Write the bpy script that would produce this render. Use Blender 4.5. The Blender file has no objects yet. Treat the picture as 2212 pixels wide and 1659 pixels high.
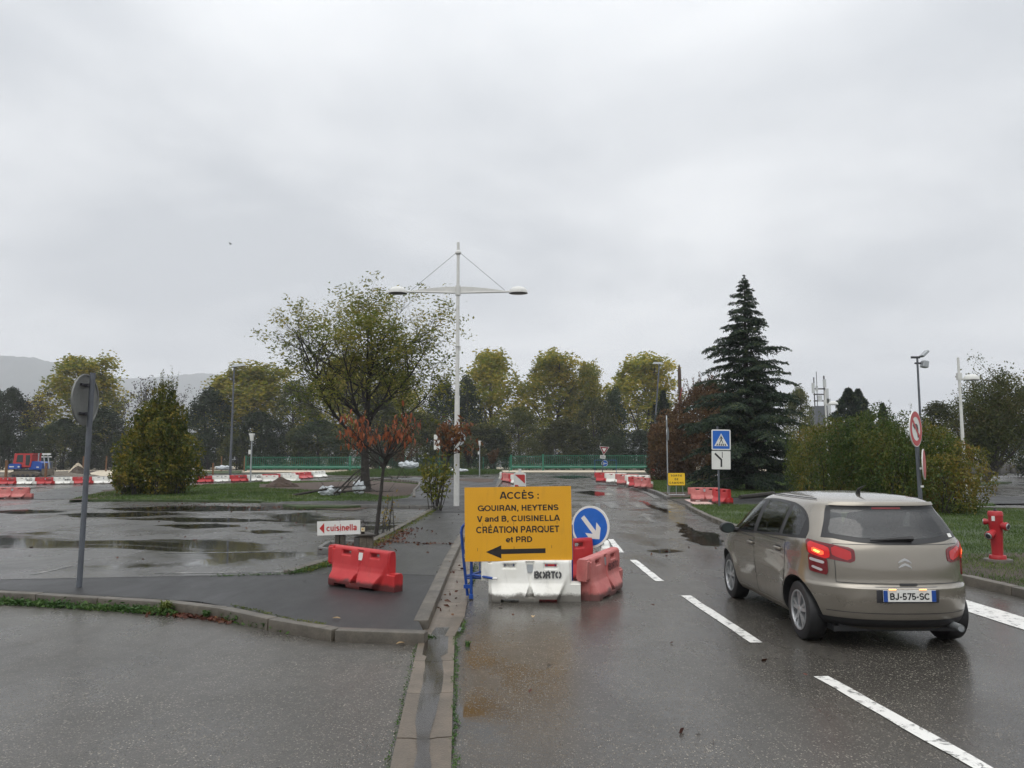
import bpy, bmesh, math, random
import numpy as np
from mathutils import Vector, Matrix, Euler
from mathutils.geometry import tessellate_polygon
R = math.radians
C = bpy.context.scene.collection
sc = bpy.context.scene

# ------------------------------------------------------------------ camera
PITCH = R(5.6); FPX = 1661.0; CAMH = 1.9
cam_d = bpy.data.cameras.new('camera'); cam = bpy.data.objects.new('camera', cam_d); C.objects.link(cam)
cam.location = (0, 0, CAMH); cam.rotation_euler = (R(90) + PITCH, 0, 0)
cam_d.sensor_width = 36; cam_d.lens = 36 * FPX / 2212; cam_d.clip_start = .05; cam_d.clip_end = 9000
sc.camera = cam
sc.view_settings.view_transform = 'Standard'; sc.view_settings.look = 'None'
sc.view_settings.exposure = 0.0; sc.view_settings.gamma = 1.0

# ------------------------------------------------------------------ sky (overcast)
SUN_EL, SUN_AZ = R(52), R(200)      # azimuth clockwise from +Y: high and behind the camera
w = bpy.data.worlds.new('World'); sc.world = w; w.use_nodes = True
nt = w.node_tree; nt.nodes.clear()
def wn(t): return nt.nodes.new(t)
out = wn('ShaderNodeOutputWorld'); bg = wn('ShaderNodeBackground'); bg.inputs[1].default_value = .1
sky = wn('ShaderNodeTexSky'); sky.sky_type = 'NISHITA'; sky.sun_disc = False
sky.sun_elevation = SUN_EL; sky.sun_rotation = SUN_AZ; sky.air_density = 1.5; sky.dust_density = 4
tc = wn('ShaderNodeTexCoord'); sx = wn('ShaderNodeSeparateXYZ'); nt.links.new(tc.outputs['Generated'], sx.inputs[0])
def wm(op, a, b=None):
    n = wn('ShaderNodeMath'); n.operation = op
    for i, q in enumerate((a, b)):
        if q is None: continue
        if isinstance(q, (int, float)): n.inputs[i].default_value = q
        else: nt.links.new(q, n.inputs[i])
    return n.outputs[0]
zc = wm('MAXIMUM', sx.outputs[2], 0.0)
den = wm('ADD', zc, .22)
px = wm('DIVIDE', sx.outputs[0], den); py = wm('DIVIDE', sx.outputs[1], den)
cb = wn('ShaderNodeCombineXYZ'); nt.links.new(px, cb.inputs[0]); nt.links.new(wm('MULTIPLY', py, 1.15), cb.inputs[1])
nz = wn('ShaderNodeTexNoise'); nz.inputs['Scale'].default_value = .95; nz.inputs['Detail'].default_value = 9
nz.inputs['Roughness'].default_value = .52; nz.inputs['Distortion'].default_value = .25
mp = wn('ShaderNodeMapping'); mp.inputs['Location'].default_value = (3.3, 1.4, 0); nt.links.new(cb.outputs[0], mp.inputs[0]); nt.links.new(mp.outputs[0], nz.inputs['Vector'])
cr = wn('ShaderNodeValToRGB'); nt.links.new(nz.outputs[0], cr.inputs[0])
cr.color_ramp.elements[0].position = .36; cr.color_ramp.elements[0].color = (6.35, 6.62, 6.95, 1)
cr.color_ramp.elements[1].position = .64; cr.color_ramp.elements[1].color = (9.7, 9.85, 10.0, 1)
z4 = wm('POWER', zc, 3.5)
gain = wm('ADD', 1.0, wm('MULTIPLY', z4, 1.9))
mul = wn('ShaderNodeVectorMath'); mul.operation = 'SCALE'; nt.links.new(cr.outputs[0], mul.inputs[0]); nt.links.new(gain, mul.inputs['Scale'])
mx = wn('ShaderNodeMixRGB'); mx.inputs[0].default_value = .95
nt.links.new(sky.outputs[0], mx.inputs[1]); nt.links.new(mul.outputs[0], mx.inputs[2])
nt.links.new(mx.outputs[0], bg.inputs[0]); nt.links.new(bg.outputs[0], out.inputs[0])

sun_d = bpy.data.lights.new('sun', 'SUN'); sun = bpy.data.objects.new('sun', sun_d); C.objects.link(sun)
sun_d.energy = 1.25; sun_d.angle = R(60); sun_d.color = (1, .97, .92)
sd = Vector((math.sin(SUN_AZ) * math.cos(SUN_EL), math.cos(SUN_AZ) * math.cos(SUN_EL), math.sin(SUN_EL)))
sun.rotation_euler = sd.to_track_quat('Z', 'Y').to_euler(); sun.location = sd * 60
sc.cycles.max_bounces = 8; sc.cycles.transparent_max_bounces = 12; sc.cycles.volume_bounces = 1
sc.cycles.use_denoising = True

# ------------------------------------------------------------------ helpers
def ray(x, y):
    a = (x - 1106) / FPX; b = (829.5 - y) / FPX
    return Vector((a, math.cos(PITCH) - b * math.sin(PITCH), math.sin(PITCH) + b * math.cos(PITCH)))
def G(x, y, z=0.0):
    d = ray(x, y); t = (z - CAMH) / d.z
    return Vector((d.x * t, d.y * t, z))
def D(x, y, Y):
    d = ray(x, y); t = Y / d.y
    return Vector((d.x * t, Y, CAMH + d.z * t))

def srgb(r, g, b):
    f = lambda c: (c / 255) / 12.92 if c / 255 <= .04045 else ((c / 255 + .055) / 1.055) ** 2.4
    return (f(r), f(g), f(b))

class MB:
    def __init__(s): s.v = []; s.f = []; s.m = []
    def add(s, vs, fs, mi=0):
        o = len(s.v); s.v += [tuple(p) for p in vs]
        for q in fs: s.f.append([i + o for i in q]); s.m.append(mi)
        return s
    def box(s, c, size, rot=None, mi=0, taper=1.0):
        a, b, d = [k / 2 for k in size]; M = Euler(rot).to_matrix() if rot else Matrix.Identity(3)
        vs = []
        for z in (-d, d):
            k = taper if z > 0 else 1
            for x, y in ((-a, -b), (a, -b), (a, b), (-a, b)): vs.append(M @ Vector((x * k, y * k, z)) + Vector(c))
        return s.add(vs, [(3, 2, 1, 0), (4, 5, 6, 7), (0, 1, 5, 4), (1, 2, 6, 5), (2, 3, 7, 6), (3, 0, 4, 7)], mi)
    def cbox(s, c, size, bev=.01, mi=0, rot=None):
        bm = bmesh.new(); bmesh.ops.create_cube(bm, size=1)
        for v in bm.verts: v.co = Vector((v.co.x * size[0], v.co.y * size[1], v.co.z * size[2]))
        bmesh.ops.bevel(bm, geom=list(bm.edges), offset=bev, segments=2, profile=.5, affect='EDGES')
        M = Euler(rot).to_matrix() if rot else Matrix.Identity(3)
        bm.verts.index_update()
        vs = [M @ v.co + Vector(c) for v in bm.verts]; fs = [[v.index for v in f.verts] for f in bm.faces]
        bm.free(); return s.add(vs, fs, mi)
    def tube(s, path, rad, n=8, mi=0, cap=True):
        path = [Vector(p) for p in path]
        if not hasattr(rad, '__len__'): rad = [rad] * len(path)
        vs = []; fs = []; prev = None
        for i, p in enumerate(path):
            t = (path[min(i + 1, len(path) - 1)] - path[max(i - 1, 0)])
            t = t.normalized() if t.length > 1e-9 else Vector((0, 0, 1))
            if prev is None:
                a = t.cross(Vector((0, 0, 1)) if abs(t.z) < .9 else Vector((1, 0, 0))).normalized()
            else:
                a = (prev - t * prev.dot(t)); a = a.normalized() if a.length > 1e-6 else t.orthogonal().normalized()
            prev = a; b = t.cross(a)
            for k in range(n):
                u = 2 * math.pi * k / n; vs.append(p + (a * math.cos(u) + b * math.sin(u)) * rad[i])
        L = len(path)
        for i in range(L - 1):
            for k in range(n): fs.append((i * n + k, i * n + (k + 1) % n, (i + 1) * n + (k + 1) % n, (i + 1) * n + k))
        if cap: fs.append(tuple(reversed(range(n)))); fs.append(tuple(range((L - 1) * n, L * n)))
        return s.add(vs, fs, mi)
    def lathe(s, prof, n=20, mi=0, axis='z', c=(0, 0, 0)):   # prof: (r, h) list
        vs = []; fs = []
        for r, h in prof:
            for k in range(n):
                u = 2 * math.pi * k / n; p = (r * math.cos(u), r * math.sin(u), h)
                if axis == 'x': p = (p[2], p[0], p[1])
                elif axis == 'y': p = (p[0], -p[2], p[1])
                vs.append((p[0] + c[0], p[1] + c[1], p[2] + c[2]))
        for i in range(len(prof) - 1):
            for k in range(n): fs.append((i * n + k, i * n + (k + 1) % n, (i + 1) * n + (k + 1) % n, (i + 1) * n + k))
        fs.append(tuple(reversed(range(n)))); fs.append(tuple(range((len(prof) - 1) * n, len(prof) * n)))
        return s.add(vs, fs, mi)
    def poly(s, pts, mi=0):                                  # flat polygon (may be concave), 3-D points
        pts = [Vector(p) for p in pts]
        return s.add(pts, tessellate_polygon([pts]), mi)
    def plate(s, pts, y, th, mi=0, c=(0, 0), bevel=0):       # outline in x,z, standing plate facing -y
        n = len(pts); tri = tessellate_polygon([[Vector((p[0], p[1], 0)) for p in pts]])
        vs = [(p[0] + c[0], y, p[1] + c[1]) for p in pts] + [(p[0] + c[0], y + th, p[1] + c[1]) for p in pts]
        ar = sum(pts[i][0] * pts[(i + 1) % n][1] - pts[(i + 1) % n][0] * pts[i][1] for i in range(n))
        fs = []
        for t in tri:
            a, b, d = [pts[i] for i in t]
            cr_ = (b[0] - a[0]) * (d[1] - a[1]) - (b[1] - a[1]) * (d[0] - a[0])
            t = tuple(t) if cr_ > 0 else tuple(reversed(t))
            fs.append(t); fs.append(tuple(i + n for i in reversed(t)))
        for i in range(n):
            j = (i + 1) % n
            fs.append((j, i, i + n, j + n) if ar > 0 else (i, j, j + n, i + n))
        return s.add(vs, fs, mi)
    def build(s, name, mats, parent=None, smooth=None):
        me = bpy.data.meshes.new(name); me.from_pydata(s.v, [], s.f)
        mats = mats if isinstance(mats, (list, tuple)) else [mats]
        for q in mats: me.materials.append(q)
        if len(mats) > 1: me.polygons.foreach_set('material_index', s.m)
        if smooth is not None:
            me.polygons.foreach_set('use_smooth', [True] * len(me.polygons)); me.set_sharp_from_angle(angle=R(smooth))
        me.update(); return link(name, me, parent)

def link(name, me, parent=None):
    o = bpy.data.objects.new(name, me); C.objects.link(o)
    if parent: o.parent = parent
    return o
def mesh_np(name, V, F, mat, smooth=False):
    me = bpy.data.meshes.new(name); n, k = F.shape
    me.vertices.add(len(V)); me.vertices.foreach_set('co', np.ascontiguousarray(V, dtype=np.float32).ravel())
    me.loops.add(n * k); me.loops.foreach_set('vertex_index', np.ascontiguousarray(F, dtype=np.int32).ravel())
    me.polygons.add(n); me.polygons.foreach_set('loop_start', np.arange(0, n * k, k, dtype=np.int32))
    me.polygons.foreach_set('use_smooth', np.full(n, smooth)); me.update(calc_edges=True)
    me.materials.append(mat); return me
def tag(o, label, cat, group=None):
    o['label'] = label; o['category'] = cat
    if group: o['group'] = group
    return o
def thing(name, label, cat, loc=(0, 0, 0), rz=0, group=None):
    o = bpy.data.objects.new(name, None); C.objects.link(o); o.empty_display_size = .1
    o.location = loc; o.rotation_euler = (0, 0, rz); return tag(o, label, cat, group)
def struct(o): o['kind'] = 'structure'; return o
def stuff(o): o['kind'] = 'stuff'; return o
def holder(name):
    o = bpy.data.objects.new(name, None); C.objects.link(o); o.empty_display_size = .1; return struct(o)
def copy_tree(o, parent=None):
    c = o.copy(); C.objects.link(c)
    if parent: c.parent = parent
    for ch in list(o.children): copy_tree(ch, c)
    return c

# ------------------------------------------------------------------ materials
class N:
    def __init__(s, name):
        s.mat = bpy.data.materials.new(name); s.mat.use_nodes = True; s.t = s.mat.node_tree
        s.b = s.t.nodes['Principled BSDF']; s.o = s.t.nodes['Material Output']
    def n(s, t, **kw):
        q = s.t.nodes.new(t)
        for k, v in kw.items():
            if k in q.inputs: s.set(q.inputs[k], v)
            else: setattr(q, k, v)
        return q
    def set(s, inp, v):
        if isinstance(v, bpy.types.NodeSocket): s.t.links.new(v, inp)
        else: inp.default_value = v
    def noise(s, scale, detail=4, rough=.55, vec=None, dist=0):
        q = s.n('ShaderNodeTexNoise', Scale=scale, Detail=detail, Roughness=rough, Distortion=dist)
        s.set(q.inputs['Vector'], vec or s.pos()); return q.outputs[0]
    def pos(s):
        if not hasattr(s, '_p'): s._p = s.n('ShaderNodeNewGeometry').outputs['Position']
        return s._p
    def obj(s):
        if not hasattr(s, '_q'): s._q = s.n('ShaderNodeTexCoord').outputs['Object']
        return s._q
    def mapv(s, v, scale, loc=(0, 0, 0)):
        q = s.n('ShaderNodeMapping'); s.set(q.inputs['Vector'], v); q.inputs['Scale'].default_value = scale; q.inputs['Location'].default_value = loc; return q.outputs[0]
    def ramp(s, f, *st):
        q = s.n('ShaderNodeValToRGB'); s.set(q.inputs[0], f); e = q.color_ramp.elements
        while len(e) < len(st): e.new(.5)
        for i, (p, c) in enumerate(st):
            e[i].position = p; e[i].color = (c, c, c, 1) if isinstance(c, (int, float)) else (*c, 1)
        return q.outputs[0]
    def mix(s, f, a, b, mode='MIX'):
        q = s.n('ShaderNodeMixRGB', blend_type=mode); s.set(q.inputs[0], f)
        for i, c in ((1, a), (2, b)):
            s.set(q.inputs[i], c if isinstance(c, bpy.types.NodeSocket) else ((c, c, c, 1) if isinstance(c, (int, float)) else (*c, 1)))
        return q.outputs[0]
    def math(s, op, a, b=0.0):
        q = s.n('ShaderNodeMath', operation=op); s.set(q.inputs[0], a); s.set(q.inputs[1], b); return q.outputs[0]
    def bump(s, h, dist=.01, strength=1.0):
        q = s.n('ShaderNodeBump'); s.set(q.inputs['Height'], h); q.inputs['Distance'].default_value = dist; s.set(q.inputs['Strength'], strength)
        s.set(s.b.inputs['Normal'], q.outputs[0])
    def base(s, c): s.set(s.b.inputs['Base Color'], c if isinstance(c, bpy.types.NodeSocket) else (*c, 1)); return s
    def p(s, **kw):
        for k, v in kw.items(): s.set(s.b.inputs[k.replace('_', ' ')], v)
        return s

def paint(name, col, rough=.35, var=.12, dirt=.0, metal=0.0, scale=4, dirtcol=(.06, .05, .04), coat=0, local=True):
    m = N(name); v = m.obj() if local else m.pos()
    f = m.noise(scale, 5, .6, v)
    c = m.mix(m.ramp(f, (.3, 0.0), (.7, 1.0)), tuple(k * (1 - var) for k in col), tuple(min(1, k * (1 + var)) for k in col))
    if dirt:
        d = m.noise(scale * 2.3, 8, .7, v, .4)
        c = m.mix(m.math('MULTIPLY', m.ramp(d, (.48, 0.0), (.72, 1.0)), dirt), c, dirtcol)
    m.base(c); m.p(Roughness=m.math('ADD', m.math('MULTIPLY', f, .18), rough - .09), Metallic=metal)
    if coat: m.p(Coat_Weight=coat, Coat_Roughness=.06)
    return m.mat

def asphalt(name, dark, light, wet_lo, wet_hi, grain=75, pud=(.62, .66), pudscale=.16, loc=(0, 0, 0), stretch=(1, 1, 1), bump=.004, tone=1.0, patch=.6):
    m = N(name); v = m.pos()
    def chips(sc, lo):
        vo = m.n('ShaderNodeTexVoronoi', Scale=sc); m.set(vo.inputs['Vector'], v); q = m.n('ShaderNodeSeparateColor'); m.set(q.inputs[0], vo.outputs['Color'])
        keep = m.ramp(q.outputs[0], (lo, 0.0), (lo + .03, 1.0)); body = m.ramp(vo.outputs['Distance'], (.30, 1.0), (.48, 0.0))
        return m.math('MULTIPLY', keep, body), q.outputs[1], vo.outputs['Distance']
    k1, r1, d1 = chips(grain, .74); k2, r2, d2 = chips(grain * 1.9, .62)
    k1 = m.math('MULTIPLY', k1, m.ramp(m.noise(1.1, 6, .7, m.mapv(v, (1, 1, 1), (3, 8, 0))), (.34, .25), (.66, 1.0)))
    mid = tuple(p * .62 + q * .38 for p, q in zip(dark, light))
    c = m.mix(m.ramp(m.noise(grain * 2.2, 3, .6, v), (.35, 0.0), (.65, 1.0)), tuple(k * .75 for k in dark), tuple(p * .86 + q * .14 for p, q in zip(dark, light)))
    c = m.mix(m.math('MULTIPLY', k2, .8), c, m.mix(r2, dark, mid)); c = m.mix(k1, c, m.mix(r1, mid, light))
    big = m.noise(.33, 6, .62, m.mapv(v, stretch, loc), .6)
    c = m.mix(1.0, c, m.ramp(big, (.28, 1 - .45 * patch), (.72, 1 + .35 * patch)), 'MULTIPLY')
    fine = m.noise(6, 6, .7, v)
    c = m.mix(1.0, c, m.ramp(fine, (.25, .8), (.75, 1.16)), 'MULTIPLY')
    if tone != 1: c = m.mix(1.0, c, tone, 'MULTIPLY')
    pn = m.noise(pudscale, 7, .58, m.mapv(v, stretch, (loc[0] + 7.3, loc[1] + 2.1, 0)), .9)
    pm = m.ramp(pn, (pud[0], 0.0), (pud[1], 1.0))
    film = m.ramp(m.noise(.8, 7, .62, m.mapv(v, (stretch[0] * 1.0, stretch[1] * .45, 1), (4, 9, 0)), .25), (.34, 0.0), (.66, 1.0))
    rough = m.mix(film, wet_hi, wet_lo)
    rough = m.mix(pm, rough, .035)
    c = m.mix(pm, c, m.mix(1.0, c, .45, 'MULTIPLY'))
    m.base(c); m.p(Roughness=rough, IOR=1.42)
    h = m.math('ADD', m.math('MULTIPLY', fine, .7), m.math('ADD', m.math('MULTIPLY', k1, .8), m.math('MULTIPLY', k2, .45)))
    m.bump(h, bump, m.math('SUBTRACT', 1.0, m.math('MULTIPLY', pm, .97)))
    return m.mat

def concrete(name, a, b, rough=.6, scale=3, bump=.003, stain=.5):
    m = N(name); v = m.pos()
    f = m.noise(scale, 8, .65, v); g = m.noise(60, 3, .6, v)
    ri = m.n('ShaderNodeObjectInfo').outputs['Random']
    c = m.mix(m.ramp(f, (.32, 0.0), (.68, 1.0)), a, b)
    c = m.mix(1.0, c, m.ramp(ri, (0, .82), (1, 1.12)), 'MULTIPLY')
    c = m.mix(m.math('MULTIPLY', m.ramp(m.noise(scale * 2.1, 8, .7, v, .8), (.5, 0.0), (.7, 1.0)), stain), c, tuple(k * .4 for k in a))
    c = m.mix(1.0, c, m.ramp(g, (.3, .8), (.7, 1.15)), 'MULTIPLY')
    m.base(c); m.p(Roughness=m.mix(f, rough - .2, rough + .15)); m.bump(g, bump); return m.mat

def soil(name, a, b, c3, scale=2.0, rough=.85, bump=.03):
    m = N(name); v = m.pos()
    f = m.noise(scale, 8, .7, v, .3); g = m.noise(scale * 9, 6, .7, v)
    c = m.ramp(f, (.3, a), (.52, b), (.72, c3))
    c = m.mix(1.0, c, m.ramp(g, (.25, .55), (.75, 1.4)), 'MULTIPLY')
    m.base(c); m.p(Roughness=rough); m.bump(g, bump); return m.mat

def leaf(name, cols, noise_scale=.5, trans=.35, rough=.5, objvar=.25, mixn=.55):
    m = N(name)
    gi = m.n('ShaderNodeNewGeometry'); isl = gi.outputs['Random Per Island']
    nz_ = m.noise(noise_scale, 4, .6, m.obj())
    f = m.math('ADD', m.math('MULTIPLY', isl, 1 - mixn), m.math('MULTIPLY', m.ramp(nz_, (.3, 0.0), (.7, 1.0)), mixn))
    k = len(cols); c = m.ramp(f, *[(.1 + .8 * i / (k - 1), q) for i, q in enumerate(cols)])
    oi = m.n('ShaderNodeObjectInfo').outputs['Random']
    c = m.mix(1.0, c, m.ramp(oi, (0, 1 - objvar), (1, 1 + objvar)), 'MULTIPLY')
    m.base(c); m.p(Roughness=rough); m.b.inputs['Specular IOR Level'].default_value = .18
    tr = m.n('ShaderNodeBsdfTranslucent'); m.set(tr.inputs['Color'], c)
    ms = m.n('ShaderNodeMixShader'); ms.inputs[0].default_value = trans
    m.t.links.new(m.b.outputs[0], ms.inputs[1]); m.t.links.new(tr.outputs[0], ms.inputs[2]); m.t.links.new(ms.outputs[0], m.o.inputs[0])
    return m.mat

def glass(name, tint=.35, rough=.02, ior=1.5):
    m = N(name); t = m.n('ShaderNodeBsdfTransparent'); t.inputs[0].default_value = (tint * .95, tint, tint, 1) if not isinstance(tint, tuple) else (*tint, 1)
    g = m.n('ShaderNodeBsdfGlossy'); g.inputs['Roughness'].default_value = rough
    fr = m.n('ShaderNodeFresnel'); fr.inputs[0].default_value = ior
    ms = m.n('ShaderNodeMixShader'); m.t.links.new(m.math('ADD', fr.outputs[0], .04), ms.inputs[0])
    m.t.links.new(t.outputs[0], ms.inputs[1]); m.t.links.new(g.outputs[0], ms.inputs[2]); m.t.links.new(ms.outputs[0], m.o.inputs[0]); return m.mat

def lamp(name, col, em, strength):
    m = N(name); m.base(col); m.p(Roughness=.12, Coat_Weight=.6); m.b.inputs['Emission Color'].default_value = (*em, 1); m.b.inputs['Emission Strength'].default_value = strength
    return m.mat

M = {}
M['road'] = asphalt('wet_asphalt_road', (.022, .0205, .019), (.50, .455, .38), .15, .36, 66, pud=(.60, .68), pudscale=.21, loc=(2.1, 5.4, 0), bump=.0055)
M['side'] = asphalt('wet_asphalt_side', (.034, .032, .0295), (.54, .49, .41), .2, .40, 64, pud=(.68, .74), pudscale=.3, loc=(12, 3, 0), bump=.0055)
M['park'] = asphalt('wet_asphalt_car_park', (.062, .06, .057), (.22, .21, .19), .16, .40, 55, pud=(.54, .60), pudscale=.17, loc=(31, 11, 0), bump=.004, stretch=(.8, 1.1, 1))
M['path'] = asphalt('dark_asphalt_path', (.013, .013, .0135), (.07, .068, .065), .36, .56, 95, pud=(.72, .8), loc=(5, 5, 0), bump=.003, patch=.35)
M['path2'] = asphalt('worn_asphalt_path', (.03, .03, .03), (.16, .155, .145), .24, .42, 80, pud=(.7, .78), loc=(9, 1, 0), bump=.004)
M['kerb'] = concrete('kerb_concrete', srgb(98, 91, 80), srgb(70, 66, 59), .5, 3, .004, .75)
M['kerbdark'] = concrete('kerb_concrete_grey', srgb(100, 98, 94), srgb(78, 77, 74), .5, 3, .003)
M['gutter'] = concrete('gutter_concrete', srgb(110, 98, 84), srgb(84, 76, 66), .42, 2, .004, .6)
M['mortar'] = concrete('joint_mortar', (.05, .05, .045), (.03, .03, .028), .8)
M['white_mark'] = None
m = N('road_paint'); v = m.pos(); f = m.noise(9, 8, .75, v, .5)
m.base(m.mix(m.ramp(f, (.40, 0.0), (.47, 1.0)), (.12, .12, .115), m.mix(m.noise(2, 5, .6, v), (.62, .61, .57), (.78, .77, .74)))); m.p(Roughness=.32); m.bump(f, .002); M['white_mark'] = m.mat
m = N('worn_road_paint'); v = m.pos(); f = m.noise(3.2, 9, .78, v, .7)
m.base(m.mix(m.ramp(f, (.47, 0.0), (.66, 1.0)), (.05, .05, .047), (.42, .41, .385))); m.p(Roughness=.25); M['worn_mark'] = m.mat
M['soil'] = soil('wet_soil', (.022, .016, .011), (.05, .036, .025), (.085, .063, .046))
M['mulch'] = soil('leaf_mulch', (.025, .017, .012), (.062, .04, .028), (.10, .062, .042), 5)
M['base'] = soil('ground_earth', (.02, .022, .012), (.045, .042, .024), (.075, .062, .04), .4)
M['lawn'] = soil('lawn_earth', (.022, .036, .010), (.036, .058, .016), (.055, .07, .026), 1.2)
M['sand'] = soil('pale_gravel', (.36, .315, .235), (.48, .42, .32), (.55, .49, .38), .35, .9, .02)
M['grass'] = leaf('grass_blades', [(.026, .048, .010), (.05, .088, .018), (.08, .125, .028), (.13, .14, .045)], .35, .25, .5)
M['weed'] = leaf('weed_leaves', [(.025, .06, .015), (.05, .105, .025), (.10, .15, .04)], 2, .25)
M['weedy'] = leaf('yellow_weed_leaves', [(.05, .08, .015), (.12, .15, .03), (.22, .2, .05)], 2, .3)
M['bark'] = soil('dark_bark', (.012, .010, .008), (.026, .022, .018), (.05, .045, .036), 6, .8, .02)
M['bark2'] = soil('grey_bark', (.03, .026, .022), (.06, .052, .044), (.1, .09, .075), 5, .8, .02)
M['timber'] = soil('weathered_timber', (.05, .042, .03), (.12, .10, .075), (.2, .175, .13), 5, .7, .01)
M['timberdark'] = soil('wet_dark_timber', (.014, .012, .009), (.04, .034, .026), (.085, .075, .055), 4, .6, .01)
M['galv'] = paint('galvanised_steel', (.36, .38, .39), .42, .15, .15, .6)
M['greypole'] = paint('grey_painted_pole', (.085, .095, .11), .4, .2, .3)
M['signback'] = paint('sign_back_aluminium', (.17, .175, .165), .45, .25, .35, .3)
M['whitepole'] = paint('white_painted_steel', (.60, .60, .575), .4, .07, .18, dirtcol=(.25, .24, .22))
M['lampglass'] = paint('lamp_underside', (.08, .08, .08), .3)
M['black'] = paint('black_plastic', (.012, .012, .013), .45, .2)
M['blacksteel'] = paint('dark_steel', (.03, .03, .035), .45, .2)
def sepmat(name, col, faded, grime, rough):
    m = N(name); v = m.obj(); f = m.noise(3.5, 6, .65, v, .4)
    c = m.mix(m.ramp(f, (.35, 0.0), (.68, 1.0)), col, faded)
    sc_ = m.noise(22, 8, .8, m.mapv(v, (1, 1, .35)), 1.2); c = m.mix(m.math('MULTIPLY', m.ramp(sc_, (.60, 0.0), (.66, 1.0)), .55), c, faded)
    z = m.n('ShaderNodeSeparateXYZ'); m.set(z.inputs[0], v); g = m.math('ADD', z.outputs[2], m.math('MULTIPLY', m.noise(9, 6, .7, v), -.16))
    c = m.mix(m.ramp(g, (.0, .9), (.045, 0.0)), c, grime); s2 = m.noise(7, 8, .75, m.mapv(v, (1, 1, .3), (3, 1, 2)), .6)
    c = m.mix(m.math('MULTIPLY', m.ramp(s2, (.52, 0.0), (.70, 1.0)), .45), c, tuple(k * .45 for k in col)); m.base(c); m.p(Roughness=m.math('ADD', rough - .1, m.math('MULTIPLY', f, .25))); m.bump(m.noise(30, 3, .6, v), .0012); return m.mat
M['sepwhite'] = sepmat('white_separator_plastic', (.76, .755, .71), (.68, .67, .61), (.10, .09, .075), .42)
M['sepred'] = sepmat('red_separator_plastic', (.40, .013, .017), (.47, .035, .035), (.06, .02, .018), .36)
M['seppink'] = sepmat('faded_red_separator_plastic', (.42, .095, .088), (.52, .19, .17), (.10, .05, .045), .5)
m = N('yellow_sign_sheet'); v = m.obj(); f = m.noise(2.2, 5, .6, v); s_ = m.noise(9, 7, .75, m.mapv(v, (1, 1, .12)), .5)
c = m.mix(f, (.64, .31, .012), (.74, .37, .014)); c = m.mix(m.math('MULTIPLY', m.ramp(s_, (.55, 0.0), (.75, 1.0)), .22), c, (.30, .17, .03)); m.base(c); m.p(Roughness=m.math('ADD', .22, m.math('MULTIPLY', s_, .3))); m.bump(m.noise(3.0, 2, .5, v), .006, .35); M['yellow'] = m.mat
M['yellow2'] = paint('yellow_sign_enamel', (.80, .50, .02), .4, .05)
M['ink'] = paint('black_ink', (.012, .009, .008), .5, .1)
M['stencil'] = N('stencil_ink'); m = M['stencil']; m.base(m.mix(m.ramp(m.noise(26, 5, .7, m.obj()), (.4, 0.0), (.62, 1.0)), (.014, .014, .015), (.11, .11, .11))); m.p(Roughness=.6); M['stencil'] = m.mat
M['stencilred'] = paint('red_ink_dark', (.10, .02, .02), .6)
M['blue'] = paint('blue_sign_enamel', (.005, .105, .46), .35, .08, .06, scale=9, dirtcol=(.25, .35, .5))
M['bluepaint'] = paint('blue_barrier_paint', (.008, .055, .27), .35, .15, .1)
M['signwhite'] = paint('white_sign_enamel', (.66, .66, .63), .4, .05, .1, dirtcol=(.3, .3, .28))
M['signred'] = paint('red_sign_enamel', (.42, .02, .02), .4, .1)
M['darkred'] = paint('dark_red_sign_enamel', (.22, .012, .022), .4, .1)
M['signblack'] = paint('black_sign_enamel', (.012, .012, .014), .4)
M['greenpaint'] = paint('green_gate_paint', (.005, .115, .065), .38, .15, .1)
M['greendark'] = paint('green_fence_paint', (.008, .10, .06), .45, .2)
M['hydrant'] = paint('red_hydrant_paint', (.34, .012, .017), .4, .15, .1, dirtcol=(.2, .02, .02))
M['rust'] = soil('rusty_brown', (.08, .035, .015), (.16, .075, .03), (.22, .11, .05), 6, .7, .005)
M['pinkpave'] = concrete('tactile_paving_pink', srgb(205, 175, 165), srgb(188, 160, 152), .55, 4)
M['plastic_bag'] = paint('torn_plastic', (.42, .45, .47), .3)
M['dozerblue'] = paint('dozer_blue', (.012, .07, .33), .4, .15, .25)
M['dozerred'] = paint('dozer_red', (.42, .035, .035), .4, .15, .2)
M['mud'] = soil('dried_mud', (.07, .06, .045), (.13, .11, .085), (.19, .165, .13), 3)
M['darkglass'] = paint('dark_window_glass', (.03, .04, .04), .1)
M['wall_pale'] = paint('pale_cladding', (.30, .315, .33), .6, .06, local=False)
M['antenna'] = paint('antenna_grey', (.42, .44, .45), .5)
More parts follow.
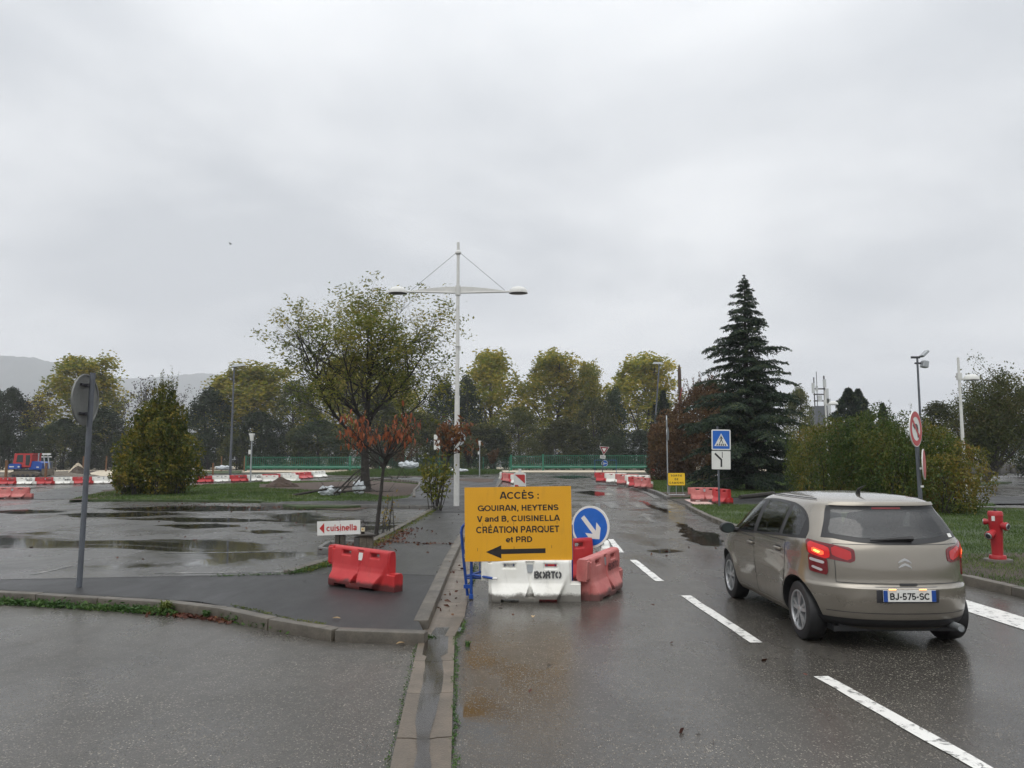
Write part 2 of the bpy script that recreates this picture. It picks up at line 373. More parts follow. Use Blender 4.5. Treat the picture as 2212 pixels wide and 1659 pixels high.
# ================================================================== the setting
def PG(pts, z=0.0): return [G(x, y, z) for x, y in pts]
def sheet(name, pts, z, mat, depth=0.0, sub=0, wob=0.0, seed=1):
    pts = [Vector((p[0], p[1], z)) for p in pts]
    a = sum(pts[i].x * pts[(i + 1) % len(pts)].y - pts[(i + 1) % len(pts)].x * pts[i].y for i in range(len(pts)))
    if a < 0: pts.reverse()
    if wob:
        rg = random.Random(seed); q = []
        for i, p in enumerate(pts):
            n_ = pts[(i + 1) % len(pts)]; L = (n_ - p).length; k = max(1, int(L / sub)) if sub else 1
            for j in range(k):
                t = p.lerp(n_, j / k)
                if j: t += Vector((rg.uniform(-wob, wob), rg.uniform(-wob, wob), 0))
                q.append(t)
        pts = q
    mb = MB(); mb.poly(pts)
    # orient up
    fs = []
    for f in mb.f:
        p, q, r = [Vector(mb.v[i]) for i in f]
        fs.append(f if (q - p).cross(r - p).z > 0 else list(reversed(f)))
    mb.f = fs; n = len(pts)
    if depth:
        o = len(mb.v); mb.v += [(p.x, p.y, z - depth) for p in pts]
        for i in range(n):
            j = (i + 1) % n; mb.f.append([i, i + o, j + o, j]); mb.m.append(0)
    o = mb.build(name, mat); return struct(o)

def bigsheet():
    mb = MB(); rs = [0, 60, 200, 600, 1500, 4200]; n = 48; mb.v.append((0, 100, -.06))
    for r in rs[1:]:
        for k in range(n):
            u = 2 * math.pi * k / n; mb.v.append((r * math.cos(u), 100 + r * math.sin(u), -.06))
    for k in range(n): mb.f.append([0, 1 + k, 1 + (k + 1) % n]); mb.m.append(0)
    for i in range(len(rs) - 2):
        for k in range(n):
            a = 1 + i * n; mb.f.append([a + k, a + n + k, a + n + (k + 1) % n, a + (k + 1) % n]); mb.m.append(0)
    return struct(mb.build('ground', M['base']))
bigsheet()

def kx(y):     # line of the left kerb face of the main road
    return -.92 - .024 * (y - 8.6) if y < 16 else -1.098 + (y - 16) * .0055
sheet('road', [(-60, -10), (60, -10), (60, 104), (-70, 104)], 0.0, M['road'])
# left side street in the foreground
def gutl(y): return -.75 - .068 * (y - 5) if y < 8.6 else kx(y)
side = [(-40, -8), (gutl(-8) , -8), (gutl(8.7), 8.7)] + [(-.95, 8.72), (-2.45, 9.25), (-4.0, 10.15), (-7.2, 10.85), (-16, 12.2), (-40, 15)]
sheet('side_street', side, .004, M['side'])
sheet('car_park', [(-2.6, 12.0), (-2.6, 31.2), (-9.5, 33.2), (-16, 35.6), (-30, 38), (-60, 40), (-60, 12)], .004, M['park'])
cpr = PG([(2060, 1098), (2212, 1112), (2500, 1135), (3300, 1110), (3300, 1013), (2500, 1013), (2050, 1013)])
sheet('car_park', cpr, .0045, M['park'])
sheet('construction_road', [(-70, 50), (-45, 52), (-30, 58), (-14, 76.5), (-1.2, 77), (8, 80), (8, 104), (-70, 104)], .004, M['park'])
# pale gravel haul road beyond
sheet('gravel_track', [(-130, 116), (30, 116), (60, 104), (160, 104), (190, 215), (-170, 215)], -.02, M['sand'])
sheet('gravel_patch', PG([(2060, 1008), (2120, 1005), (2300, 1005), (2600, 1006), (2600, 1013), (2060, 1012.5)]), .009, M['sand'])
sheet('gravel_patch', PG([(-60, 1035), (240, 1024), (420, 1023), (440, 1017), (230, 1016), (-60, 1022)]), .009, M['soil'])
sheet('gravel_patch', PG([(178, 1027), (240, 1029), (440, 1023), (520, 1017), (330, 1014), (215, 1016)]), .014, M['sand'])

# left pavement (raised), with its darker resurfaced front part
ZP = .12
front = [(-40, 15.1), (-16, 12.25)] + [tuple(G(x, y, ZP)[:2]) for x, y in ((-10, 1273), (180, 1284), (430, 1299), (510, 1313), (640, 1343), (780, 1362), (915, 1363))]
ker = [(kx(y) - .16, y) for y in (9.0, 10.5, 12, 14, 17, 22, 28, 36, 46, 58, 70, 75.5)]
back = [(-5.5, 76.5), (-13.5, 76.0), (-13.2, 72), (-9.4, 66), (-7.2, 60), (-6.3, 52), (-5.6, 44), (-4.6, 36.6), (-6, 34.4), (-9.8, 33.0), (-9.6, 31.4), (-2.75, 29.9), (-2.85, 25), (-2.95, 18.5), (-3.1, 13.9), (-3.45, 12.35), (-7.6, 11.75), (-16, 13.3), (-40, 16.2)]
sheet('pavement', front + ker + back, ZP - .006, M['path2'], .16)
dk = front + [(kx(y) - .17, y) for y in (9.0, 10.5, 12.1)] + [(-2.0, 12.35), (-3.3, 12.2), (-7.6, 11.68), (-16, 13.2), (-40, 16.0)]
sheet('pavement_patch', dk, ZP - .001, M['path'])
sheet('pavement_patch', [(kx(26) - .18, 26.2), (-2.8, 26.0), (-2.8, 29.8), (-9.5, 31.6), (-9.7, 32.8), (-4.8, 35.6), (-5.6, 44), (-6.3, 52), (-7.2, 60), (-9.3, 66), (-13, 72), (-1.3, 72), (kx(50) - .18, 50), (kx(36) - .18, 36)], ZP - .001, M['path'])

def kerb_line(name, pts, width, height, zb, mat, length=1.0, gap=.008, bev=.018, closed=False, meshes={}):
    """one stone per metre along the line; every stone is an object of its own"""
    h = holder(name); pts = [Vector((p[0], p[1], 0)) for p in pts]
    cum = [0]
    for a, b in zip(pts, pts[1:]): cum.append(cum[-1] + (b - a).length)
    n = max(1, round(cum[-1] / length))
    def at(s):
        for i in range(len(cum) - 1):
            if s <= cum[i + 1] + 1e-6: return pts[i].lerp(pts[i + 1], (s - cum[i]) / max(1e-6, cum[i + 1] - cum[i]))
        return pts[-1]
    key = (width, height, bev, mat.name)
    if key not in meshes:
        mb = MB(); mb.cbox((0, 0, 0), (1.0, width, height), bev); o = mb.build('kerb_stone', mat, smooth=40); meshes[key] = o.data; bpy.data.objects.remove(o)
    rg = random.Random(len(pts) * 7 + n)
    for i in range(n):
        a = at(cum[-1] * i / n); b = at(cum[-1] * (i + 1) / n); d = b - a
        o = link('kerb_stone', meshes[key], h); o.location = (a + b) / 2 + Vector((0, 0, zb + height / 2 + rg.uniform(-.004, .004)))
        o.rotation_euler = (rg.uniform(-.008, .008), rg.uniform(-.006, .006), math.atan2(d.y, d.x)); o.scale = (d.length - gap, 1, 1)
    return h
# left front kerb (towards the side street), then the kerb of the main road
lf = [(-40, 15.0), (-16, 12.13)] + [tuple(G(x, y, ZP)[:2]) for x, y in ((-10, 1277), (180, 1288), (430, 1304), (510, 1318), (640, 1348), (780, 1366), (922, 1366))]
kerb_line('kerb', lf, .15, .30, -.17, M['kerb'])
mk = [(kx(y) - .085, y) for y in (8.72, 9.5, 10.5, 12, 14, 17, 22, 28, 36, 46, 58, 70, 75)]
kerb_line('kerb', mk, .17, .30, -.165, M['kerb'])
# kerb between pavement and the left car park
kerb_line('kerb', [(-3.52, 12.3), (-3.16, 14.0), (-2.98, 18.5), (-2.86, 25), (-2.78, 29.9)], .17, .32, -.15, M['kerb'])
kerb_line('kerb', [(-3.3, 15.4), (-3.9, 15.5), (-4.0, 17.2), (-3.1, 17.3)], .1, .25, -.12, M['kerbdark'])
kerb_line('kerb', [(-2.9, 29.95), (-4.4, 30.2), (-9.7, 31.45), (-10.2, 31.6)], .12, .25, -.11, M['kerbdark'])
kerb_line('kerb', [(-4.62, 36.6), (-5.55, 44), (-6.25, 52), (-7.15, 60), (-9.35, 66), (-13.15, 72)], .14, .3, -.1, M['kerb'])
# right kerb of the main road
rk = [(8.0, -2), (7.55, 4), (7.2, 9), (7.08, 11), (6.93, 12.4), (6.45, 16), (6.1, 20), (6.08, 22), (6.3, 25), (6.78, 29.5), (7.0, 31)]
kerb_line('kerb', rk, .16, .3, -.17, M['kerb'])
rk2 = [(7.35, 36.6), (7.9, 42), (8.35, 50), (8.45, 54), (8.1, 64), (7.55, 74), (8.6, 78), (12, 80), (26, 82)]
kerb_line('kerb', rk2, .2, .32, -.14, M['kerbdark'])
kerb_line('kerb', [(6.98, 37.4), (7.5, 42.5), (7.92, 50), (8.0, 54)], .25, .2, -.15, M['kerbdark'])
kerb_line('kerb', [(7.0, 31.05), (7.2, 33.5), (7.35, 36.5)], .16, .3, -.27, M['kerb'])
kerb_line('kerb', [(9.2, 52.5), (20, 52), (34, 51)], .1, .22, -.12, M['kerbdark'])
kerb_line('kerb', [(17.0, 29.0), (19.3, 28.0)], .5, .3, -.13, M['kerbdark'], 1.2)
kerb_line('kerb', [(-41, 84.5), (-20, 86), (-9, 84), (-4.5, 80), (-2.8, 77.5)], .5, .2, -.1, M['kerb'], 2.0)

# gutter slabs along the left kerb
def gutter():
    h = holder('gutter'); prof = [(-.185, .034), (-.09, .031), (-.045, .0235), (.045, .0235), (.09, .031), (.185, .034), (.185, -.1), (-.185, -.1)]
    mb = MB(); n = len(prof); L = .5
    vs = [(x, -L, z) for x, z in prof] + [(x, L, z) for x, z in prof]
    fs = [tuple(reversed(range(n))), tuple(range(n, 2 * n))] + [(i, (i + 1) % n, (i + 1) % n + n, i + n) for i in range(n)]
    mb.add(vs, [tuple(reversed(f)) for f in fs]); o = mb.build('gutter_slab', M['gutter']); me = o.data; bpy.data.objects.remove(o)
    y = 3.4; rg = random.Random(4)
    while y < 30:
        Ls = 1.0 if y < 8.4 else 1.0
        x0, x1 = gutl(y) + .185, gutl(y + Ls) + .185
        o = link('gutter_slab', me, h); o.location = ((x0 + x1) / 2, y + Ls / 2, rg.uniform(-.004, .004) - (.012 if y > 8.4 else 0)); o.rotation_euler = (0, 0, -math.atan2(x1 - x0, Ls)); o.scale = (1, Ls - .012, 1)
        y += Ls
gutter()
M['water'] = glass('gutter_water', (.62, .62, .62), .05, 1.36)
M['water2'] = glass('standing_water', (.85, .85, .83), .045, 1.34)
def gw():
    rg = random.Random(2); l = []; r = []
    y = 3.4
    while y < 8.9:
        w0 = .07 + .05 * math.sin(y * 2.1) * .5 + (.10 if y > 7.6 else 0) + rg.uniform(-.012, .012); c = gutl(y) + .185 + .015 * math.sin(y * 3)
        l.append((c - max(.035, w0), y)); r.append((c + max(.04, w0), y)); y += .16
    sheet('gutter_water', l + r[::-1], .0285, M['water'])
gw()
# white markings
def strip(name, a, b, wd, z, mat, seg=.25, wob=.006, seed=0):
    a = Vector((a[0], a[1], 0)); b = Vector((b[0], b[1], 0)); d = (b - a).normalized(); n = Vector((-d.y, d.x, 0)); L = (b - a).length; k = max(2, int(L / seg)); rg = random.Random(seed)
    lft = [a + d * L * i / k + n * (wd / 2 + rg.uniform(-wob, wob)) for i in range(k + 1)]; rgt = [a + d * L * i / k - n * (wd / 2 + rg.uniform(-wob, wob)) for i in range(k + 1)]
    mb = MB(); vs = [(p.x, p.y, z) for p in lft + rgt]; mb.add(vs, [(i, k + 1 + i, k + 2 + i, i + 1) for i in range(k)])
    return mb.build(name, mat)
mark = holder('lane_marking')
def dash(p, q, wd, mat='white_mark', ext=0, seed=0):
    a, b = G(*p), G(*q)
    if ext: b = b + (b - a).normalized() * ext
    o = strip('dash', a, b, wd, .006, M[mat], seed=seed); o.parent = mark
dash((1774, 1462), (2121, 1659), .135, ext=.8, seed=1); dash((1481, 1287), (1634, 1389), .135, seed=2); dash((1368, 1210), (1425, 1256), .135, seed=3); dash((1319, 1165), (1341, 1194), .14, seed=4)
dash((1287, 1135), (1300, 1150), .13, 'worn_mark', seed=5)
zeb = holder('zebra_crossing')
for i, x in enumerate((6.2, 5.2, 4.1, 3.05, 2.0, 1.0, 0.0)):
    o = strip('stripe', (x, 30.4), (x + .12, 34.6), .5, .006, M['worn_mark'], seed=i); o.parent = zeb
zeb2 = holder('zebra_crossing')
o = strip('stripe', (5.98, 6.2), (5.92, 11.2), .46, .006, M['white_mark'], seed=9); o.parent = zeb2
ar = holder('road_arrow')
mb = MB(); mb.add([(p.x, p.y, .006) for p in PG([(1405, 1128), (1419, 1130), (1399, 1113), (1386, 1113)])], [(0, 1, 2, 3)]); mb.add([(p.x, p.y, .0065) for p in PG([(1377, 1117), (1420, 1115), (1390, 1108)])], [(0, 1, 2)])
mb.build('arrow', M['worn_mark'], ar)
jt = holder('pavement_joint')
for a_, b_ in ((( -2.85, 16.85), (-1.28, 16.5)), ((-3.1, 12.28), (-1.2, 12.1)), ((-2.75, 26.0), (-1.2, 26.1)), ((-7.6, 11.66), (-3.6, 12.18))):
    o = strip('joint', a_, b_, .035, ZP + .002, M['mortar'], .12, .012, 3); o.parent = jt
pk = holder('parking_line')
for a, b in (((70, 1242), (155, 1223)), ((300, 1240), (640, 1236)), ((330, 1196), (640, 1192)), ((870, 1121), (925, 1113)), ((830, 1131), (905, 1124))):
    o = strip('line', G(*a), G(*b), .09, .009, M['worn_mark'], seed=a[0]); o.parent = pk
pk = holder('parking_line')
for a, b in (((2075, 1037), (2130, 1040)), ((2090, 1060), (2260, 1064)), ((2085, 1078), (2300, 1084))):
    o = strip('line', G(*a), G(*b), .12, .0095, M['worn_mark'], seed=a[0]); o.parent = pk

# standing water
for i, q in enumerate(([(1465, 1128), (1495, 1140), (1512, 1149), (1543, 1151), (1556, 1165), (1550, 1181), (1514, 1178), (1477, 1160), (1468, 1144)], [(1380, 1081), (1394, 1083), (1421, 1096), (1446, 1101), (1446, 1111), (1404, 1096)], [(1240, 1063), (1275, 1060), (1330, 1068), (1290, 1072)], [(1180, 1030), (1240, 1027), (1290, 1031), (1230, 1035)], [(1395, 1190), (1440, 1186), (1480, 1191), (1430, 1196)])):
    sheet('puddle', PG(q), .0065, M['water2'], 0, .35, .10, 40 + i)
for i, q in enumerate(([(200, 1100), (420, 1092), (640, 1096), (760, 1101), (560, 1104), (330, 1106)], [(120, 1112), (300, 1106), (420, 1110), (300, 1117), (170, 1118)], [(230, 1121), (420, 1118), (560, 1122), (640, 1127), (430, 1128)], [(330, 1136), (470, 1131), (520, 1138), (400, 1143)], [(500, 1148), (580, 1145), (640, 1150), (560, 1154)], [(-40, 1105), (60, 1101), (150, 1106), (40, 1111)])):
    sheet('puddle', PG(q), .0105, M['water2'], 0, .5, .28, 60 + i)
# lawns, beds and paths
isl = PG([(-60, 1080), (150, 1079), (300, 1079), (560, 1082), (640, 1094), (740, 1094), (815, 1090), (885, 1074), (912, 1056), (916, 1050), (905, 1045), (800, 1037), (600, 1040), (440, 1047), (330, 1053), (225, 1063)], .1)
sheet('lawn', isl[1:], .10, M['lawn'], .2, .9, .12, 3)
isl_poly = [(p.x, p.y) for p in isl[1:]]
mul = PG([(560, 1046), (700, 1041), (800, 1038), (903, 1046), (914, 1051), (909, 1057), (888, 1071), (840, 1074), (790, 1066), (700, 1060), (560, 1054)], .1)
sheet('mulch_bed', mul, .105, M['mulch'], 0, .7, .12, 4); mul_poly = [(p.x, p.y) for p in mul]
sheet('mulch_bed', PG([(150, 1081), (230, 1058), (330, 1052), (400, 1048), (330, 1058), (260, 1075)], .1), .106, M['soil'], 0, .7, .15, 5)
sheet('soil_strip', PG([(600, 1088), (640, 1097), (760, 1103), (800, 1096), (740, 1094), (650, 1094), (560, 1082), (450, 1081)], .02), .02, M['mulch'], 0, .5, .1, 6)
sheet('site_path', PG([(35, 1078), (85, 1079), (180, 1077), (235, 1058), (335, 1050), (420, 1047), (200, 1046), (130, 1056), (60, 1068)], .01), .012, M['path2'])
sheet('soil_bed', PG([(-40, 1056), (60, 1054), (110, 1050), (60, 1057), (52, 1067), (30, 1070), (-40, 1068)], .02), .02, M['soil'], 0, .6, .15, 7)
sheet('mulch_bed', [(-6.5, 71.5), (-3.5, 73.2), (-1.6, 71), (-1.5, 62), (-2.6, 60.5), (-4.4, 65)], .125, M['mulch'], 0, .6, .1, 8)
vg = PG([(700, 1026), (800, 1031), (900, 1029), (1075, 1024), (1085, 1019), (1000, 1015), (860, 1015), (790, 1017)])
sheet('verge', vg, .05, M['lawn'], .1, 2, .3, 9); vg_poly = [(p.x, p.y) for p in vg]
sheet('verge', PG([(330, 1026), (520, 1022), (520, 1017), (330, 1019)]), .05, M['lawn'], .1, 2, .3, 10)
rl = [(8.06, 0), (7.62, 5), (7.28, 9), (7.16, 11), (7.01, 12.4), (6.53, 16), (6.18, 20), (6.16, 22), (6.38, 25), (6.86, 29.5), (7.08, 30.8), (10, 31.2), (20, 32.3), (18.2, 29.2), (18.4, 27.6), (30, 24.0), (40, 20), (40, 0)]
sheet('lawn', rl, .115, M['lawn'], .25); rl_poly = rl
rl2 = [(7.45, 36.7), (8.0, 42), (8.45, 50), (8.56, 54), (8.2, 64), (7.7, 73.5), (8.7, 77.8), (12, 79.8), (40, 82), (40, 62), (24, 46), (20, 38.2), (11, 37.3)]
sheet('lawn', rl2, .11, M['lawn'], .25); rl2_poly = rl2
sheet('soil_bed', PG([(1380, 1026), (1440, 1031), (1480, 1034), (1540, 1034), (1540, 1027), (1440, 1020)], .12), .125, M['mulch'], 0, .8, .15, 12)
sheet('soil_bed', [(7.5, 36.75), (8.1, 42.5), (9.6, 42.5), (10.5, 37.5)], .116, M['mulch'], 0, .5, .1, 13)
sheet('soil_bed', [(7.2, 11.2), (7.08, 12.7), (8.6, 14.9), (9.9, 15.0), (10.5, 13.8), (9.5, 12.2)], .119, M['soil'], 0, .4, .08, 14)
sheet('footpath', [(7.0, 30.9), (7.4, 36.6), (11, 37.3), (20, 38.2), (40, 40), (40, 34), (20, 32.4), (10, 31.25)], .062, M['path'])
sheet('tactile_paving', PG([(1478, 1079), (1514, 1078.5), (1553, 1091.5), (1514, 1096)], .07), .07, M['pinkpave'])
sheet('soil_strip', PG([(2050, 1010), (2600, 1012), (2600, 1018), (2050, 1017)], .03), .03, M['soil'], .1, 1.5, .2, 15)

# hills far behind, in the mist
def hill(pts, Y, thick, seed):
    rg = random.Random(seed); xs = []; top = []
    for (x0, y0), (x1, y1) in zip(pts, pts[1:]):
        k = 10
        for i in range(k):
            t = i / k; t2 = t * t * (3 - 2 * t); xs.append(x0 + (x1 - x0) * t); top.append(y0 + (y1 - y0) * t2 + rg.uniform(-1.5, 1.5))
    mb = MB(); rows = 9; n = len(xs)
    for j in range(rows):
        s = j / (rows - 1)
        for x, y in zip(xs, top):
            p = D(x, y, Y); prof = math.sin(min(1, s * 2) * math.pi / 2) if s < .5 else math.cos((s - .5) * math.pi)
            mb.v.append((p.x, Y + (s - .5) * thick, -2 + (p.z + 2) * max(0, prof) * (1 + (rg.uniform(-.04, .04) if 0 < s < 1 and s != .5 else 0))))
    for j in range(rows - 1):
        for i in range(n - 1): mb.f.append([j * n + i, j * n + i + 1, (j + 1) * n + i + 1, (j + 1) * n + i]); mb.m.append(0)
    return struct(mb.build('hill', M['hill'], smooth=80))
M['hill'] = soil('wooded_hill', (.02, .03, .02), (.035, .045, .03), (.05, .055, .035), .01, .9, 2)
hill([(-700, 800), (-350, 762), (-150, 778), (0, 769), (60, 771), (120, 782), (200, 812), (300, 850), (420, 900), (600, 960)], 3000, 900, 1)
hill([(-100, 900), (120, 840), (240, 815), (300, 818), (360, 812), (440, 806), (520, 812), (640, 822), (760, 840), (900, 870), (1100, 905), (1400, 940), (1700, 965)], 3700, 900, 2)
hill([(1500, 960), (1900, 945), (2150, 930), (2500, 915), (2900, 905)], 3900, 700, 3)

def mist():
    mb = MB(); mb.box((0, 100, 230), (9000, 9000, 468)); o = mb.build('haze', None)
    m = bpy.data.materials.new('misty_air'); m.use_nodes = True; t = m.node_tree; t.nodes.clear()
    a = t.nodes.new('ShaderNodeOutputMaterial'); v = t.nodes.new('ShaderNodeVolumePrincipled'); v.inputs['Density'].default_value = HAZE
    v.inputs['Color'].default_value = (.93, .95, 1, 1); v.inputs['Anisotropy'].default_value = .2; t.links.new(v.outputs[0], a.inputs['Volume'])
    o.data.materials.clear(); o.data.materials.append(m); stuff(o); o.display_type = 'WIRE'
HAZE = .00030
mist()
# ================================================================== vegetation
def leaf_quads(P, size, rg, aspect=.5, droop=0.0, dirs=None):
    n = len(P); a = rg.normal(size=(n, 3)) if dirs is None else dirs + rg.normal(size=(n, 3)) * .35
    a[:, 2] -= droop; a /= np.linalg.norm(a, axis=1)[:, None]
    b = np.cross(a, rg.normal(size=(n, 3))); b /= np.linalg.norm(b, axis=1)[:, None] + 1e-9
    L = np.asarray(size)[:, None] if np.ndim(size) else size
    V = np.stack([P - a * L * .5, P + b * L * aspect * .5 + a * L * .06, P + a * L * .5, P - b * L * aspect * .5 + a * L * .06], 1).reshape(-1, 3)
    return V, np.arange(4 * n, dtype=np.int32).reshape(n, 4)

def skeleton(seed, height, spec, lean=(0, 0), trunk_r=None, trunk_frac=1.0, bend=.04):
    """spec: one dict per level below the trunk: n, f0, f1, ang, len, up, seg, r, jit. Returns polylines and the twig points (p, direction)."""
    rg = random.Random(seed); lines = []; tips = []
    def grow(p, d, L, r, seg, up, jit, taper=.25):
        path = [p.copy()]; q = d.copy()
        for i in range(seg):
            q = (q + Vector((rg.gauss(0, jit), rg.gauss(0, jit), rg.gauss(0, jit) + up / seg))).normalized(); path.append(path[-1] + q * L / seg)
        rad = [r * (1 - (1 - taper) * i / seg) for i in range(seg + 1)]
        return path, rad
    tr = trunk_r or height * .018
    path, rad = grow(Vector((0, 0, -.1)), Vector((lean[0], lean[1], 1)).normalized(), height * trunk_frac, tr, 10, .1, bend, .2)
    rad[0] *= 1.35; lines.append((path, rad, 7, 0))
    def pt(path, rad, f):
        x = f * (len(path) - 1); i = min(int(x), len(path) - 2); t = x - i
        return path[i].lerp(path[i + 1], t), (path[i + 1] - path[i]).normalized(), rad[i] * (1 - t) + rad[i + 1] * t
    cur = [(path, rad, height)]
    for lv, s in enumerate(spec):
        nxt = []
        for path, rad, L0 in cur:
            n = s['n'] if isinstance(s['n'], int) else rg.randint(*s['n'])
            ph = rg.uniform(0, 6.28)
            for k in range(n):
                f = s['f0'] + (s['f1'] - s['f0']) * ((k + rg.uniform(.1, .9)) / n); p, t, r = pt(path, rad, f)
                ph += 2.4 + rg.uniform(-.5, .5); o = t.orthogonal().normalized(); o = Matrix.Rotation(ph, 3, t) @ o
                an = R(s['ang'] + rg.uniform(-12, 12)); d = (t * math.cos(an) + o * math.sin(an)).normalized()
                L = s['len'](f, L0) * rg.uniform(.75, 1.2); q, w_ = grow(p, d, L, min(r * .75, s.get('r', 1) * L), s['seg'], s['up'], s['jit'])
                lines.append((q, w_, s.get('sides', 4), lv + 1)); nxt.append((q, w_, L))
                if s.get('tip'):
                    for i in range(1, len(q)): tips.append((q[i], (q[i] - q[i - 1]).normalized()))
        cur = nxt
    return lines, tips

def lines_mesh(name, lines, mat):
    mb = MB()
    for q, r, n, lv in lines: mb.tube(q, r, n, cap=False)
    me = bpy.data.meshes.new(name); me.from_pydata(mb.v, [], mb.f); me.materials.append(mat)
    me.polygons.foreach_set('use_smooth', [True] * len(me.polygons)); me.update(); return me

def leaves_at(tips, rg, per, spread, size, aspect=.5, keep=1.0, droop=.25):
    T = np.array([p[:] for p, d in tips]); 
    if keep < 1: T = T[rg.random(len(T)) < keep]
    P = np.repeat(T, per, 0); P = P + rg.normal(size=P.shape) * spread
    return leaf_quads(P, size * rg.uniform(.6, 1.25, len(P)), rg, aspect, droop)

def place_tree(name, label, cat, tpl, loc, s=1.0, rz=0.0, group=None):
    t = thing(name, label, cat, loc, rz, group)
    for nm, me in zip(('trunk', 'crown'), tpl):
        o = link(nm, me, t); o.scale = s if hasattr(s, '__len__') else (s, s, s)
    return t

def crown_lumps(seed, n, H, prof, lump, per, size, aspect=.6, z0=.2, droop=.2, tall=1.25):
    """leaf clumps spread through a crown's volume; prof(t) = radius at relative height t"""
    rg = np.random.default_rng(seed); P = []
    for i in range(n):
        t = z0 + (1 - z0) * rg.random() ** .85; r = prof(t) * H * (.35 + .65 * rg.random() ** .45); u = rg.random() * 6.283
        c = np.array([r * math.cos(u), r * math.sin(u), t * H]); s = lump * rg.uniform(.6, 1.25)
        q = rg.normal(size=(int(per * rg.uniform(.5, 1.3)), 3)); q /= np.maximum(1, np.linalg.norm(q, axis=1) / 1.5)[:, None]
        q[:, 2] *= tall; P.append(c + q * s)
    P = np.concatenate(P); P = P[P[:, 2] > .1]
    return leaf_quads(P, size * rg.uniform(.6, 1.3, len(P)), rg, aspect, droop)

L = {}
L['poplar'] = leaf('poplar_leaves', [(.09, .135, .024), (.19, .21, .032), (.34, .29, .042), (.52, .39, .058)], .22, .5, .5, .14)
L['olive'] = leaf('olive_leaves', [(.022, .032, .011), (.048, .06, .018), (.085, .092, .026), (.15, .13, .035)], .25, .3, .55, .3)
L['dark'] = leaf('dark_green_leaves', [(.010, .018, .010), (.020, .033, .015), (.034, .052, .022), (.058, .072, .028)], .3, .2, .55, .3)
L['bare'] = leaf('withered_leaves', [(.018, .014, .014), (.035, .028, .024), (.05, .045, .03)], .4, .2, .6, .3)
L['ash'] = leaf('ash_leaves', [(.06, .09, .02), (.12, .15, .03), (.23, .22, .045), (.38, .29, .065)], .35, .4, .5, 0, .6)
L['red'] = leaf('russet_leaves', [(.11, .035, .016), (.21, .065, .03), (.29, .095, .045), (.18, .085, .035)], 3, .3, .45, 0, .3)
L['brownred'] = leaf('brown_red_leaves', [(.08, .03, .015), (.17, .065, .03), (.14, .08, .035), (.22, .10, .04)], 3, .3, .45, 0, .3)
L['beech'] = leaf('copper_beech_leaves', [(.045, .026, .013), (.085, .048, .024), (.125, .07, .033), (.15, .11, .04)], .4, .25, .55, .1)
L['hedge'] = leaf('hedge_leaves', [(.018, .04, .009), (.04, .072, .014), (.08, .10, .018), (.17, .14, .024), (.19, .10, .026)], .42, .3, .45, 0, .72)
L['bush'] = leaf('maple_bush_leaves', [(.026, .044, .009), (.065, .085, .014), (.14, .135, .02), (.32, .22, .034)], 1.3, .35, .5, 0, .55)
L['cedar'] = leaf('cedar_needles', [(.008, .016, .012), (.014, .027, .018), (.028, .048, .026), (.075, .09, .034)], .5, .08, .6, 0, .4)
L['sapl'] = leaf('yellow_sapling_leaves', [(.10, .10, .02), (.2, .15, .03), (.3, .17, .04)], 3, .35, .5, 0, .3)
L['sapy'] = leaf('yellow_green_sapling_leaves', [(.05, .07, .014), (.12, .13, .022), (.22, .18, .03)], 1.5, .35, .5, 0, .4)

# --- background templates, 20 m tall each
def egg(t): return max(.01, .235 * math.sin(math.pi * min(1, max(0, (t - .06) / .98)) ** .72) ** .75)
def wide(t): return max(.01, .30 * math.sin(math.pi * min(1, max(0, t * .97 + .05))) ** .6)
def shrubp(t): return max(.02, .42 * (1 - t ** 2.2) ** .5)
def poplar_tpl(seed):
    sp = [dict(n=26, f0=.16, f1=.97, ang=34, len=lambda f, L: 20 * (.10 + .28 * (1 - f) ** .7) * (1 if f > .25 else .8), up=.55, seg=4, jit=.07, r=.02, sides=4),
          dict(n=(3, 5), f0=.3, f1=.95, ang=36, len=lambda f, L: L * .38, up=.4, seg=2, jit=.1, r=.015, sides=3, tip=True)]
    ln, tips = skeleton(seed, 20, sp, trunk_r=.28, trunk_frac=.97)
    rg = np.random.default_rng(seed); T = [t for t in tips]
    V1, F1 = leaves_at(T, rg, 30, .42, .38, .75, .95)
    V2, F2 = crown_lumps(seed + 9, 190, 20, egg, .46, 44, .40, .75, .20, .2, 2.3)
    return lines_mesh('poplar_trunk', ln, M['bark2']), mesh_np('poplar_crown', np.concatenate([V1, V2]), np.concatenate([F1, F2 + len(V1)]), L['poplar'])
def dense_tpl(seed, mat, prof, n=190, per=85, bark='bark', lump=.85, size=.42):
    sp = [dict(n=20, f0=.15, f1=.95, ang=50, len=lambda f, L: 20 * (.12 + .22 * (1 - f)), up=.35, seg=4, jit=.1, r=.02, sides=4)]
    ln, tips = skeleton(seed, 20, sp, trunk_r=.3, trunk_frac=.9)
    V, F = crown_lumps(seed, n, 20, prof, lump, per, size, .7, .03)
    return lines_mesh('tree_trunk', ln, M[bark]), mesh_np('tree_crown', V, F, mat)
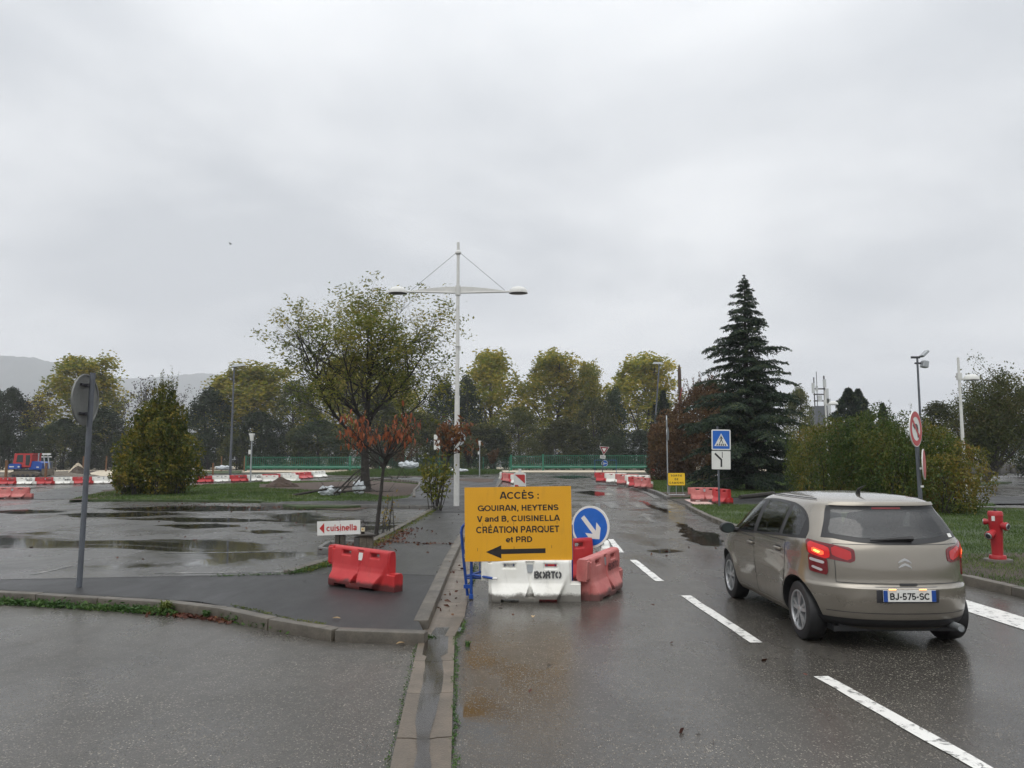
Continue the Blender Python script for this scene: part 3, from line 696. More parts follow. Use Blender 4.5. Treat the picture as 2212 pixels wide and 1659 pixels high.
def bare_tpl(seed, keep, mat):
    sp = [dict(n=15, f0=.15, f1=.95, ang=40, len=lambda f, L: 20 * (.16 + .3 * (1 - f)), up=.5, seg=5, jit=.1, r=.016, sides=4),
          dict(n=(6, 8), f0=.25, f1=.98, ang=38, len=lambda f, L: L * .42, up=.3, seg=3, jit=.12, r=.014, sides=3),
          dict(n=(3, 5), f0=.3, f1=.98, ang=40, len=lambda f, L: L * .5, up=.2, seg=2, jit=.12, r=.014, sides=3, tip=True)]
    ln, tips = skeleton(seed, 20, sp, trunk_r=.24, trunk_frac=.8)
    rg = np.random.default_rng(seed); V, F = leaves_at(tips, rg, 3, .35, .34, .75, keep)
    return lines_mesh('bare_trunk', ln, M['bark2']), mesh_np('bare_crown', V, F, mat)
T_pop = [poplar_tpl(11), poplar_tpl(12), poplar_tpl(13)]
T_olive = [dense_tpl(21, L['olive'], wide, 170, 78), dense_tpl(22, L['olive'], egg, 170, 78)]
T_dark = [dense_tpl(31, L['dark'], wide, 190, 85), dense_tpl(32, L['dark'], egg, 180, 80)]
T_bare = [bare_tpl(41, .75, L['bare']), bare_tpl(42, .45, L['bare'])]
T_shrub = [dense_tpl(51, L['dark'], shrubp, 150, 62, lump=1.0, size=.6), dense_tpl(52, L['olive'], shrubp, 140, 58, lump=1.0, size=.6)]

def back_tree(kind, x, ytop, Y, wpx, label, name, rz, group='trees along the far edge of the site', tp=None):
    top = D(x, ytop, Y); H = top.z; tpl = tp or kind
    s = H / 20; wide_m = wpx / FPX * Y * (1.22 if 'poplar' in name else 1.08)
    vs = np.empty(len(tpl[1].vertices) * 3, np.float32); tpl[1].vertices.foreach_get('co', vs); vs = vs.reshape(-1, 3)
    k = np.percentile(np.abs(vs[:, 0]), 98.5) * 2; hz = np.percentile(vs[:, 2], 99.8)
    s = H / hz
    place_tree(name, label, 'tree', tpl, (top.x, Y, 0), (wide_m / k, wide_m / k, s), rz, group)
PT = [  # kind, x, top y, distance, width in px, label
 (T_dark[1], -25, 832, 150, 110, 'dark tree at the left edge of the picture beyond the bulldozer', 'dark_tree'),
 (T_dark[0], 28, 838, 147, 90, 'dark thin-leaved tree standing behind the bulldozer cab', 'dark_tree'),
 (T_bare[0], 82, 836, 146, 80, 'nearly bare tree with withered dark leaves, left of the leftmost poplar', 'bare_tree'),
 (T_pop[0], 172, 768, 152, 150, 'broad yellow-green poplar behind the round sign seen from the back', 'poplar'),
 (T_dark[0], 140, 905, 144, 110, 'low dark tree at the foot of the leftmost poplar', 'dark_tree'),
 (T_dark[1], 228, 880, 143, 110, 'dark tree between the leftmost poplar and the bare trees', 'dark_tree'),
 (T_bare[0], 310, 818, 152, 120, 'bare tree behind the yellow-green bush', 'bare_tree'),
 (T_bare[1], 385, 830, 150, 100, 'bare grey tree right of the yellow-green bush top', 'bare_tree'),
 (T_dark[1], 455, 838, 146, 110, 'dark green round-topped tree left of the grey street lamp', 'dark_tree'),
 (T_pop[1], 532, 782, 154, 165, 'yellow poplar behind the tall grey street lamp on the left', 'poplar'),
 (T_dark[0], 560, 890, 143, 130, 'dark tree at the foot of the poplar by the grey street lamp', 'dark_tree'),
 (T_olive[0], 640, 822, 150, 100, 'mid-green tree behind the left edge of the big ash', 'green_tree'),
 (T_pop[2], 735, 772, 156, 140, 'yellow poplar seen through the branches of the big ash', 'poplar'),
 (T_dark[0], 690, 905, 143, 130, 'dark tree behind the left green gate', 'dark_tree'),
 (T_olive[1], 815, 855, 148, 110, 'olive tree behind the trunk of the big ash', 'green_tree'),
 (T_pop[0], 862, 800, 158, 110, 'pale poplar hidden behind the right side of the big ash', 'poplar'),
 (T_olive[0], 905, 890, 145, 120, 'low olive tree left of the white lamp post', 'green_tree'),
 (T_dark[1], 958, 822, 150, 85, 'dark ivy-clad tree immediately left of the white lamp post', 'dark_tree'),
 (T_dark[1], 1008, 812, 147, 70, 'dark ivy-clad tree immediately right of the white lamp post', 'dark_tree'),
 (T_pop[2], 1064, 754, 153, 128, 'tallest poplar, next right of the white lamp post', 'poplar'),
 (T_olive[1], 1040, 915, 143, 110, 'low olive tree under the tallest poplar', 'green_tree'),
 (T_olive[0], 1125, 880, 144, 100, 'olive tree between the two poplars behind the big green gate', 'green_tree'),
 (T_pop[1], 1186, 760, 155, 118, 'poplar behind the left half of the right green gate', 'poplar'),
 (T_pop[0], 1264, 780, 155, 74, 'narrow poplar behind the yield sign', 'poplar'),
 (T_olive[1], 1215, 905, 143, 110, 'low olive tree left of the yield sign', 'green_tree'),
 (T_olive[0], 1285, 858, 145, 95, 'olive-yellow tree right behind the yield sign', 'green_tree'),
 (T_dark[1], 1326, 838, 146, 62, 'dark narrow tree left of the right-hand yellow poplar', 'dark_tree'),
 (T_pop[1], 1376, 768, 152, 130, 'yellow poplar with the leaning street lamp in front of it', 'poplar'),
 (T_dark[0], 1430, 842, 150, 50, 'small dark tree beside the leaning street lamp', 'dark_tree'),
 (T_dark[0], 1385, 930, 142, 120, 'low dark tree behind the right end of the green gate', 'dark_tree'),
 (T_olive[1], 1722, 838, 120, 70, 'pale green tree left of the mobile phone mast', 'green_tree'),
 (T_olive[0], 2150, 930, 130, 160, 'low tree behind the leaning tree at the right edge', 'green_tree'),
 (T_olive[1], 2030, 868, 78, 110, 'dark green tree behind the white lamp post on the right', 'green_tree'),
 (T_dark[0], 2225, 830, 82, 120, 'dark tree cut off by the right edge of the picture', 'dark_tree'),
]
for i, (k, x, yt, Y, wpx, lab, nm) in enumerate(PT): back_tree(k, x, yt, Y, wpx, lab, nm, i * 1.3)
# undergrowth along the tree line
rg0 = random.Random(5); SH = []
xs = list(range(-40, 1480, 62))
for i, x in enumerate(xs):
    tpl = T_shrub[1 if rg0.random() < .55 else 0]; Y = rg0.uniform(139, 144) if x > 20 else 140
    top = D(x + rg0.uniform(-12, 12), rg0.uniform(925, 950), Y)
    place_tree('shrub', 'one of the dark shrubs in the undergrowth along the far tree line', 'shrub', tpl, (top.x, Y, 0), (.42, .38, top.z / 19.5), rg0.uniform(0, 6), 'dark undergrowth shrubs below the far trees')

# --- the big half-bare ash on the lawn
def ash():
    sp = [dict(n=19, f0=.22, f1=.98, ang=42, len=lambda f, L: 13.2 * (.50 - .22 * f) * (.9 if f < .3 else 1.0), up=.85, seg=8, jit=.075, r=.0135, sides=6),
          dict(n=(9, 12), f0=.18, f1=.98, ang=36, len=lambda f, L: L * (.46 - .18 * f), up=.35, seg=5, jit=.10, r=.015, sides=4),
          dict(n=(6, 8), f0=.15, f1=.98, ang=38, len=lambda f, L: L * .46, up=.25, seg=4, jit=.12, r=.012, sides=3),
          dict(n=(2, 4), f0=.3, f1=.98, ang=36, len=lambda f, L: L * .55, up=.15, seg=3, jit=.14, r=.010, sides=3, tip=True)]
    ln, tips = skeleton(78, 8.6, sp, trunk_r=.175, trunk_frac=1.0, bend=.04)
    rg = np.random.default_rng(7)
    c = np.array([[p.x, p.y, p.z] for p, d in tips]); nzv = np.sin(c[:, 0] * 1.3 + 1) + np.sin(c[:, 1] * 1.1 + c[:, 2] * .9) + .55 * np.sin(c[:, 2] * 1.9 + c[:, 0] * 2.3)
    keep = [(p, d) for (p, d), q in zip(tips, nzv + rg.normal(size=len(c)) * .5) if q > -.25]
    V, F = leaves_at(keep, rg, 5, .15, .165, .42, .46, .4)
    tr = lines_mesh('ash_trunk', [l for l in ln if l[3] < 1], M['bark']); br = lines_mesh('ash_branches', [l for l in ln if l[3] >= 1], M['bark'])
    p = G(793, 1062, .1)
    def cost(q):
        x = c[:, 0] * math.cos(R(q)) - c[:, 1] * math.sin(R(q)); y = c[:, 0] * math.sin(R(q)) + c[:, 1] * math.cos(R(q))
        return abs(np.percentile(x, 3) + np.percentile(x, 97)) + max(0, -(np.percentile(y, 3) + np.percentile(y, 97))) * .6
    best = min(range(0, 360, 10), key=cost)
    rx_ = c[:, 0] * math.cos(R(best)) - c[:, 1] * math.sin(R(best))
    p = p + Vector((-.1, 0, 0)); t = thing('ash_tree', 'big half-bare ash tree with thin yellow-green leaves on the lawn', 'tree', p, R(best))
    zz = max(q.z for q, d in tips); xx = np.percentile(rx_, 98.5) - np.percentile(rx_, 1.5); kw = 9.6 / xx; yy = (c[:, 0] * math.sin(R(best)) + c[:, 1] * math.cos(R(best))) * kw; k = float(np.percentile((398 / FPX * (p.y + yy) + 1.8) / np.maximum(c[:, 2], 2), .15))
    for nm, me in (('trunk', tr), ('branches', br), ('crown', mesh_np('ash_leaves', V, F, L['ash']))):
        o = link(nm, me, t); o.scale = (kw, kw, k)
    t['zz'] = 0; del t['zz']
ash()

# --- cedar
def cedar():
    rg = random.Random(8); H = 12.9; lines = [([Vector((0, 0, -.1)), Vector((.05, 0, 4)), Vector((0, .05, 8)), Vector((.02, 0, 11.5)), Vector((0, 0, 12.5))], [.3, .22, .13, .05, .02], 7, 0)]
    P = []; Dr = []; Sz = []
    def prof(z):
        pts = [(0, 3.2), (1.5, 3.55), (3.2, 3.4), (4.6, 2.9), (5.6, 2.3), (7.0, 1.85), (8.5, 1.7), (10, 1.1), (11.3, .75), (12.2, .4), (12.9, .15)]
        return np.interp(z, [a for a, b in pts], [b for a, b in pts])
    z = .35; ph = 0
    while z < 12.6:
        for k in range(2):
            ph += 2.4 + rg.uniform(-.6, .6); Lb = prof(z) * rg.choice((.55, .75, .9, 1, 1.1, 1.25, 1.45)) * (1.12 if abs(math.sin(ph)) < .5 else 1)
            d = Vector((math.cos(ph), math.sin(ph), 0)); el = .38 if z > 3 else .22; path = []; m_ = 9
            rise = rg.uniform(.15, .40) if z > 3 else rg.uniform(.05, .25)
            for i in range(m_ + 1):
                t = i / m_; path.append(Vector((0, 0, z)) + d * Lb * t + Vector((0, 0, Lb * (rise * t - .30 * t ** 2.6))) + Vector((rg.uniform(-1, 1), rg.uniform(-1, 1), rg.uniform(-.5, .5))) * .03 * Lb * t)
            lines.append((path, [max(.006, .016 * Lb * (1 - t / m_ * .9)) for t in range(m_ + 1)], 4, 1))
            side = Vector((-d.y, d.x, 0)); nb = max(5, int(Lb / .105))
            for j in range(nb):
                t = .12 + .88 * j / nb; x = t * m_; i = min(int(x), m_ - 1); c = path[i].lerp(path[i + 1], x - i)
                for sg in (-1, 1):
                    l = Lb * (.10 + .42 * (1 - t)) * rg.uniform(.5, 1.2); l = min(l, .95)
                    dd = (side * sg * .8 + d * .65 + Vector((0, 0, rg.uniform(-.25, .12)))).normalized(); q = c
                    nn = max(2, int(l / .10))
                    for s in range(nn):
                        f = (s + rg.random()) / nn; w_ = c + dd * l * f + Vector((0, 0, -.28 * l * f * f))
                        for u in range(2):
                            P.append(w_ + Vector((rg.gauss(0, .03), rg.gauss(0, .03), rg.gauss(-.02, .03)))); Dr.append(dd * .8 + Vector((rg.gauss(0, .4), rg.gauss(0, .4), -.35))); Sz.append(rg.uniform(.13, .27))
        z += .098 + .012 * (12.6 - z) * .25
    for s in range(120):
        a = rg.uniform(0, 6.28); z = rg.uniform(11.7, 12.95); r = .22 * (13 - z); P.append(Vector((r * math.cos(a), r * math.sin(a), z))); Dr.append(Vector((math.cos(a), math.sin(a), .6))); Sz.append(.22)
    P = np.array([p[:] for p in P]); Dr = np.array([p[:] for p in Dr]); rgn = np.random.default_rng(3)
    V, F = leaf_quads(P, np.array(Sz), rgn, .30, .15, Dr)
    t = thing('cedar_tree', 'tall dark green cedar with drooping tiered branches', 'tree', G(1632, 1060, .1) + Vector((0, 1.0, 0)), R(40))
    link('trunk', lines_mesh('cedar_trunk', lines[:1], M['bark']), t); link('branches', lines_mesh('cedar_branches', lines[1:], M['bark']), t); link('crown', mesh_np('cedar_needles', V, F, L['cedar']), t)
cedar()

# --- hedges and bushes made of many small leaves
def blob_leaves(seed, lumps, n, size, aspect=.5, surf=.75):
    rg = np.random.default_rng(seed); vol = np.array([l[3] * l[4] + l[4] * l[5] + l[3] * l[5] for l in lumps]); idx = rg.choice(len(lumps), n, p=vol / vol.sum()); A = np.array(lumps)[idx]
    q = rg.normal(size=(n, 3)); q /= np.linalg.norm(q, axis=1)[:, None]
    wob = 1 + .10 * np.sin(q[:, 0] * 7 + idx) + .10 * np.sin(q[:, 2] * 8 + q[:, 1] * 6 + idx * 2.1)
    rad = np.where(rg.random(n) < surf, 1 - np.abs(rg.normal(size=n)) * .10, rg.random(n) ** .4) * wob
    P = A[:, :3] + q * rad[:, None] * A[:, 3:6]; k = P[:, 2] > .02
    P = P[k]; return leaf_quads(P, size * rg.uniform(.6, 1.3, len(P)), rg, aspect, .25), P
def stems(seed, lumps, n, mat, name):
    rg = random.Random(seed); ln = []
    for i in range(n):
        l = rg.choice(lumps); a = Vector((l[0] + rg.uniform(-.3, .3) * l[3], l[1] + rg.uniform(-.3, .3) * l[4], 0)); b = Vector((l[0] + rg.uniform(-.8, .8) * l[3], l[1] + rg.uniform(-.8, .8) * l[4], l[2] + l[5] * rg.uniform(.3, .95)))
        mid = a.lerp(b, .5) + Vector((rg.uniform(-.2, .2), rg.uniform(-.2, .2), .2)); ln.append(([a, mid, b], [.03, .02, .006], 4, 1))
    return lines_mesh(name, ln, mat)
def shoots(seed, pts, n, h0, h1, size, mat, leafmat, parent, nm='shoots'):
    rg = random.Random(seed); ln = []; P = []
    for i in range(n):
        p = Vector(rg.choice(pts)); h = rg.uniform(h0, h1); d = Vector((rg.gauss(0, .18), rg.gauss(0, .18), 1)).normalized(); ln.append(([p, p + d * h], [.010, .004], 3, 1))
        for k in range(int(h / .045)): P.append(p + d * h * rg.random() + Vector((rg.gauss(0, .04), rg.gauss(0, .04), 0)))
    stuff(link(nm, lines_mesh(nm, ln, mat), parent))
    if P: o0 = 1; V, F = leaf_quads(np.array([p[:] for p in P]), size, np.random.default_rng(seed), .4); link('shoot_leaves', mesh_np('shoot_leaves', V, F, leafmat), parent)

def right_hedge():
    c = Vector((14.0, 28.0, .1)); t = thing('hedge', 'large rounded green and yellowing hedge behind the beige car', 'hedge', c); t.scale = (.78, .95, 1.06)
    lumps = [(-2.0, 2.4, 1.3, 1.9, 2.0, 1.75), (-.6, 1.2, 1.55, 1.9, 1.9, 1.95), (.9, .4, 1.45, 1.8, 1.8, 1.75), (1.35, -1.6, 1.1, 1.35, 1.5, 1.35), (-.4, -.4, 1.2, 1.7, 1.6, 1.5), (.4, -2.4, .8, 1.3, 1.2, 1.05), (-1.7, 3.6, 1.6, 1.9, 1.9, 1.5), (0.4, 2.6, 1.75, 1.8, 1.6, 1.7), (1.2, -.6, 1.6, 1.2, 1.3, 1.2)]
    (V, F), P = blob_leaves(3, lumps, 64000, .105, .5)
    link('crown', mesh_np('hedge_leaves', V, F, L['hedge']), t); link('stems', stems(1, lumps, 60, M['bark'], 'hedge_stems'), t)
    top = [tuple(p) for p in P[P[:, 2] > 2.5][::40]]; shoots(4, top, 70, .2, .65, .1, M['bark'], L['hedge'], t)
right_hedge()
def left_bush():
    c = G(335, 1069, .1); t = thing('bush', 'cone-shaped yellow-green bush on the lawn left of the ash', 'bush', c + Vector((-.15, 0, 0))); t.scale = (.9, .95, 1.03)
    lumps = [(0, .6, 1.1, 2.45, 1.9, 1.25), (-.9, .6, 1.9, 1.5, 1.4, 1.5), (.9, .5, 1.9, 1.5, 1.4, 1.5), (-.2, .7, 3.1, 1.65, 1.3, 1.5), (.5, .7, 3.7, 1.0, .9, 1.1), (-.6, .7, 3.7, .95, .9, 1.1), (.15, .7, 4.6, .7, .6, 1.0), (-1.6, .5, 2.6, .6, .6, .9), (1.5, .5, 2.8, .55, .6, .8)]
    lumps += [(random.Random(i).uniform(-2.0, 2.0), random.Random(i + 50).uniform(-.9, 1.2), .5 + 3.4 * random.Random(i + 90).random(), .55, .55, .7) for i in range(9)]; lumps = [l if abs(l[0]) < 2.3 - l[2] * .36 else (l[0] * .5, *l[1:]) for l in lumps]
    (V, F), P = blob_leaves(13, lumps, 27000, .165, .62, .55)
    link('crown', mesh_np('bush_leaves', V, F, L['bush']), t); link('stems', stems(2, lumps, 50, M['bark'], 'bush_stems'), t)
    top = [tuple(p) for p in P[P[:, 2] > 4.6][::12]]; shoots(6, top, 34, .4, 1.3, .12, M['bark'], L['bush'], t)
left_bush()
def beech():
    c = D(1478, 1027, 66); c.z = 0; t = thing('beech_hedge', 'tall copper-brown beech hedge left of the cedar', 'hedge', c)
    lumps = [(-1.6, 0, 2.2, 1.5, 1.7, 2.6), (-.3, .5, 3.3, 1.9, 2, 3.4), (1.4, .6, 4.0, 2.0, 2, 3.9), (3.2, .8, 4.6, 2.2, 2, 4.0), (5.2, 1.2, 3.6, 2.0, 2, 3.6), (-2.2, 0, 3.8, .9, 1.2, 1.2), (2.3, .5, 7.2, 1.4, 1.3, 1.5)]
    (V, F), P = blob_leaves(23, lumps, 42000, .21, .65, .7)
    link('crown', mesh_np('beech_leaves', V, F, L['beech']), t); link('stems', stems(3, lumps, 60, M['bark2'], 'beech_stems'), t)
    top = [tuple(p) for p in P[P[:, 2] > 6.0][::10]]; shoots(7, top, 120, .5, 1.9, .16, M['bark2'], L['beech'], t)
beech()
def conifer(x, yt, Y, wpx, label, seed):
    top = D(x, yt, Y); H = top.z; rg = np.random.default_rng(seed); n = 7000; z = rg.random(n) ** 1.3; hw = wpx / FPX * Y * .95
    u = rg.random(n) * 6.283; r = hw * (1 - z) ** .8 * (.3 + .7 * rg.random(n) ** .4) * (1 + .25 * np.sin(z * 40 + u * 2)); P = np.stack([r * np.cos(u), r * np.sin(u), z * H - .03 * r], 1)
    d = np.stack([np.cos(u), np.sin(u), .5 + 0 * u], 1); V, F = leaf_quads(P, .75 * H / 12, rg, .3, .0, d)
    t = thing('conifer', label, 'tree', (top.x, Y, 0)); mb = MB(); mb.tube([(0, 0, 0), (0, 0, H * .95)], [.2, .03], 6); mb.build('trunk', M['bark'], t); link('crown', mesh_np('conifer_needles', V, F, L['cedar']), t)
conifer(1832, 840, 95, 90, 'broad dark conifer beyond the hedge, right of the phone mast', 1); conifer(1853, 842, 97, 70, 'second broad dark conifer close behind the first', 4); conifer(1906, 872, 100, 30, 'small narrow dark conifer behind the hedge top', 2); conifer(1432, 846, 110, 34, 'narrow dark conifer right of the leaning street lamp', 3)

def leaning_tree():
    p = D(2122, 1004, 62); p.z = .05; t = thing('leaning_tree', 'dark many-stemmed tree leaning at the edge of the right car park', 'tree', p)
    rg = random.Random(3); ln = [([Vector((0, 0, -.1)), Vector((.5, 0, .55)), Vector((1.0, 0, .95))], [.3, .25, .24], 7, 0)]; tips = []
    B = Vector((1.0, 0, .95))
    for dx, dy, L_, r in ((-3.0, .2, 3.6, .12), (-.3, .3, 7.2, .16), (.5, -.3, 7.4, .12), (2.2, .2, 6.6, .18), (3.2, -.4, 5.4, .12), (-1.3, .6, 6.8, .1), (1.4, .8, 7.3, .12), (-2.2, -.5, 5.4, .09), (.2, -.6, 5.0, .08), (-1.0, -.6, 4.0, .08)):
        e = B + Vector((dx, dy, L_)); m1 = B.lerp(e, .45) + Vector((dx * .16, 0, -.5)); ln.append(([B, B.lerp(m1, .5), m1, e], [r, r * .85, r * .7, .03], 5, 1))
        for k in range(26):
            f = rg.uniform(.3, 1); q = m1.lerp(e, (f - .3) / .7); w_ = q + Vector((rg.gauss(0, 1.0), rg.gauss(0, .9), rg.gauss(.2, .8))); ln.append(([q, w_], [.03, .008], 3, 2)); tips += [(q.lerp(w_, .6), None), (w_, None)]
    V, F = leaves_at(tips, np.random.default_rng(4), 52, .38, .19, .6); link('trunk', lines_mesh('leaning_trunk', ln, M['bark']), t)
    link('crown', mesh_np('leaning_leaves', V, F, leaf('autumn_green_leaves', [(.028, .04, .013), (.055, .07, .018), (.09, .095, .026), (.14, .10, .035)], .4, .35)), t)
leaning_tree()

# --- young trees by the pavement; every leaf of the nearer one is an object
def leaf_mesh(name, l, w_, mat, bend=.25):
    mb = MB(); vs = []; 
    for i, (f, k) in enumerate(((0, .08), (.25, .8), (.55, 1), (.8, .6), (1, .05))):
        z = -bend * l * f * f
        for s in (-1, 0, 1): vs.append((l * f, s * w_ / 2 * k, z + abs(s) * .012 * k))
    fs = []
    for i in range(4):
        for j in range(2): fs.append((i * 3 + j, i * 3 + j + 1, i * 3 + j + 4, i * 3 + j + 3))
    mb.add(vs, fs); o = mb.build(name, mat, smooth=60); me = o.data; bpy.data.objects.remove(o); return me
def young_tree(loc, trunk, branches, nleaf, label, mat, lsize, seed, center, rad, per_obj=True):
    t = thing('young_tree', label, 'tree', loc); rg = random.Random(seed); ln = [(trunk, list(np.linspace(.055, .028, len(trunk))), 8, 0)]; tips = []
    top = Vector(trunk[-1])
    for i in range(branches):
        a = rg.uniform(0, 6.28); s = Vector(trunk[-2]).lerp(top, rg.uniform(.2, 1)); e = Vector(center) + Vector((math.cos(a) * rad[0] * rg.uniform(.4, 1), math.sin(a) * rad[1] * rg.uniform(.3, 1), rg.uniform(-.55, .9) * rad[2]))
        m_ = s.lerp(e, .5) + Vector((0, 0, -.10)); ln.append(([s, m_, e], [.02, .013, .005], 5, 1))
        for k in range(5):
            f = rg.uniform(.35, 1); q = m_.lerp(e, f); w_ = q + Vector((rg.gauss(0, .16), rg.gauss(0, .16), rg.gauss(.05, .13))); ln.append(([q, w_], [.006, .003], 3, 2)); tips += [q.lerp(w_, .5), w_, w_]
    link('trunk', lines_mesh('young_trunk', ln[:1], M['bark']), t); link('branches', lines_mesh('young_branches', ln[1:], M['bark']), t)
    if per_obj:
        ms = [leaf_mesh('leaf_a', lsize, lsize * .42, m_, b_) for m_, b_ in ((L['red'], .3), (L['red'], .6), (L['brownred'], .45))]
        for i in range(nleaf):
            q = rg.choice(tips); o = link('leaf', ms[rg.choice((0, 0, 1, 1, 2))], t); o.location = Vector(q) + Vector((rg.gauss(0, .05), rg.gauss(0, .05), rg.gauss(0, .05)))
            o.rotation_euler = (rg.uniform(-.8, .8), rg.uniform(.5, 1.45), rg.uniform(0, 6.28)); k = rg.uniform(.7, 1.2); o.scale = (k, k, k)
    else:
        P = np.repeat(np.array([q[:] for q in tips]), 2, 0); rgn = np.random.default_rng(seed); P = P + rgn.normal(size=P.shape) * .08
        V, F = leaf_quads(P, lsize * rgn.uniform(.7, 1.2, len(P)), rgn, .42, .8); link('leaves', mesh_np('young_leaves', V, F, mat), t)
    return t
b = G(811, 1166, .06)
young_tree(b, [(0, 0, -.1), (.05, 0, .5), (.10, 0, 1.0), (.14, .02, 1.5), (.20, 0, 1.95)], 26, 290, 'young tree with drooping russet-red leaves by the footpath', L['red'], .145, 5, (.08, 0, 2.48), (1.18, .85, .46))
b = G(942, 1100, .06)
young_tree(b, [(0, 0, -.1), (.1, 0, .6), (.28, 0, 1.2), (.42, 0, 1.75), (.5, 0, 2.1)], 18, 0, 'crooked leaning young tree with brown-red leaves beside the white lamp post', L['brownred'], .2, 6, (.62, 0, 2.75), (.62, .5, .6), False)
def sapling(loc, n, h, mat, label, seed, spread=.3, lsize=.1, per=14):
    t = thing('sapling', label, 'sapling', loc); rg = random.Random(seed); ln = []; P = []
    for i in range(n):
        a = Vector((rg.uniform(-.2, .2), rg.uniform(-.15, .15), 0)); e = a + Vector((rg.uniform(-spread, spread), rg.uniform(-.2, .2), h * rg.uniform(.6, 1))); m_ = a.lerp(e, .5) + Vector((rg.uniform(-.06, .06), 0, 0)); ln.append(([a, m_, e], [.013, .01, .004], 4, 1))
        for k in range(per): P.append(a.lerp(e, rg.uniform(.3, 1)) + Vector((rg.gauss(0, .08), rg.gauss(0, .08), rg.gauss(0, .05))))
    link('stems', lines_mesh('sapling_stems', ln, M['bark']), t); V, F = leaf_quads(np.array([p[:] for p in P]), lsize, np.random.default_rng(seed), .45, .6); link('leaves', mesh_np('sapling_leaves', V, F, mat), t)
sapling(G(838, 1158, .06), 6, 1.15, L['sapl'], 'thin sapling with a few ochre leaves right of the russet young tree', 1, .3, .09, 9)
sapling(G(940, 1107, .06), 16, 2.1, L['sapy'], 'yellow-green sapling clump around the foot of the crooked young tree', 2, .42, .17, 34)
sapling(D(1012, 1010, 100), 10, 3.0, L['bare'], 'dark reddish shrub on the verge right of the white lamp post', 3, .9, .25, 50)
sapling(D(985, 1010, 98), 10, 3.2, L['sapy'], 'narrow yellow-green shrub behind the white lamp post', 4, .5, .25, 40)
sapling(D(1065, 1010, 100), 12, 2.6, L['beech'], 'brown bare shrub in front of the green mesh fence', 5, .9, .25, 50)
sapling(D(870, 1009, 99), 14, 3.4, L['beech'], 'wide brownish shrub between the ash and the white lamp post', 6, 2.2, .25, 60)

# --- grass and weeds
def inside(poly, x, y):
    r = np.zeros(len(x), bool); n = len(poly); j = n - 1
    for i in range(n):
        xi, yi = poly[i]; xj, yj = poly[j]
        with np.errstate(divide='ignore', invalid='ignore'): c = ((yi > y) != (yj > y)) & (x < (xj - xi) * (y - yi) / (yj - yi + 1e-12) + xi)
        r ^= c; j = i
    return r
def grass(name, polys, n, h, w_, z, seed, holes=(), fade=True, mat='grass', box=None, par=None):
    rg = np.random.default_rng(seed); a = np.array(polys[0]); lo, hi = (a.min(0), a.max(0)) if box is None else box
    P = lo + rg.random((n, 2)) * (hi - lo); k = inside(polys[0], P[:, 0], P[:, 1])
    for q in holes: k &= ~inside(q, P[:, 0], P[:, 1])
    pn = np.sin(P[:, 0] * 1.7 + 2 * np.sin(P[:, 1] * .9)) + np.sin(P[:, 1] * 2.3 + P[:, 0]) ; k &= (pn + rg.normal(size=n) * .8) > -1.35
    P = P[k]; m_ = len(P); hh = h * rg.uniform(.5, 1.5, m_); u = rg.random(m_) * 6.283; l = rg.normal(size=(m_, 2)) * .45
    B = np.column_stack([P, np.full(m_, z - .005)]); dx = np.column_stack([np.cos(u), np.sin(u), 0 * u]) * (w_ / 2)
    V = np.stack([B - dx, B + dx, B + np.column_stack([l * hh[:, None], hh])], 1).reshape(-1, 3)
    return stuff(link(name, mesh_np(name, V, np.arange(3 * m_, dtype=np.int32).reshape(m_, 3), M[mat]), par))
bedR = [(7.2, 11.2), (7.08, 12.7), (8.6, 14.9), (9.9, 15.0), (10.5, 13.8), (9.5, 12.2)]
grass('grass', [rl_poly], 130000, .055, .016, .115, 1, box=(np.array([6.2, 9.5]), np.array([19, 31])), holes=(bedR,))
grass('grass', [rl2_poly], 90000, .10, .03, .11, 2, box=(np.array([7.4, 36]), np.array([24, 82])), holes=([(7.5, 36.75), (8.1, 42.5), (9.6, 42.5), (10.5, 37.5)],))
grass('grass', [isl_poly], 120000, .075, .03, .10, 3, holes=(mul_poly,), box=(np.array([-27, 33]), np.array([-4, 64])))
grass('grass', [vg_poly], 60000, .3, .07, .05, 4)
grass('sparse_grass', [bedR], 11000, .045, .012, .118, 6)
def weeds(name, pts, n, r, size, z, seed, mat='weed', h=.06):
    rg = np.random.default_rng(seed); pts = np.array([p[:2] for p in pts]); seg = rg.integers(0, len(pts) - 1, n); f = rg.random(n)[:, None]
    P = pts[seg] * (1 - f) + pts[seg + 1] * f + rg.normal(size=(n, 2)) * r * .5
    P = np.column_stack([P, z + np.abs(rg.normal(size=n)) * h * .5]); d = rg.normal(size=(n, 3)); d[:, 2] = np.abs(d[:, 2]) * .7
    V, F = leaf_quads(P, size * rg.uniform(.5, 1.4, n), rg, .42, 0, d); return stuff(link(name, mesh_np(name, V, F, M[mat]), None))
weeds('weeds', PG([(-60, 1303), (60, 1309), (180, 1316), (290, 1323), (372, 1330)]), 1900, .09, .06, .012, 1, h=.07)
weeds('weeds', PG([(480, 1338), (560, 1353), (620, 1364), (640, 1368)]), 800, .08, .06, .012, 2)
weeds('moss', PG([(770, 1375), (850, 1377), (915, 1379), (935, 1385)]), 700, .06, .035, .01, 3, h=.03)
weeds('moss', [(gutl(y) + .385 + .02 * math.sin(y * 9), y) for y in np.linspace(4.2, 9.2, 24)], 1100, .028, .022, .012, 4, h=.025)
weeds('moss', [(gutl(y) - .02, y) for y in np.linspace(4.2, 8.4, 12)], 420, .025, .02, .012, 5, h=.02)
weeds('moss', [(-3.3, 12.4), (-2.95, 14.2), (-2.82, 18.5), (-2.74, 25), (-2.68, 29.5)], 1700, .12, .05, .125, 6, 'weedy', h=.05)
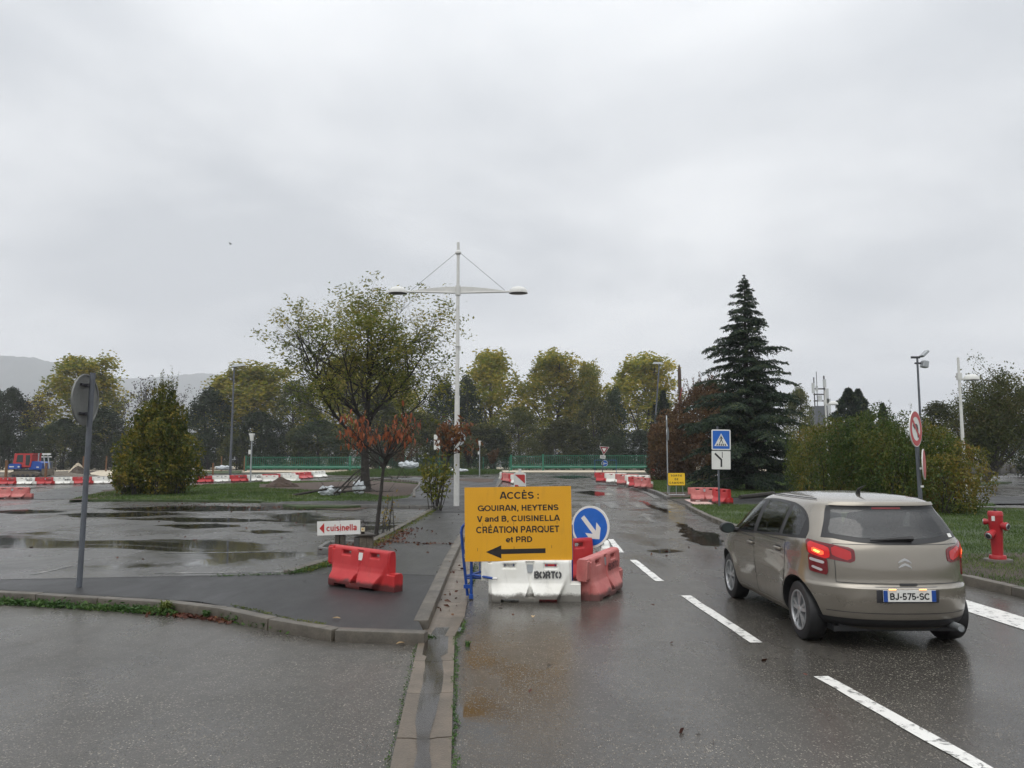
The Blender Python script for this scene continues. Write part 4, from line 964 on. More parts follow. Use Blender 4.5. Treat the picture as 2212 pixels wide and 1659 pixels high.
weeds('moss', [(-3.4, 12.2), (-3.2, 12.8), (-3.05, 13.6)], 500, .12, .045, .125, 7, h=.05)
weeds('moss', [(-4.6, 11.98), (-4.0, 12.08), (-3.52, 12.2), (-3.36, 12.5), (-3.1, 13.4)], 420, .06, .03, .122, 8, h=.03)
weeds('moss', PG([(500, 1309), (560, 1322), (640, 1342), (700, 1350)], .12), 360, .03, .025, .124, 9, 'weedy', h=.02)
weeds('moss', [(kx(11.5) + .36, 11.4), (kx(12.5) + .40, 12.6), (kx(14) + .37, 14)], 160, .05, .05, .012, 10, h=.05)
def tuft(loc, n, h, mat, label, seed, cat='plant'):
    rg = np.random.default_rng(seed); u = rg.random(n) * 6.283; l = rg.uniform(.25, 1.0, n); hh = h * rg.uniform(.5, 1.1, n); mb = MB()
    for i in range(n):
        d = Vector((math.cos(u[i]), math.sin(u[i]), 0)); s = Vector((-d.y, d.x, 0)) * .008; a = d * .02; b_ = d * hh[i] * l[i] * .5 + Vector((0, 0, hh[i] * .75)); c = d * hh[i] * l[i] + Vector((0, 0, hh[i] * .72))
        mb.add([a - s, a + s, b_ + s, b_ - s, c], [(0, 1, 2, 3), (3, 2, 4)])
    o = mb.build('weed_plant', M[mat]); o.location = loc; tag(o, label, cat)
tuft(G(358, 1327), 110, .20, 'weedy', 'tall yellow-green weed tuft below the front kerb', 1)
tuft(G(445, 1337), 60, .12, 'weed', 'green weed rosette below the front kerb, right of the tallest tuft', 2)
tuft(G(515, 1346), 80, .12, 'weed', 'wide green weed rosette where the front kerb bends', 3)
tuft(G(575, 1360), 50, .10, 'weed', 'small flat weed at the low end of the front kerb', 4)
tuft(G(915, 1388), 60, .07, 'weed', 'mossy tuft at the kerb corner by the gutter', 5)
tuft(G(1010, 1396), 26, .06, 'weed', 'little weed growing beside the gutter right of the kerb corner', 6)
def litter(name, pts, n, r, z, seed, cols=((.10, .03, .018), (.06, .025, .018), (.16, .07, .03))):
    rg = np.random.default_rng(seed); pts = np.array([p[:2] for p in pts]); seg = rg.integers(0, len(pts) - 1, n); f = rg.random(n)[:, None]
    P = pts[seg] * (1 - f) + pts[seg + 1] * f + rg.normal(size=(n, 2)) * r; P = np.column_stack([P, z + rg.random(n) * .02]); d = rg.normal(size=(n, 3)); d[:, 2] *= .15
    V, F = leaf_quads(P, .08 * rg.uniform(.5, 1.3, n), rg, .5, 0, d)
    if 'litter' not in L: L['litter'] = leaf('leaf_litter', list(cols), 3, .1, .4, 0, .3)
    return stuff(link(name, mesh_np(name, V, F, L['litter'])))
litter('leaf_litter', [(-3.15, 14.6), (-3.1, 16), (-2.8, 17.2), (-2.65, 20)], 700, .22, .125, 1)
litter('leaf_litter', [(-2.7, 16.9), (-1.2, 16.4)], 60, .06, .125, 2)
litter('leaf_litter', PG([(320, 1326), (420, 1334), (500, 1347)]), 260, .05, .01, 3)
litter('leaf_litter', [(-15, 33), (-8, 30.5), (-5, 33)], 500, 1.2, .02, 4)
litter('leaf_litter', [(-12, 14), (-4, 22), (-6, 30)], 60, 2.5, .012, 5)
litter('leaf_litter', [(-2, 9.6), (-1.5, 20), (-1.6, 30)], 40, .6, .122, 6)
litter('leaf_litter', [(0.5, 6), (1.5, 12), (5, 20)], 36, 1.2, .006, 7)
litter('leaf_litter', [(kx(9) + .12, 8.8), (kx(14) + .12, 14)], 22, .06, .02, 8)
# ================================================================== lettering
def arc(cx, cy, rx, ry, a0, a1, n=14): return [(cx + rx * math.cos(R(a0 + (a1 - a0) * i / n)), cy + ry * math.sin(R(a0 + (a1 - a0) * i / n))) for i in range(n + 1)]
def glyphs():
    g = {}; x0 = .165; T, B = .915, .085; st = [(x0, 0), (x0, 1)]; bow = lambda w_, m_, b=True: [(x0, T), (w_, T)] + arc(w_, (T + m_) / 2, .2, (T - m_) / 2, 90, -90) + [(x0, m_)]
    g['A'] = (.86, [[(.085, 0), (.37, .96), (.49, .96), (.775, 0)], [(.2, .29), (.66, .29)]]); g['B'] = (.82, [st, bow(.46, .53), [(x0, .53), (.47, .53)] + arc(.47, .3075, .22, .2225, 90, -90) + [(x0, B)]])
    g['C'] = (.86, [arc(.45, .5, .36, .415, 42, 318)]); g['D'] = (.86, [st, [(x0, T), (.37, T)] + arc(.37, .5, .36, .415, 90, -90) + [(x0, B)]]); E_ = [st, [(x0, T), (.65, T)], [(x0, .52), (.61, .52)], [(x0, B), (.67, B)]]
    g['E'] = (.74, E_); g['È'] = (.74, E_ + [[(.26, 1.26), (.42, 1.11)]]); g['É'] = (.74, E_ + [[(.32, 1.11), (.48, 1.26)]]); g['G'] = (.93, [arc(.46, .5, .375, .415, 44, 322), [(.83, 0), (.83, .5)], [(.5, .455), (.9, .455)]])
    g['H'] = (.84, [st, [(.675, 0), (.675, 1)], [(x0, .52), (.675, .52)]]); g['I'] = (.34, [st]); g['L'] = (.70, [st, [(x0, B), (.66, B)]]); g['M'] = (.97, [st, [(.805, 0), (.805, 1)], [(x0, .93), (.485, .07), (.805, .93)]])
    g['N'] = (.84, [st, [(.675, 0), (.675, 1)], [(x0, .95), (.675, .05)]]); g['O'] = (.94, [arc(.47, .5, .385, .415, 0, 360, 28)]); g['Q'] = (.94, [arc(.47, .5, .385, .415, 0, 360, 28), [(.53, .25), (.83, .0)]])
    g['P'] = (.78, [st, bow(.46, .44)]); g['R'] = (.84, [st, bow(.47, .46), [(.42, .46), (.56, .43), (.635, .33), (.655, .15), (.69, 0)]]); g['S'] = (.78, [arc(.385, .705, .255, .21, 22, 255) + arc(.385, .295, .275, .21, 75, -158)])
    g['T'] = (.72, [[(.36, 0), (.36, 1)], [(.02, T), (.70, T)]]); g['U'] = (.84, [[(x0, 1), (x0, .36)] + arc(.42, .36, .255, .275, 180, 360) + [(.675, 1)]]); g['V'] = (.78, [[(.08, 1), (.36, .05), (.42, .05), (.70, 1)]]); g['Y'] = (.76, [[(.07, 1), (.38, .44), (.69, 1)], [(.38, .5), (.38, 0)]])
    g['J'] = (.64, [[(.48, 1), (.48, .3)] + arc(.28, .3, .2, .215, 0, -170)]); g['5'] = (.7, [[(.58, T), (.2, T), (.16, .48)] + arc(.34, .31, .25, .225, 125, -150)]); g['7'] = (.68, [[(.06, T), (.6, T), (.27, 0)]]); g['-'] = (.44, [[(.07, .4), (.37, .4)]])
    g['a'] = (.66, [[(.53, 0), (.53, .5)] + arc(.325, .5, .205, .165, 0, 165), arc(.30, .215, .19, .14, 0, 360, 18)]); g['c'] = (.64, [arc(.35, .37, .26, .285, 48, 312)]); g['d'] = (.69, [[(.545, 0), (.545, 1)], arc(.33, .37, .235, .285, 0, 360, 20)]); g['e'] = (.67, [arc(.35, .37, .26, .285, 0, 312), [(.09, .36), (.61, .36)]])
    g['i'] = (.33, [[(.165, 0), (.165, .74)], [(.165, .86), (.165, 1.02)]]); g['l'] = (.33, [[(.165, 0), (.165, 1.02)]]); g['n'] = (.69, [[(.16, 0), (.16, .74)], arc(.345, .44, .185, .215, 180, 0) + [(.53, 0)]]); g['s'] = (.62, [arc(.31, .525, .19, .13, 25, 250, 10) + arc(.31, .215, .21, .13, 70, -155, 10)])
    g['t'] = (.43, [[(.2, .95), (.2, .2)] + arc(.32, .2, .12, .115, 180, 285, 8), [(.03, .66), (.39, .66)]]); g['u'] = (.69, [[(.155, .74), (.155, .3)] + arc(.34, .3, .185, .215, 180, 360), [(.525, 0), (.525, .74)]]); g[','] = (.34, [[(.165, .17), (.165, 0), (.11, -.15)]]); g[':'] = (.34, [[(.165, 0), (.165, .17)], [(.165, .52), (.165, .69)]]); g[' '] = (.32, [])
    return g
GL = glyphs()
def text_mesh(s, w_=None, h=None, bold=.0, sp=1.0, sw=.195, stencil=False):
    """letters drawn as flat ribbons (print), in x/y"""
    mb = MB(); X = 0; k = 0
    for ch in s:
        adv, strokes = GL[ch]
        if stencil and ch == 'O': strokes = [arc(.47, .5, .36, .41, 104, 256), arc(.47, .5, .36, .41, -76, 76)]
        if stencil and ch in 'BR': strokes = [strokes[0]] + [[(max(p[0], .31), p[1]) for p in q] for q in strokes[1:]]
        for q in strokes:
            closed = len(q) > 8 and math.hypot(q[0][0] - q[-1][0], q[0][1] - q[-1][1]) < 1e-4; n = len(q); vs = []; hw = sw / 2; k += 1
            for i, p in enumerate(q):
                a = q[i - 1] if i else (q[-2] if closed else None); b_ = q[i + 1] if i < n - 1 else (q[1] if closed else None)
                d1 = Vector((p[0] - a[0], p[1] - a[1])).normalized() if a else None; d2 = Vector((b_[0] - p[0], b_[1] - p[1])).normalized() if b_ else None
                d1 = d1 or d2; d2 = d2 or d1; n1 = Vector((-d1.y, d1.x)); n2 = Vector((-d2.y, d2.x)); m_ = n1 + n2
                m_ = m_.normalized() if m_.length > 1e-6 else n1; l = hw / max(.45, m_.dot(n1))
                vs += [(X + p[0] + m_.x * l, p[1] + m_.y * l, k * 2e-5), (X + p[0] - m_.x * l, p[1] - m_.y * l, k * 2e-5)]
            mb.add(vs, [(2 * i, 2 * i + 1, 2 * i + 3, 2 * i + 2) for i in range(n - 1)])
        X += adv * sp if sp != 1 else adv
    me = bpy.data.meshes.new('lettering'); v = np.array(mb.v); lo, hi = v.min(0), v.max(0); kx_ = w_ / (hi[0] - lo[0]) if w_ else None; ky = h / (hi[1] - lo[1]) if h else kx_; kx_ = kx_ or ky
    v = (v - (lo + hi) / 2) * np.array([kx_, ky, 1]); me.from_pydata([tuple(p) for p in v], [], mb.f); me.update(); return me
def lettering(s, mat, parent, c, w_=None, h=None, bold=.02, rot=(R(90), 0, 0), name='lettering', sp=1.0):
    me = text_mesh(s, w_, h, bold, sp=sp); me.materials.clear(); me.materials.append(mat); o = link(name, me, parent); o.location = c; o.rotation_euler = rot; return o
def circ(r, n=48, cx=0, cz=0): return [(cx + r * math.cos(2 * math.pi * i / n), cz + r * math.sin(2 * math.pi * i / n)) for i in range(n)]
def rrect(w_, h, r, n=5, cx=0, cz=0):
    p = []
    for (sx_, sz), a0 in (((1, 1), 0), ((-1, 1), 90), ((-1, -1), 180), ((1, -1), 270)):
        for i in range(n + 1):
            a = R(a0 + 90 * i / n); p.append((cx + sx_ * (w_ / 2 - r) + r * math.cos(a), cz + sz * (h / 2 - r) + r * math.sin(a)))
    return p
def plate(name, pts, y, th, mat, parent, c=(0, 0)):
    mb = MB(); mb.plate(pts, y, th, 0, c); return mb.build(name, mat, parent)
def pole(name, h, r0, r1, mat, parent, z0=-.05, n=12):
    mb = MB(); mb.tube([(0, 0, z0), (0, 0, h)], [r0, r1], n); return mb.build(name, mat, parent, smooth=40)

# ================================================================== street lamps
def dome(parent, c, r, sgn, mat='whitepole', name='lamp_head'):
    mb = MB(); n = 24; prof = [(1, 0), (.99, .10), (.93, .24), (.8, .38), (.58, .49), (.3, .55), (.02, .565)]
    vs = []; fs = []
    for k, (a, z) in enumerate(prof):
        for i in range(n):
            u = 2 * math.pi * i / n; x = a * math.cos(u) * r * 1.25; y = a * math.sin(u) * r; vs.append((x, y, z * r * .95))
    for k in range(len(prof) - 1):
        for i in range(n): fs.append((k * n + i, k * n + (i + 1) % n, (k + 1) * n + (i + 1) % n, (k + 1) * n + i))
    fs.append(tuple(range((len(prof) - 1) * n, len(prof) * n))); mb.add(vs, fs)
    o = mb.build(name, M[mat], parent, smooth=50); o.location = c; o.scale = (1, 1, 1.7)
    mb = MB(); mb.lathe([(.02, -.05 * 1), (.6, -.045), (.86, -.02), (.99, .004)], 24); q = mb.build('lamp_glass', M['lampglass'], o, smooth=50); q.scale = (r * 1.25, r, r); return o
p = G(986, 1093, ZP)
t = thing('lamp_post', 'tall white double-armed lamp post standing on the left pavement', 'lamp post', p)
mb = MB(); mb.tube([(0, 0, -.05), (0, 0, 4.2), (0, 0, 4.22), (0, 0, 10.35)], [.115, .10, .085, .058], 10); mb.build('pole', M['whitepole'], t, smooth=30)
mb = MB(); mb.lathe([(.105, 8.22), (.105, 8.60)], 12); mb.lathe([(.085, 9.86), (.12, 9.9), (.12, 9.96), (.075, 10.02)], 12); mb.lathe([(.11, 4.17), (.11, 4.24)], 12); mb.lathe([(.118, 6.18), (.118, 6.2)], 12); mb.box((.1, -.03, 6.1), (.06, .06, .16)); mb.build('collar', M['whitepole'], t, smooth=30)
for s in (-1, 1):
    mb = MB(); top = []; k = 12
    pts = [(s * .06, 0), (s * 2.0, .03)] + [(s * (2.0 - 1.94 * i / k), .045 + .19 * math.sin(math.pi / 2 * i / k)) for i in range(k + 1)]
    mb.plate(pts, -.02, .04, 0, (0, 8.33)); mb.tube([(s * .06, 0, 8.32), (s * 2.12, 0, 8.37)], .04, 8); mb.build('arm', M['whitepole'], t)
    mb = MB(); mb.tube([(s * .08, 0, 9.93), (s * 1.85, 0, 8.42)], .012, 6); mb.build('stay_cable', M['galv'], t)
    dome(t, (s * 2.38, 0, 8.30), .30, s)
def single_lamp(loc, h, label):
    t = thing('lamp_post', label, 'lamp post', loc, 0, 'single-headed white lamp posts'); mb = MB(); mb.tube([(0, 0, -.05), (0, 0, h)], [.085, .05], 10); mb.build('pole', M['whitepole'], t, smooth=30)
    mb = MB(); mb.box((.0, 0, h - .82), (.17, .16, .3)); mb.box((.2, 0, h - .93), (.35, .06, .05)); mb.build('bracket', M['whitepole'], t); dome(t, (.52, 0, h - .97), .27, 1)
p = D(2054, 775, 33); single_lamp((19.3, 33, .05), p.z, 'white single-headed lamp post beside the right car park')
p = D(1782, 845, 52); single_lamp((p.x, 52, .05), p.z, 'smaller-looking white lamp post beside the phone mast')
# grey street lamps along the site
def site_lamp(x0, y0, x1, y1, Y, label, head=1):
    b_ = D(x0, y0, Y); tp = D(x1, y1, Y); t = thing('street_lamp', label, 'street lamp', (b_.x, Y, 0)); d = Vector((tp.x - b_.x, 0, tp.z))
    mb = MB(); mb.tube([(0, 0, -.1), d], [.16, .09], 8); mb.build('pole', M['greypole'], t, smooth=40)
    mb = MB(); mb.box((d.x + head * .5, 0, d.z + .1), (1.5, .5, .28), (0, -.12 * head, 0), 0, .8); mb.build('lamp_head', M['galv'], t)
site_lamp(497, 1025, 506, 791, 88, 'tall grey street lamp behind the long barrier row on the left'); site_lamp(1408, 1008, 1424, 786, 112, 'grey street lamp leaning behind the right green gate', -.4)
# floodlight mast
t = thing('floodlight_mast', 'grey mast with two floodlights above the hedge', 'floodlight', D(1993, 1000, 45)); zt = D(1987, 772, 45).z - t.location.z
pole('pole', zt, .075, .055, M['greypole'], t); mb = MB(); mb.box((-.1, 0, zt), (.5, .12, .12)); mb.box((.05, 0, zt - .35), (.4, .1, .1)); mb.build('bracket', M['blacksteel'], t)
for (x, z, ry) in ((.38, .2, -.75), (.36, -.42, .2)):
    mb = MB(); mb.cbox((0, 0, 0), (.5, .4, .16) if z > 0 else (.34, .4, .4), .04); o = mb.build('floodlight', M['galv'], t); o.location = (x, -.1, zt + z); o.rotation_euler = (0, ry, 0)
# camera poles
def cam_pole(x, y0, y1, Y, label):
    b_ = D(x, y0, Y); h = D(x, y1, Y).z; t = thing('camera_pole', label, 'pole', (b_.x, Y, 0), 0, 'thin grey camera poles'); pole('pole', h - .3, .07, .06, M['galv'], t, n=8)
    mb = MB(); mb.box((0, 0, h - .08), (.38, .3, .14)); mb.box((0, 0, h - .35), (.2, .2, .5), None, 0, 1.5); mb.build('camera_head', M['signwhite'], t); mb = MB(); mb.box((-.12, 0, h - 1.5), (.2, .15, .35)); mb.build('junction_box', M['signwhite'], t)
cam_pole(541, 1039, 936, 62, 'thin grey camera pole in front of the left green gate'); cam_pole(1036, 1010, 952, 95, 'thin grey camera pole on the verge right of the white lamp post')

# ================================================================== road signs
def round_sign_back():
    p = G(171, 1268, ZP); t = thing('road_sign', 'round road sign seen from behind on a grey pole, left foreground', 'road sign', p); h = 3.02
    pole('pole', h, .037, .037, M['greypole'], t)
    o = t.children[0]; o.rotation_euler = (0, R(.6), 0)
    d = bpy.data.objects.new('disc', None); bpy.data.objects.remove(d)
    mb = MB(); mb.lathe([(.0, 0), (.325, 0), (.335, -.012), (.345, .004), (.345, .018), (.325, .02), (.32, .006), (.0, .006)], 48, 0, 'y'); o = mb.build('sign_disc', M['signback'], t, smooth=30)
    a = R(180 + 62); o.location = (.005 + .05 * math.cos(R(62 - 90)) , .02, 2.62); o.rotation_euler = (0, 0, R(92)); o.location = (-.062, .0, 2.63); o.scale = (1.08, 1, 1.08)
    for z in (2.84, 2.43):
        mb = MB(); mb.cbox((0, 0, 0), (.34, .03, .035), .006); mb.lathe([(.045, -.022), (.045, .022)], 12); q = mb.build('clamp', M['blacksteel'], t); q.location = (-.036, 0, z); q.rotation_euler = (0, 0, R(92))
round_sign_back()

def arrow_disc(parent, r, ang, name='disc'):
    mb = MB(); mb.plate(circ(r), 0, .02); o = mb.build(name, M['signwhite'], parent); plate('blue_face', circ(r * .895), -.0025, .002, M['blue'], o)
    L_ = r * .62; w_ = r * .11; A = R(ang); rot = lambda p: (p[0] * math.cos(A) - p[1] * math.sin(A), p[0] * math.sin(A) + p[1] * math.cos(A))
    pts = [(-L_, w_), (-L_, -w_), (L_ - 2.6 * w_, -w_), (L_ - 5.2 * w_, -3.6 * w_ ), (L_ - 2.1 * w_, -3.6 * w_), (L_ + 1.2 * w_, 0), (L_ - 2.1 * w_, 3.6 * w_), (L_ - 5.2 * w_, 3.6 * w_), (L_ - 2.6 * w_, w_)]
    plate('arrow', [rot(p) for p in pts], -.005, .002, M['signwhite'], o); return o
def keep_right():
    p = G(1290, 1262) + Vector((.12, .42, 0)); t = thing('keep_right_sign', 'blue round sign with a white arrow pointing down right, beside the yellow board', 'road sign', p)
    mb = MB(); mb.tube([(.06, 0, .0), (-.05, .0, 1.2)], .035, 10); mb.build('post', M['galv'], t, smooth=40)
    o = arrow_disc(t, .335, -45); c = D(1275, 1138, p.y - .06); o.location = c - p; o.rotation_euler = (R(-3), R(3), R(-34)); o.scale = (1.0, 1, .985)
    mb = MB(); mb.cbox((0, .25, .07), (.35, .5, .14), .02); mb.build('ballast_block', M['kerbdark'], t)
keep_right()

def ped_sign():
    p = G(1554, 1094, .115); t = thing('crossing_sign', 'blue pedestrian crossing sign over a white bend plate', 'road sign', p); k = p.y / FPX
    pole('pole', 3.05, .04, .04, M['greypole'], t)
    c = D(1557, 950, p.y) - p; s = 41 * k; o = plate('sign_panel', rrect(s, 44 * k, .05), -.05, .02, M['signwhite'], t); o.location = (c.x, 0, c.z); o.rotation_euler = (0, R(.8), 0)
    plate('blue_face', rrect(s * .88, 44 * k * .88, .03), -.0535, .003, M['blue'], o)
    plate('white_triangle', [(-.36 * s, -.33 * s), (.36 * s, -.33 * s), (0, .33 * s)], -.057, .003, M['signwhite'], o)
    mb = MB(); q = s * .72
    mb.plate(circ(.042 * q, 14), -.0605, .003, 0, (-.005 * q, .26 * q))
    for a, b_, w_ in (((0, .21), (.0, .02), .085), ((0, .2), (-.1, .1), .035), ((-.1, .1), (-.13, .02), .03), ((0, .2), (.10, .11), .035), ((.1, .11), (.13, .05), .03), ((0, .03), (-.06, -.14), .05), ((-.06, -.14), (-.13, -.27), .045), ((0, .03), (.07, -.12), .05), ((.07, -.12), (.12, -.27), .045)):
        a = Vector((a[0] * q, a[1] * q, 0)); b_ = Vector((b_[0] * q, b_[1] * q, 0)); n_ = (b_ - a).normalized(); n_ = Vector((-n_.y, n_.x, 0)) * w_ * q / 2; mb.plate([(v_.x, v_.y) for v_ in (a - n_, b_ - n_, b_ + n_, a + n_)], -.0605, .003)
    for x in (-.33, -.16, 0, .16, .33):
        mb.plate([((x - .045) * q - x * .12 * q * .3, -.43 * q), ((x + .045) * q - x * .12 * q * .3, -.43 * q), ((x * .82 + .035) * q, -.29 * q), ((x * .82 - .035) * q, -.29 * q)], -.0605, .003)
    mb.build('walking_figure', M['signblack'], o)
    c = D(1557, 994, p.y) - p; s2 = 42.5 * k; o = plate('bend_plate', rrect(s2, s2 * .97, .03), -.045, .02, M['signblack'], t); o.location = (c.x, 0, c.z); o.rotation_euler = (0, R(.8), 0)
    plate('white_face', rrect(s2 * .95, s2 * .92, .025), -.049, .003, M['signwhite'], o)
    mb = MB(); u = s2; mb.plate([(-.035 * u, -.34 * u), (.05 * u, -.34 * u), (.055 * u, .04 * u), (-.28 * u, .37 * u), (-.345 * u, .305 * u), (-.03 * u, 0)], -.053, .003); mb.plate([(.045 * u, .12 * u), (.075 * u, .12 * u), (.075 * u, .42 * u), (.045 * u, .42 * u)], -.053, .003); mb.build('bend_symbol', M['signblack'], o)
ped_sign()

def no_left():
    Y = 15.6; c = D(1971, 927, Y); t = thing('no_left_turn_sign', 'red and white no left turn sign on a grey pole before the hedge', 'road sign', (c.x + .10, Y, .1))
    pole('pole', 2.72, .04, .04, M['greypole'], t); t.children[0].rotation_euler = (0, R(-.7), 0)
    r = 38.5 / FPX * Y; mb = MB(); mb.plate(circ(r), -.012, .02); o = mb.build('sign_disc', M['signwhite'], t); o.location = (-.10, -.05, c.z - .1); o.rotation_euler = (0, R(-5), R(-60)); o.rotation_euler = (0, R(-4), R(-66) + R(8)); 
    o.rotation_euler = (0, R(-3), R(45)); o.location = (-.13, -.17, c.z - .1)
    mb = MB(); n = 48; ro, ri = r * .955, r * .66; mb.add([(q[0], -.0145, q[1]) for q in circ(ro, n)] + [(q[0], -.0145, q[1]) for q in circ(ri, n)], [(i, (i + 1) % n, n + (i + 1) % n, n + i) for i in range(n)]); mb.build('red_ring', M['signred'], o)
    mb = MB(); w_ = r * .085
    mb.plate([(.18 * r, -.5 * r), (.36 * r, -.5 * r), (.36 * r, .05 * r), (.28 * r, .2 * r), (.1 * r, .28 * r), (-.2 * r, .28 * r), (-.2 * r, .42 * r), (-.5 * r, .19 * r), (-.2 * r, -.04 * r), (-.2 * r, .1 * r), (.06 * r, .1 * r), (.18 * r, .0)], -.0150, .003); mb.build('black_arrow', M['signblack'], o)
    mb = MB(); a = .68 * r; e = w_ * .8; mb.plate([(-a * .75 - e, a * .75 - e), (a * .75 - e, -a * .75 - e), (a * .75 + e, -a * .75 + e), (-a * .75 + e, a * .75 + e)], -.0175, .0025); mb.build('red_bar', M['signred'], o)
    k = Y / FPX; o2 = thing  # second plate seen almost edge-on
    mb = MB(); mb.lathe([(.0, 0), (.30, 0), (.31, .01), (.31, .022), (.0, .022)], 40, 0, 'y'); q = mb.build('second_disc', M['signwhite'], t, smooth=30); q.location = (.07, -.02, D(1971, 1003, Y).z - .1); q.rotation_euler = (0, 0, R(57))
    mb = MB(); mb.lathe([(.0, 0), (.285, 0), (.285, .002), (0, .002)], 40, 0, 'y'); z = mb.build('red_face', M['signred'], q); z.location = (0, -.002, 0); z.location = (0, -.0245, 0)
    for zz in (1.62, 1.26):
        mb = MB(); mb.lathe([(.05, -.02), (.05, .02)], 12); x = mb.build('clamp', M['signwhite'], t); x.location = (.015, 0, zz)
no_left()

def sortie():
    p = G(1461, 1070, .115); Y = p.y; k = Y / FPX; t = thing('truck_exit_sign', 'yellow sign on a low stand reading SORTIE DE CAMIONS', 'road sign', p); c = D(1461, 1035, Y) - p
    w_, h = 38 * k, 28 * k; o = plate('sign_panel', rrect(w_, h, .05), -.03, .02, M['signblack'], t); o.location = (c.x, 0, c.z); plate('yellow_face', rrect(w_ * .945, h * .93, .04), -.0335, .003, M['yellow2'], o)
    for s, z, ww in (('SORTIE', .28, .62), ('DE', 0.0, .2), ('CAMIONS', -.28, .8)): lettering(s, M['signblack'], o, (0, -.036, z * h), ww * w_, .17 * h, .03, sp=1.25)
    mb = MB(); mb.tube([(0, 0, 0), (0, 0, c.z)], .015, 6); mb.tube([(-.42, -.1, .03), (.42, -.1, .03)], .02, 6); mb.tube([(0, -.3, .03), (0, .3, .03)], .02, 6); mb.tube([(-.35, 0, 0), (-.3, 0, c.z - .2)], .012, 6); mb.tube([(.35, 0, 0), (.3, 0, c.z - .2)], .012, 6); mb.build('stand', M['galv'], t)
sortie()

def edge_sign():
    p = G(1443, 1066, .115); t = thing('edge_on_sign', 'grey signs on a galvanised pole seen edge-on left of the cedar', 'road sign', p); Y = p.y
    pole('pole', D(1441, 897, Y).z - p.z, .035, .035, M['galv'], t)
    z1 = D(1441, 914, Y).z - p.z; z2 = D(1441, 937, Y).z - p.z
    mb = MB(); n = 8; mb.plate([(.40 * math.cos(R(22.5 + 45 * i)), .40 * math.sin(R(22.5 + 45 * i))) for i in range(8)], 0, .03); o = mb.build('octagon_sign', M['galv'], t); o.location = (.03, 0, z1); o.rotation_euler = (0, 0, R(76))
    mb = MB(); mb.lathe([(0, 0), (.36, 0), (.36, .03), (0, .03)], 32, 0, 'y'); o = mb.build('round_sign', M['galv'], t); o.location = (.03, 0, z2); o.rotation_euler = (0, 0, R(70))
edge_sign()

def yield_sign():
    Y = 76; p = D(1300, 1034, Y); p.z = .05; t = thing('yield_sign', 'red and white yield sign on a leaning grey post by the barriers', 'road sign', p); k = Y / FPX
    c = D(1305, 971, Y) - p; mb = MB(); mb.tube([(0, 0, -.1), (c.x - .02, .06, c.z)], .05, 8); mb.build('post', M['greypole'], t)
    tri = lambda s: [(-s, .577 * s), (0, -1.155 * s), (s, .577 * s)]; s = 10.6 * k
    o = plate('sign_panel', tri(s), -.03, .03, M['signwhite'], t); o.location = (c.x, 0, c.z); o.rotation_euler = (0, R(5), 0); plate('red_border', tri(s * .88), -.036, .005, M['darkred'], o); plate('white_center', tri(s * .45), -.042, .005, M['signwhite'], o)
    c = D(1302, 987, Y) - p; o = plate('small_plate', rrect(11.5 * k, 7 * k, .05), -.05, .03, M['signwhite'], t); o.location = (c.x, 0, c.z); o.rotation_euler = (0, R(4), 0)
    mb = MB(); mb.box((0, -.055, .07), (.34, .004, .05)); mb.box((0, -.055, -.04), (.4, .004, .05)); mb.build('print', M['signback'], o)
    Y2 = 77; p2 = D(1305, 1016, Y2); p2.z = .0; t2 = thing('blue_arrow_sign', 'small blue disc with a left arrow on a crowd barrier under the yield sign', 'road sign', p2); c = D(1306, 1001, Y2) - p2; o = arrow_disc(t2, 6.9 * Y2 / FPX, 180); o.location = (c.x, -.1, c.z)
    mb = MB(); h = D(1306, 994, Y2).z; x0 = D(1285, 1000, Y2).x - p2.x; x1 = D(1331, 1000, Y2).x - p2.x; mb.tube([(x0, 0, 0), (x0, 0, h), (x1, 0, h), (x1, 0, 0)], .03, 6); mb.tube([(x0, 0, .4), (x1, 0, .4)], .025, 6); mb.build('barrier_frame', M['bluepaint'], t2)
yield_sign()

def delineator():
    Y = 52; p = D(1123, 1046, Y); p.z = .0; t = thing('delineator', 'red and white striped delineator panel behind the yellow board', 'delineator', p); k = Y / FPX; w_ = 26 * k; z1 = D(1123, 1023, Y).z
    mb = MB(); mb.plate([(-w_ / 2, .05), (w_ / 2, .05), (w_ / 2, z1), (w_ * .3, z1 + .08), (.12 * w_, z1 + .1), (.12 * w_, z1 + .32), (-.12 * w_, z1 + .32), (-.12 * w_, z1 + .1), (-w_ * .3, z1 + .08), (-w_ / 2, z1)], 0, .09); mb.build('panel', M['signwhite'], t)
    mb = MB(); a = w_ * .42
    for z in (z1 - .05, z1 - .75): mb.plate([(-a, z - .30), (-a, z), (-a + .2, z), (a, z - .55), (a, z - .85)] if z < z1 - .1 else [(-a, z - .02), (a * .9, z - .02), (a, z - .1), (a, z - .62)], -.004, .003)
    mb.build('red_stripe', M['signred'], t); mb = MB(); mb.cbox((0, .05, .05), (.75, .5, .1), .03); mb.build('foot', M['black'], t)
delineator()

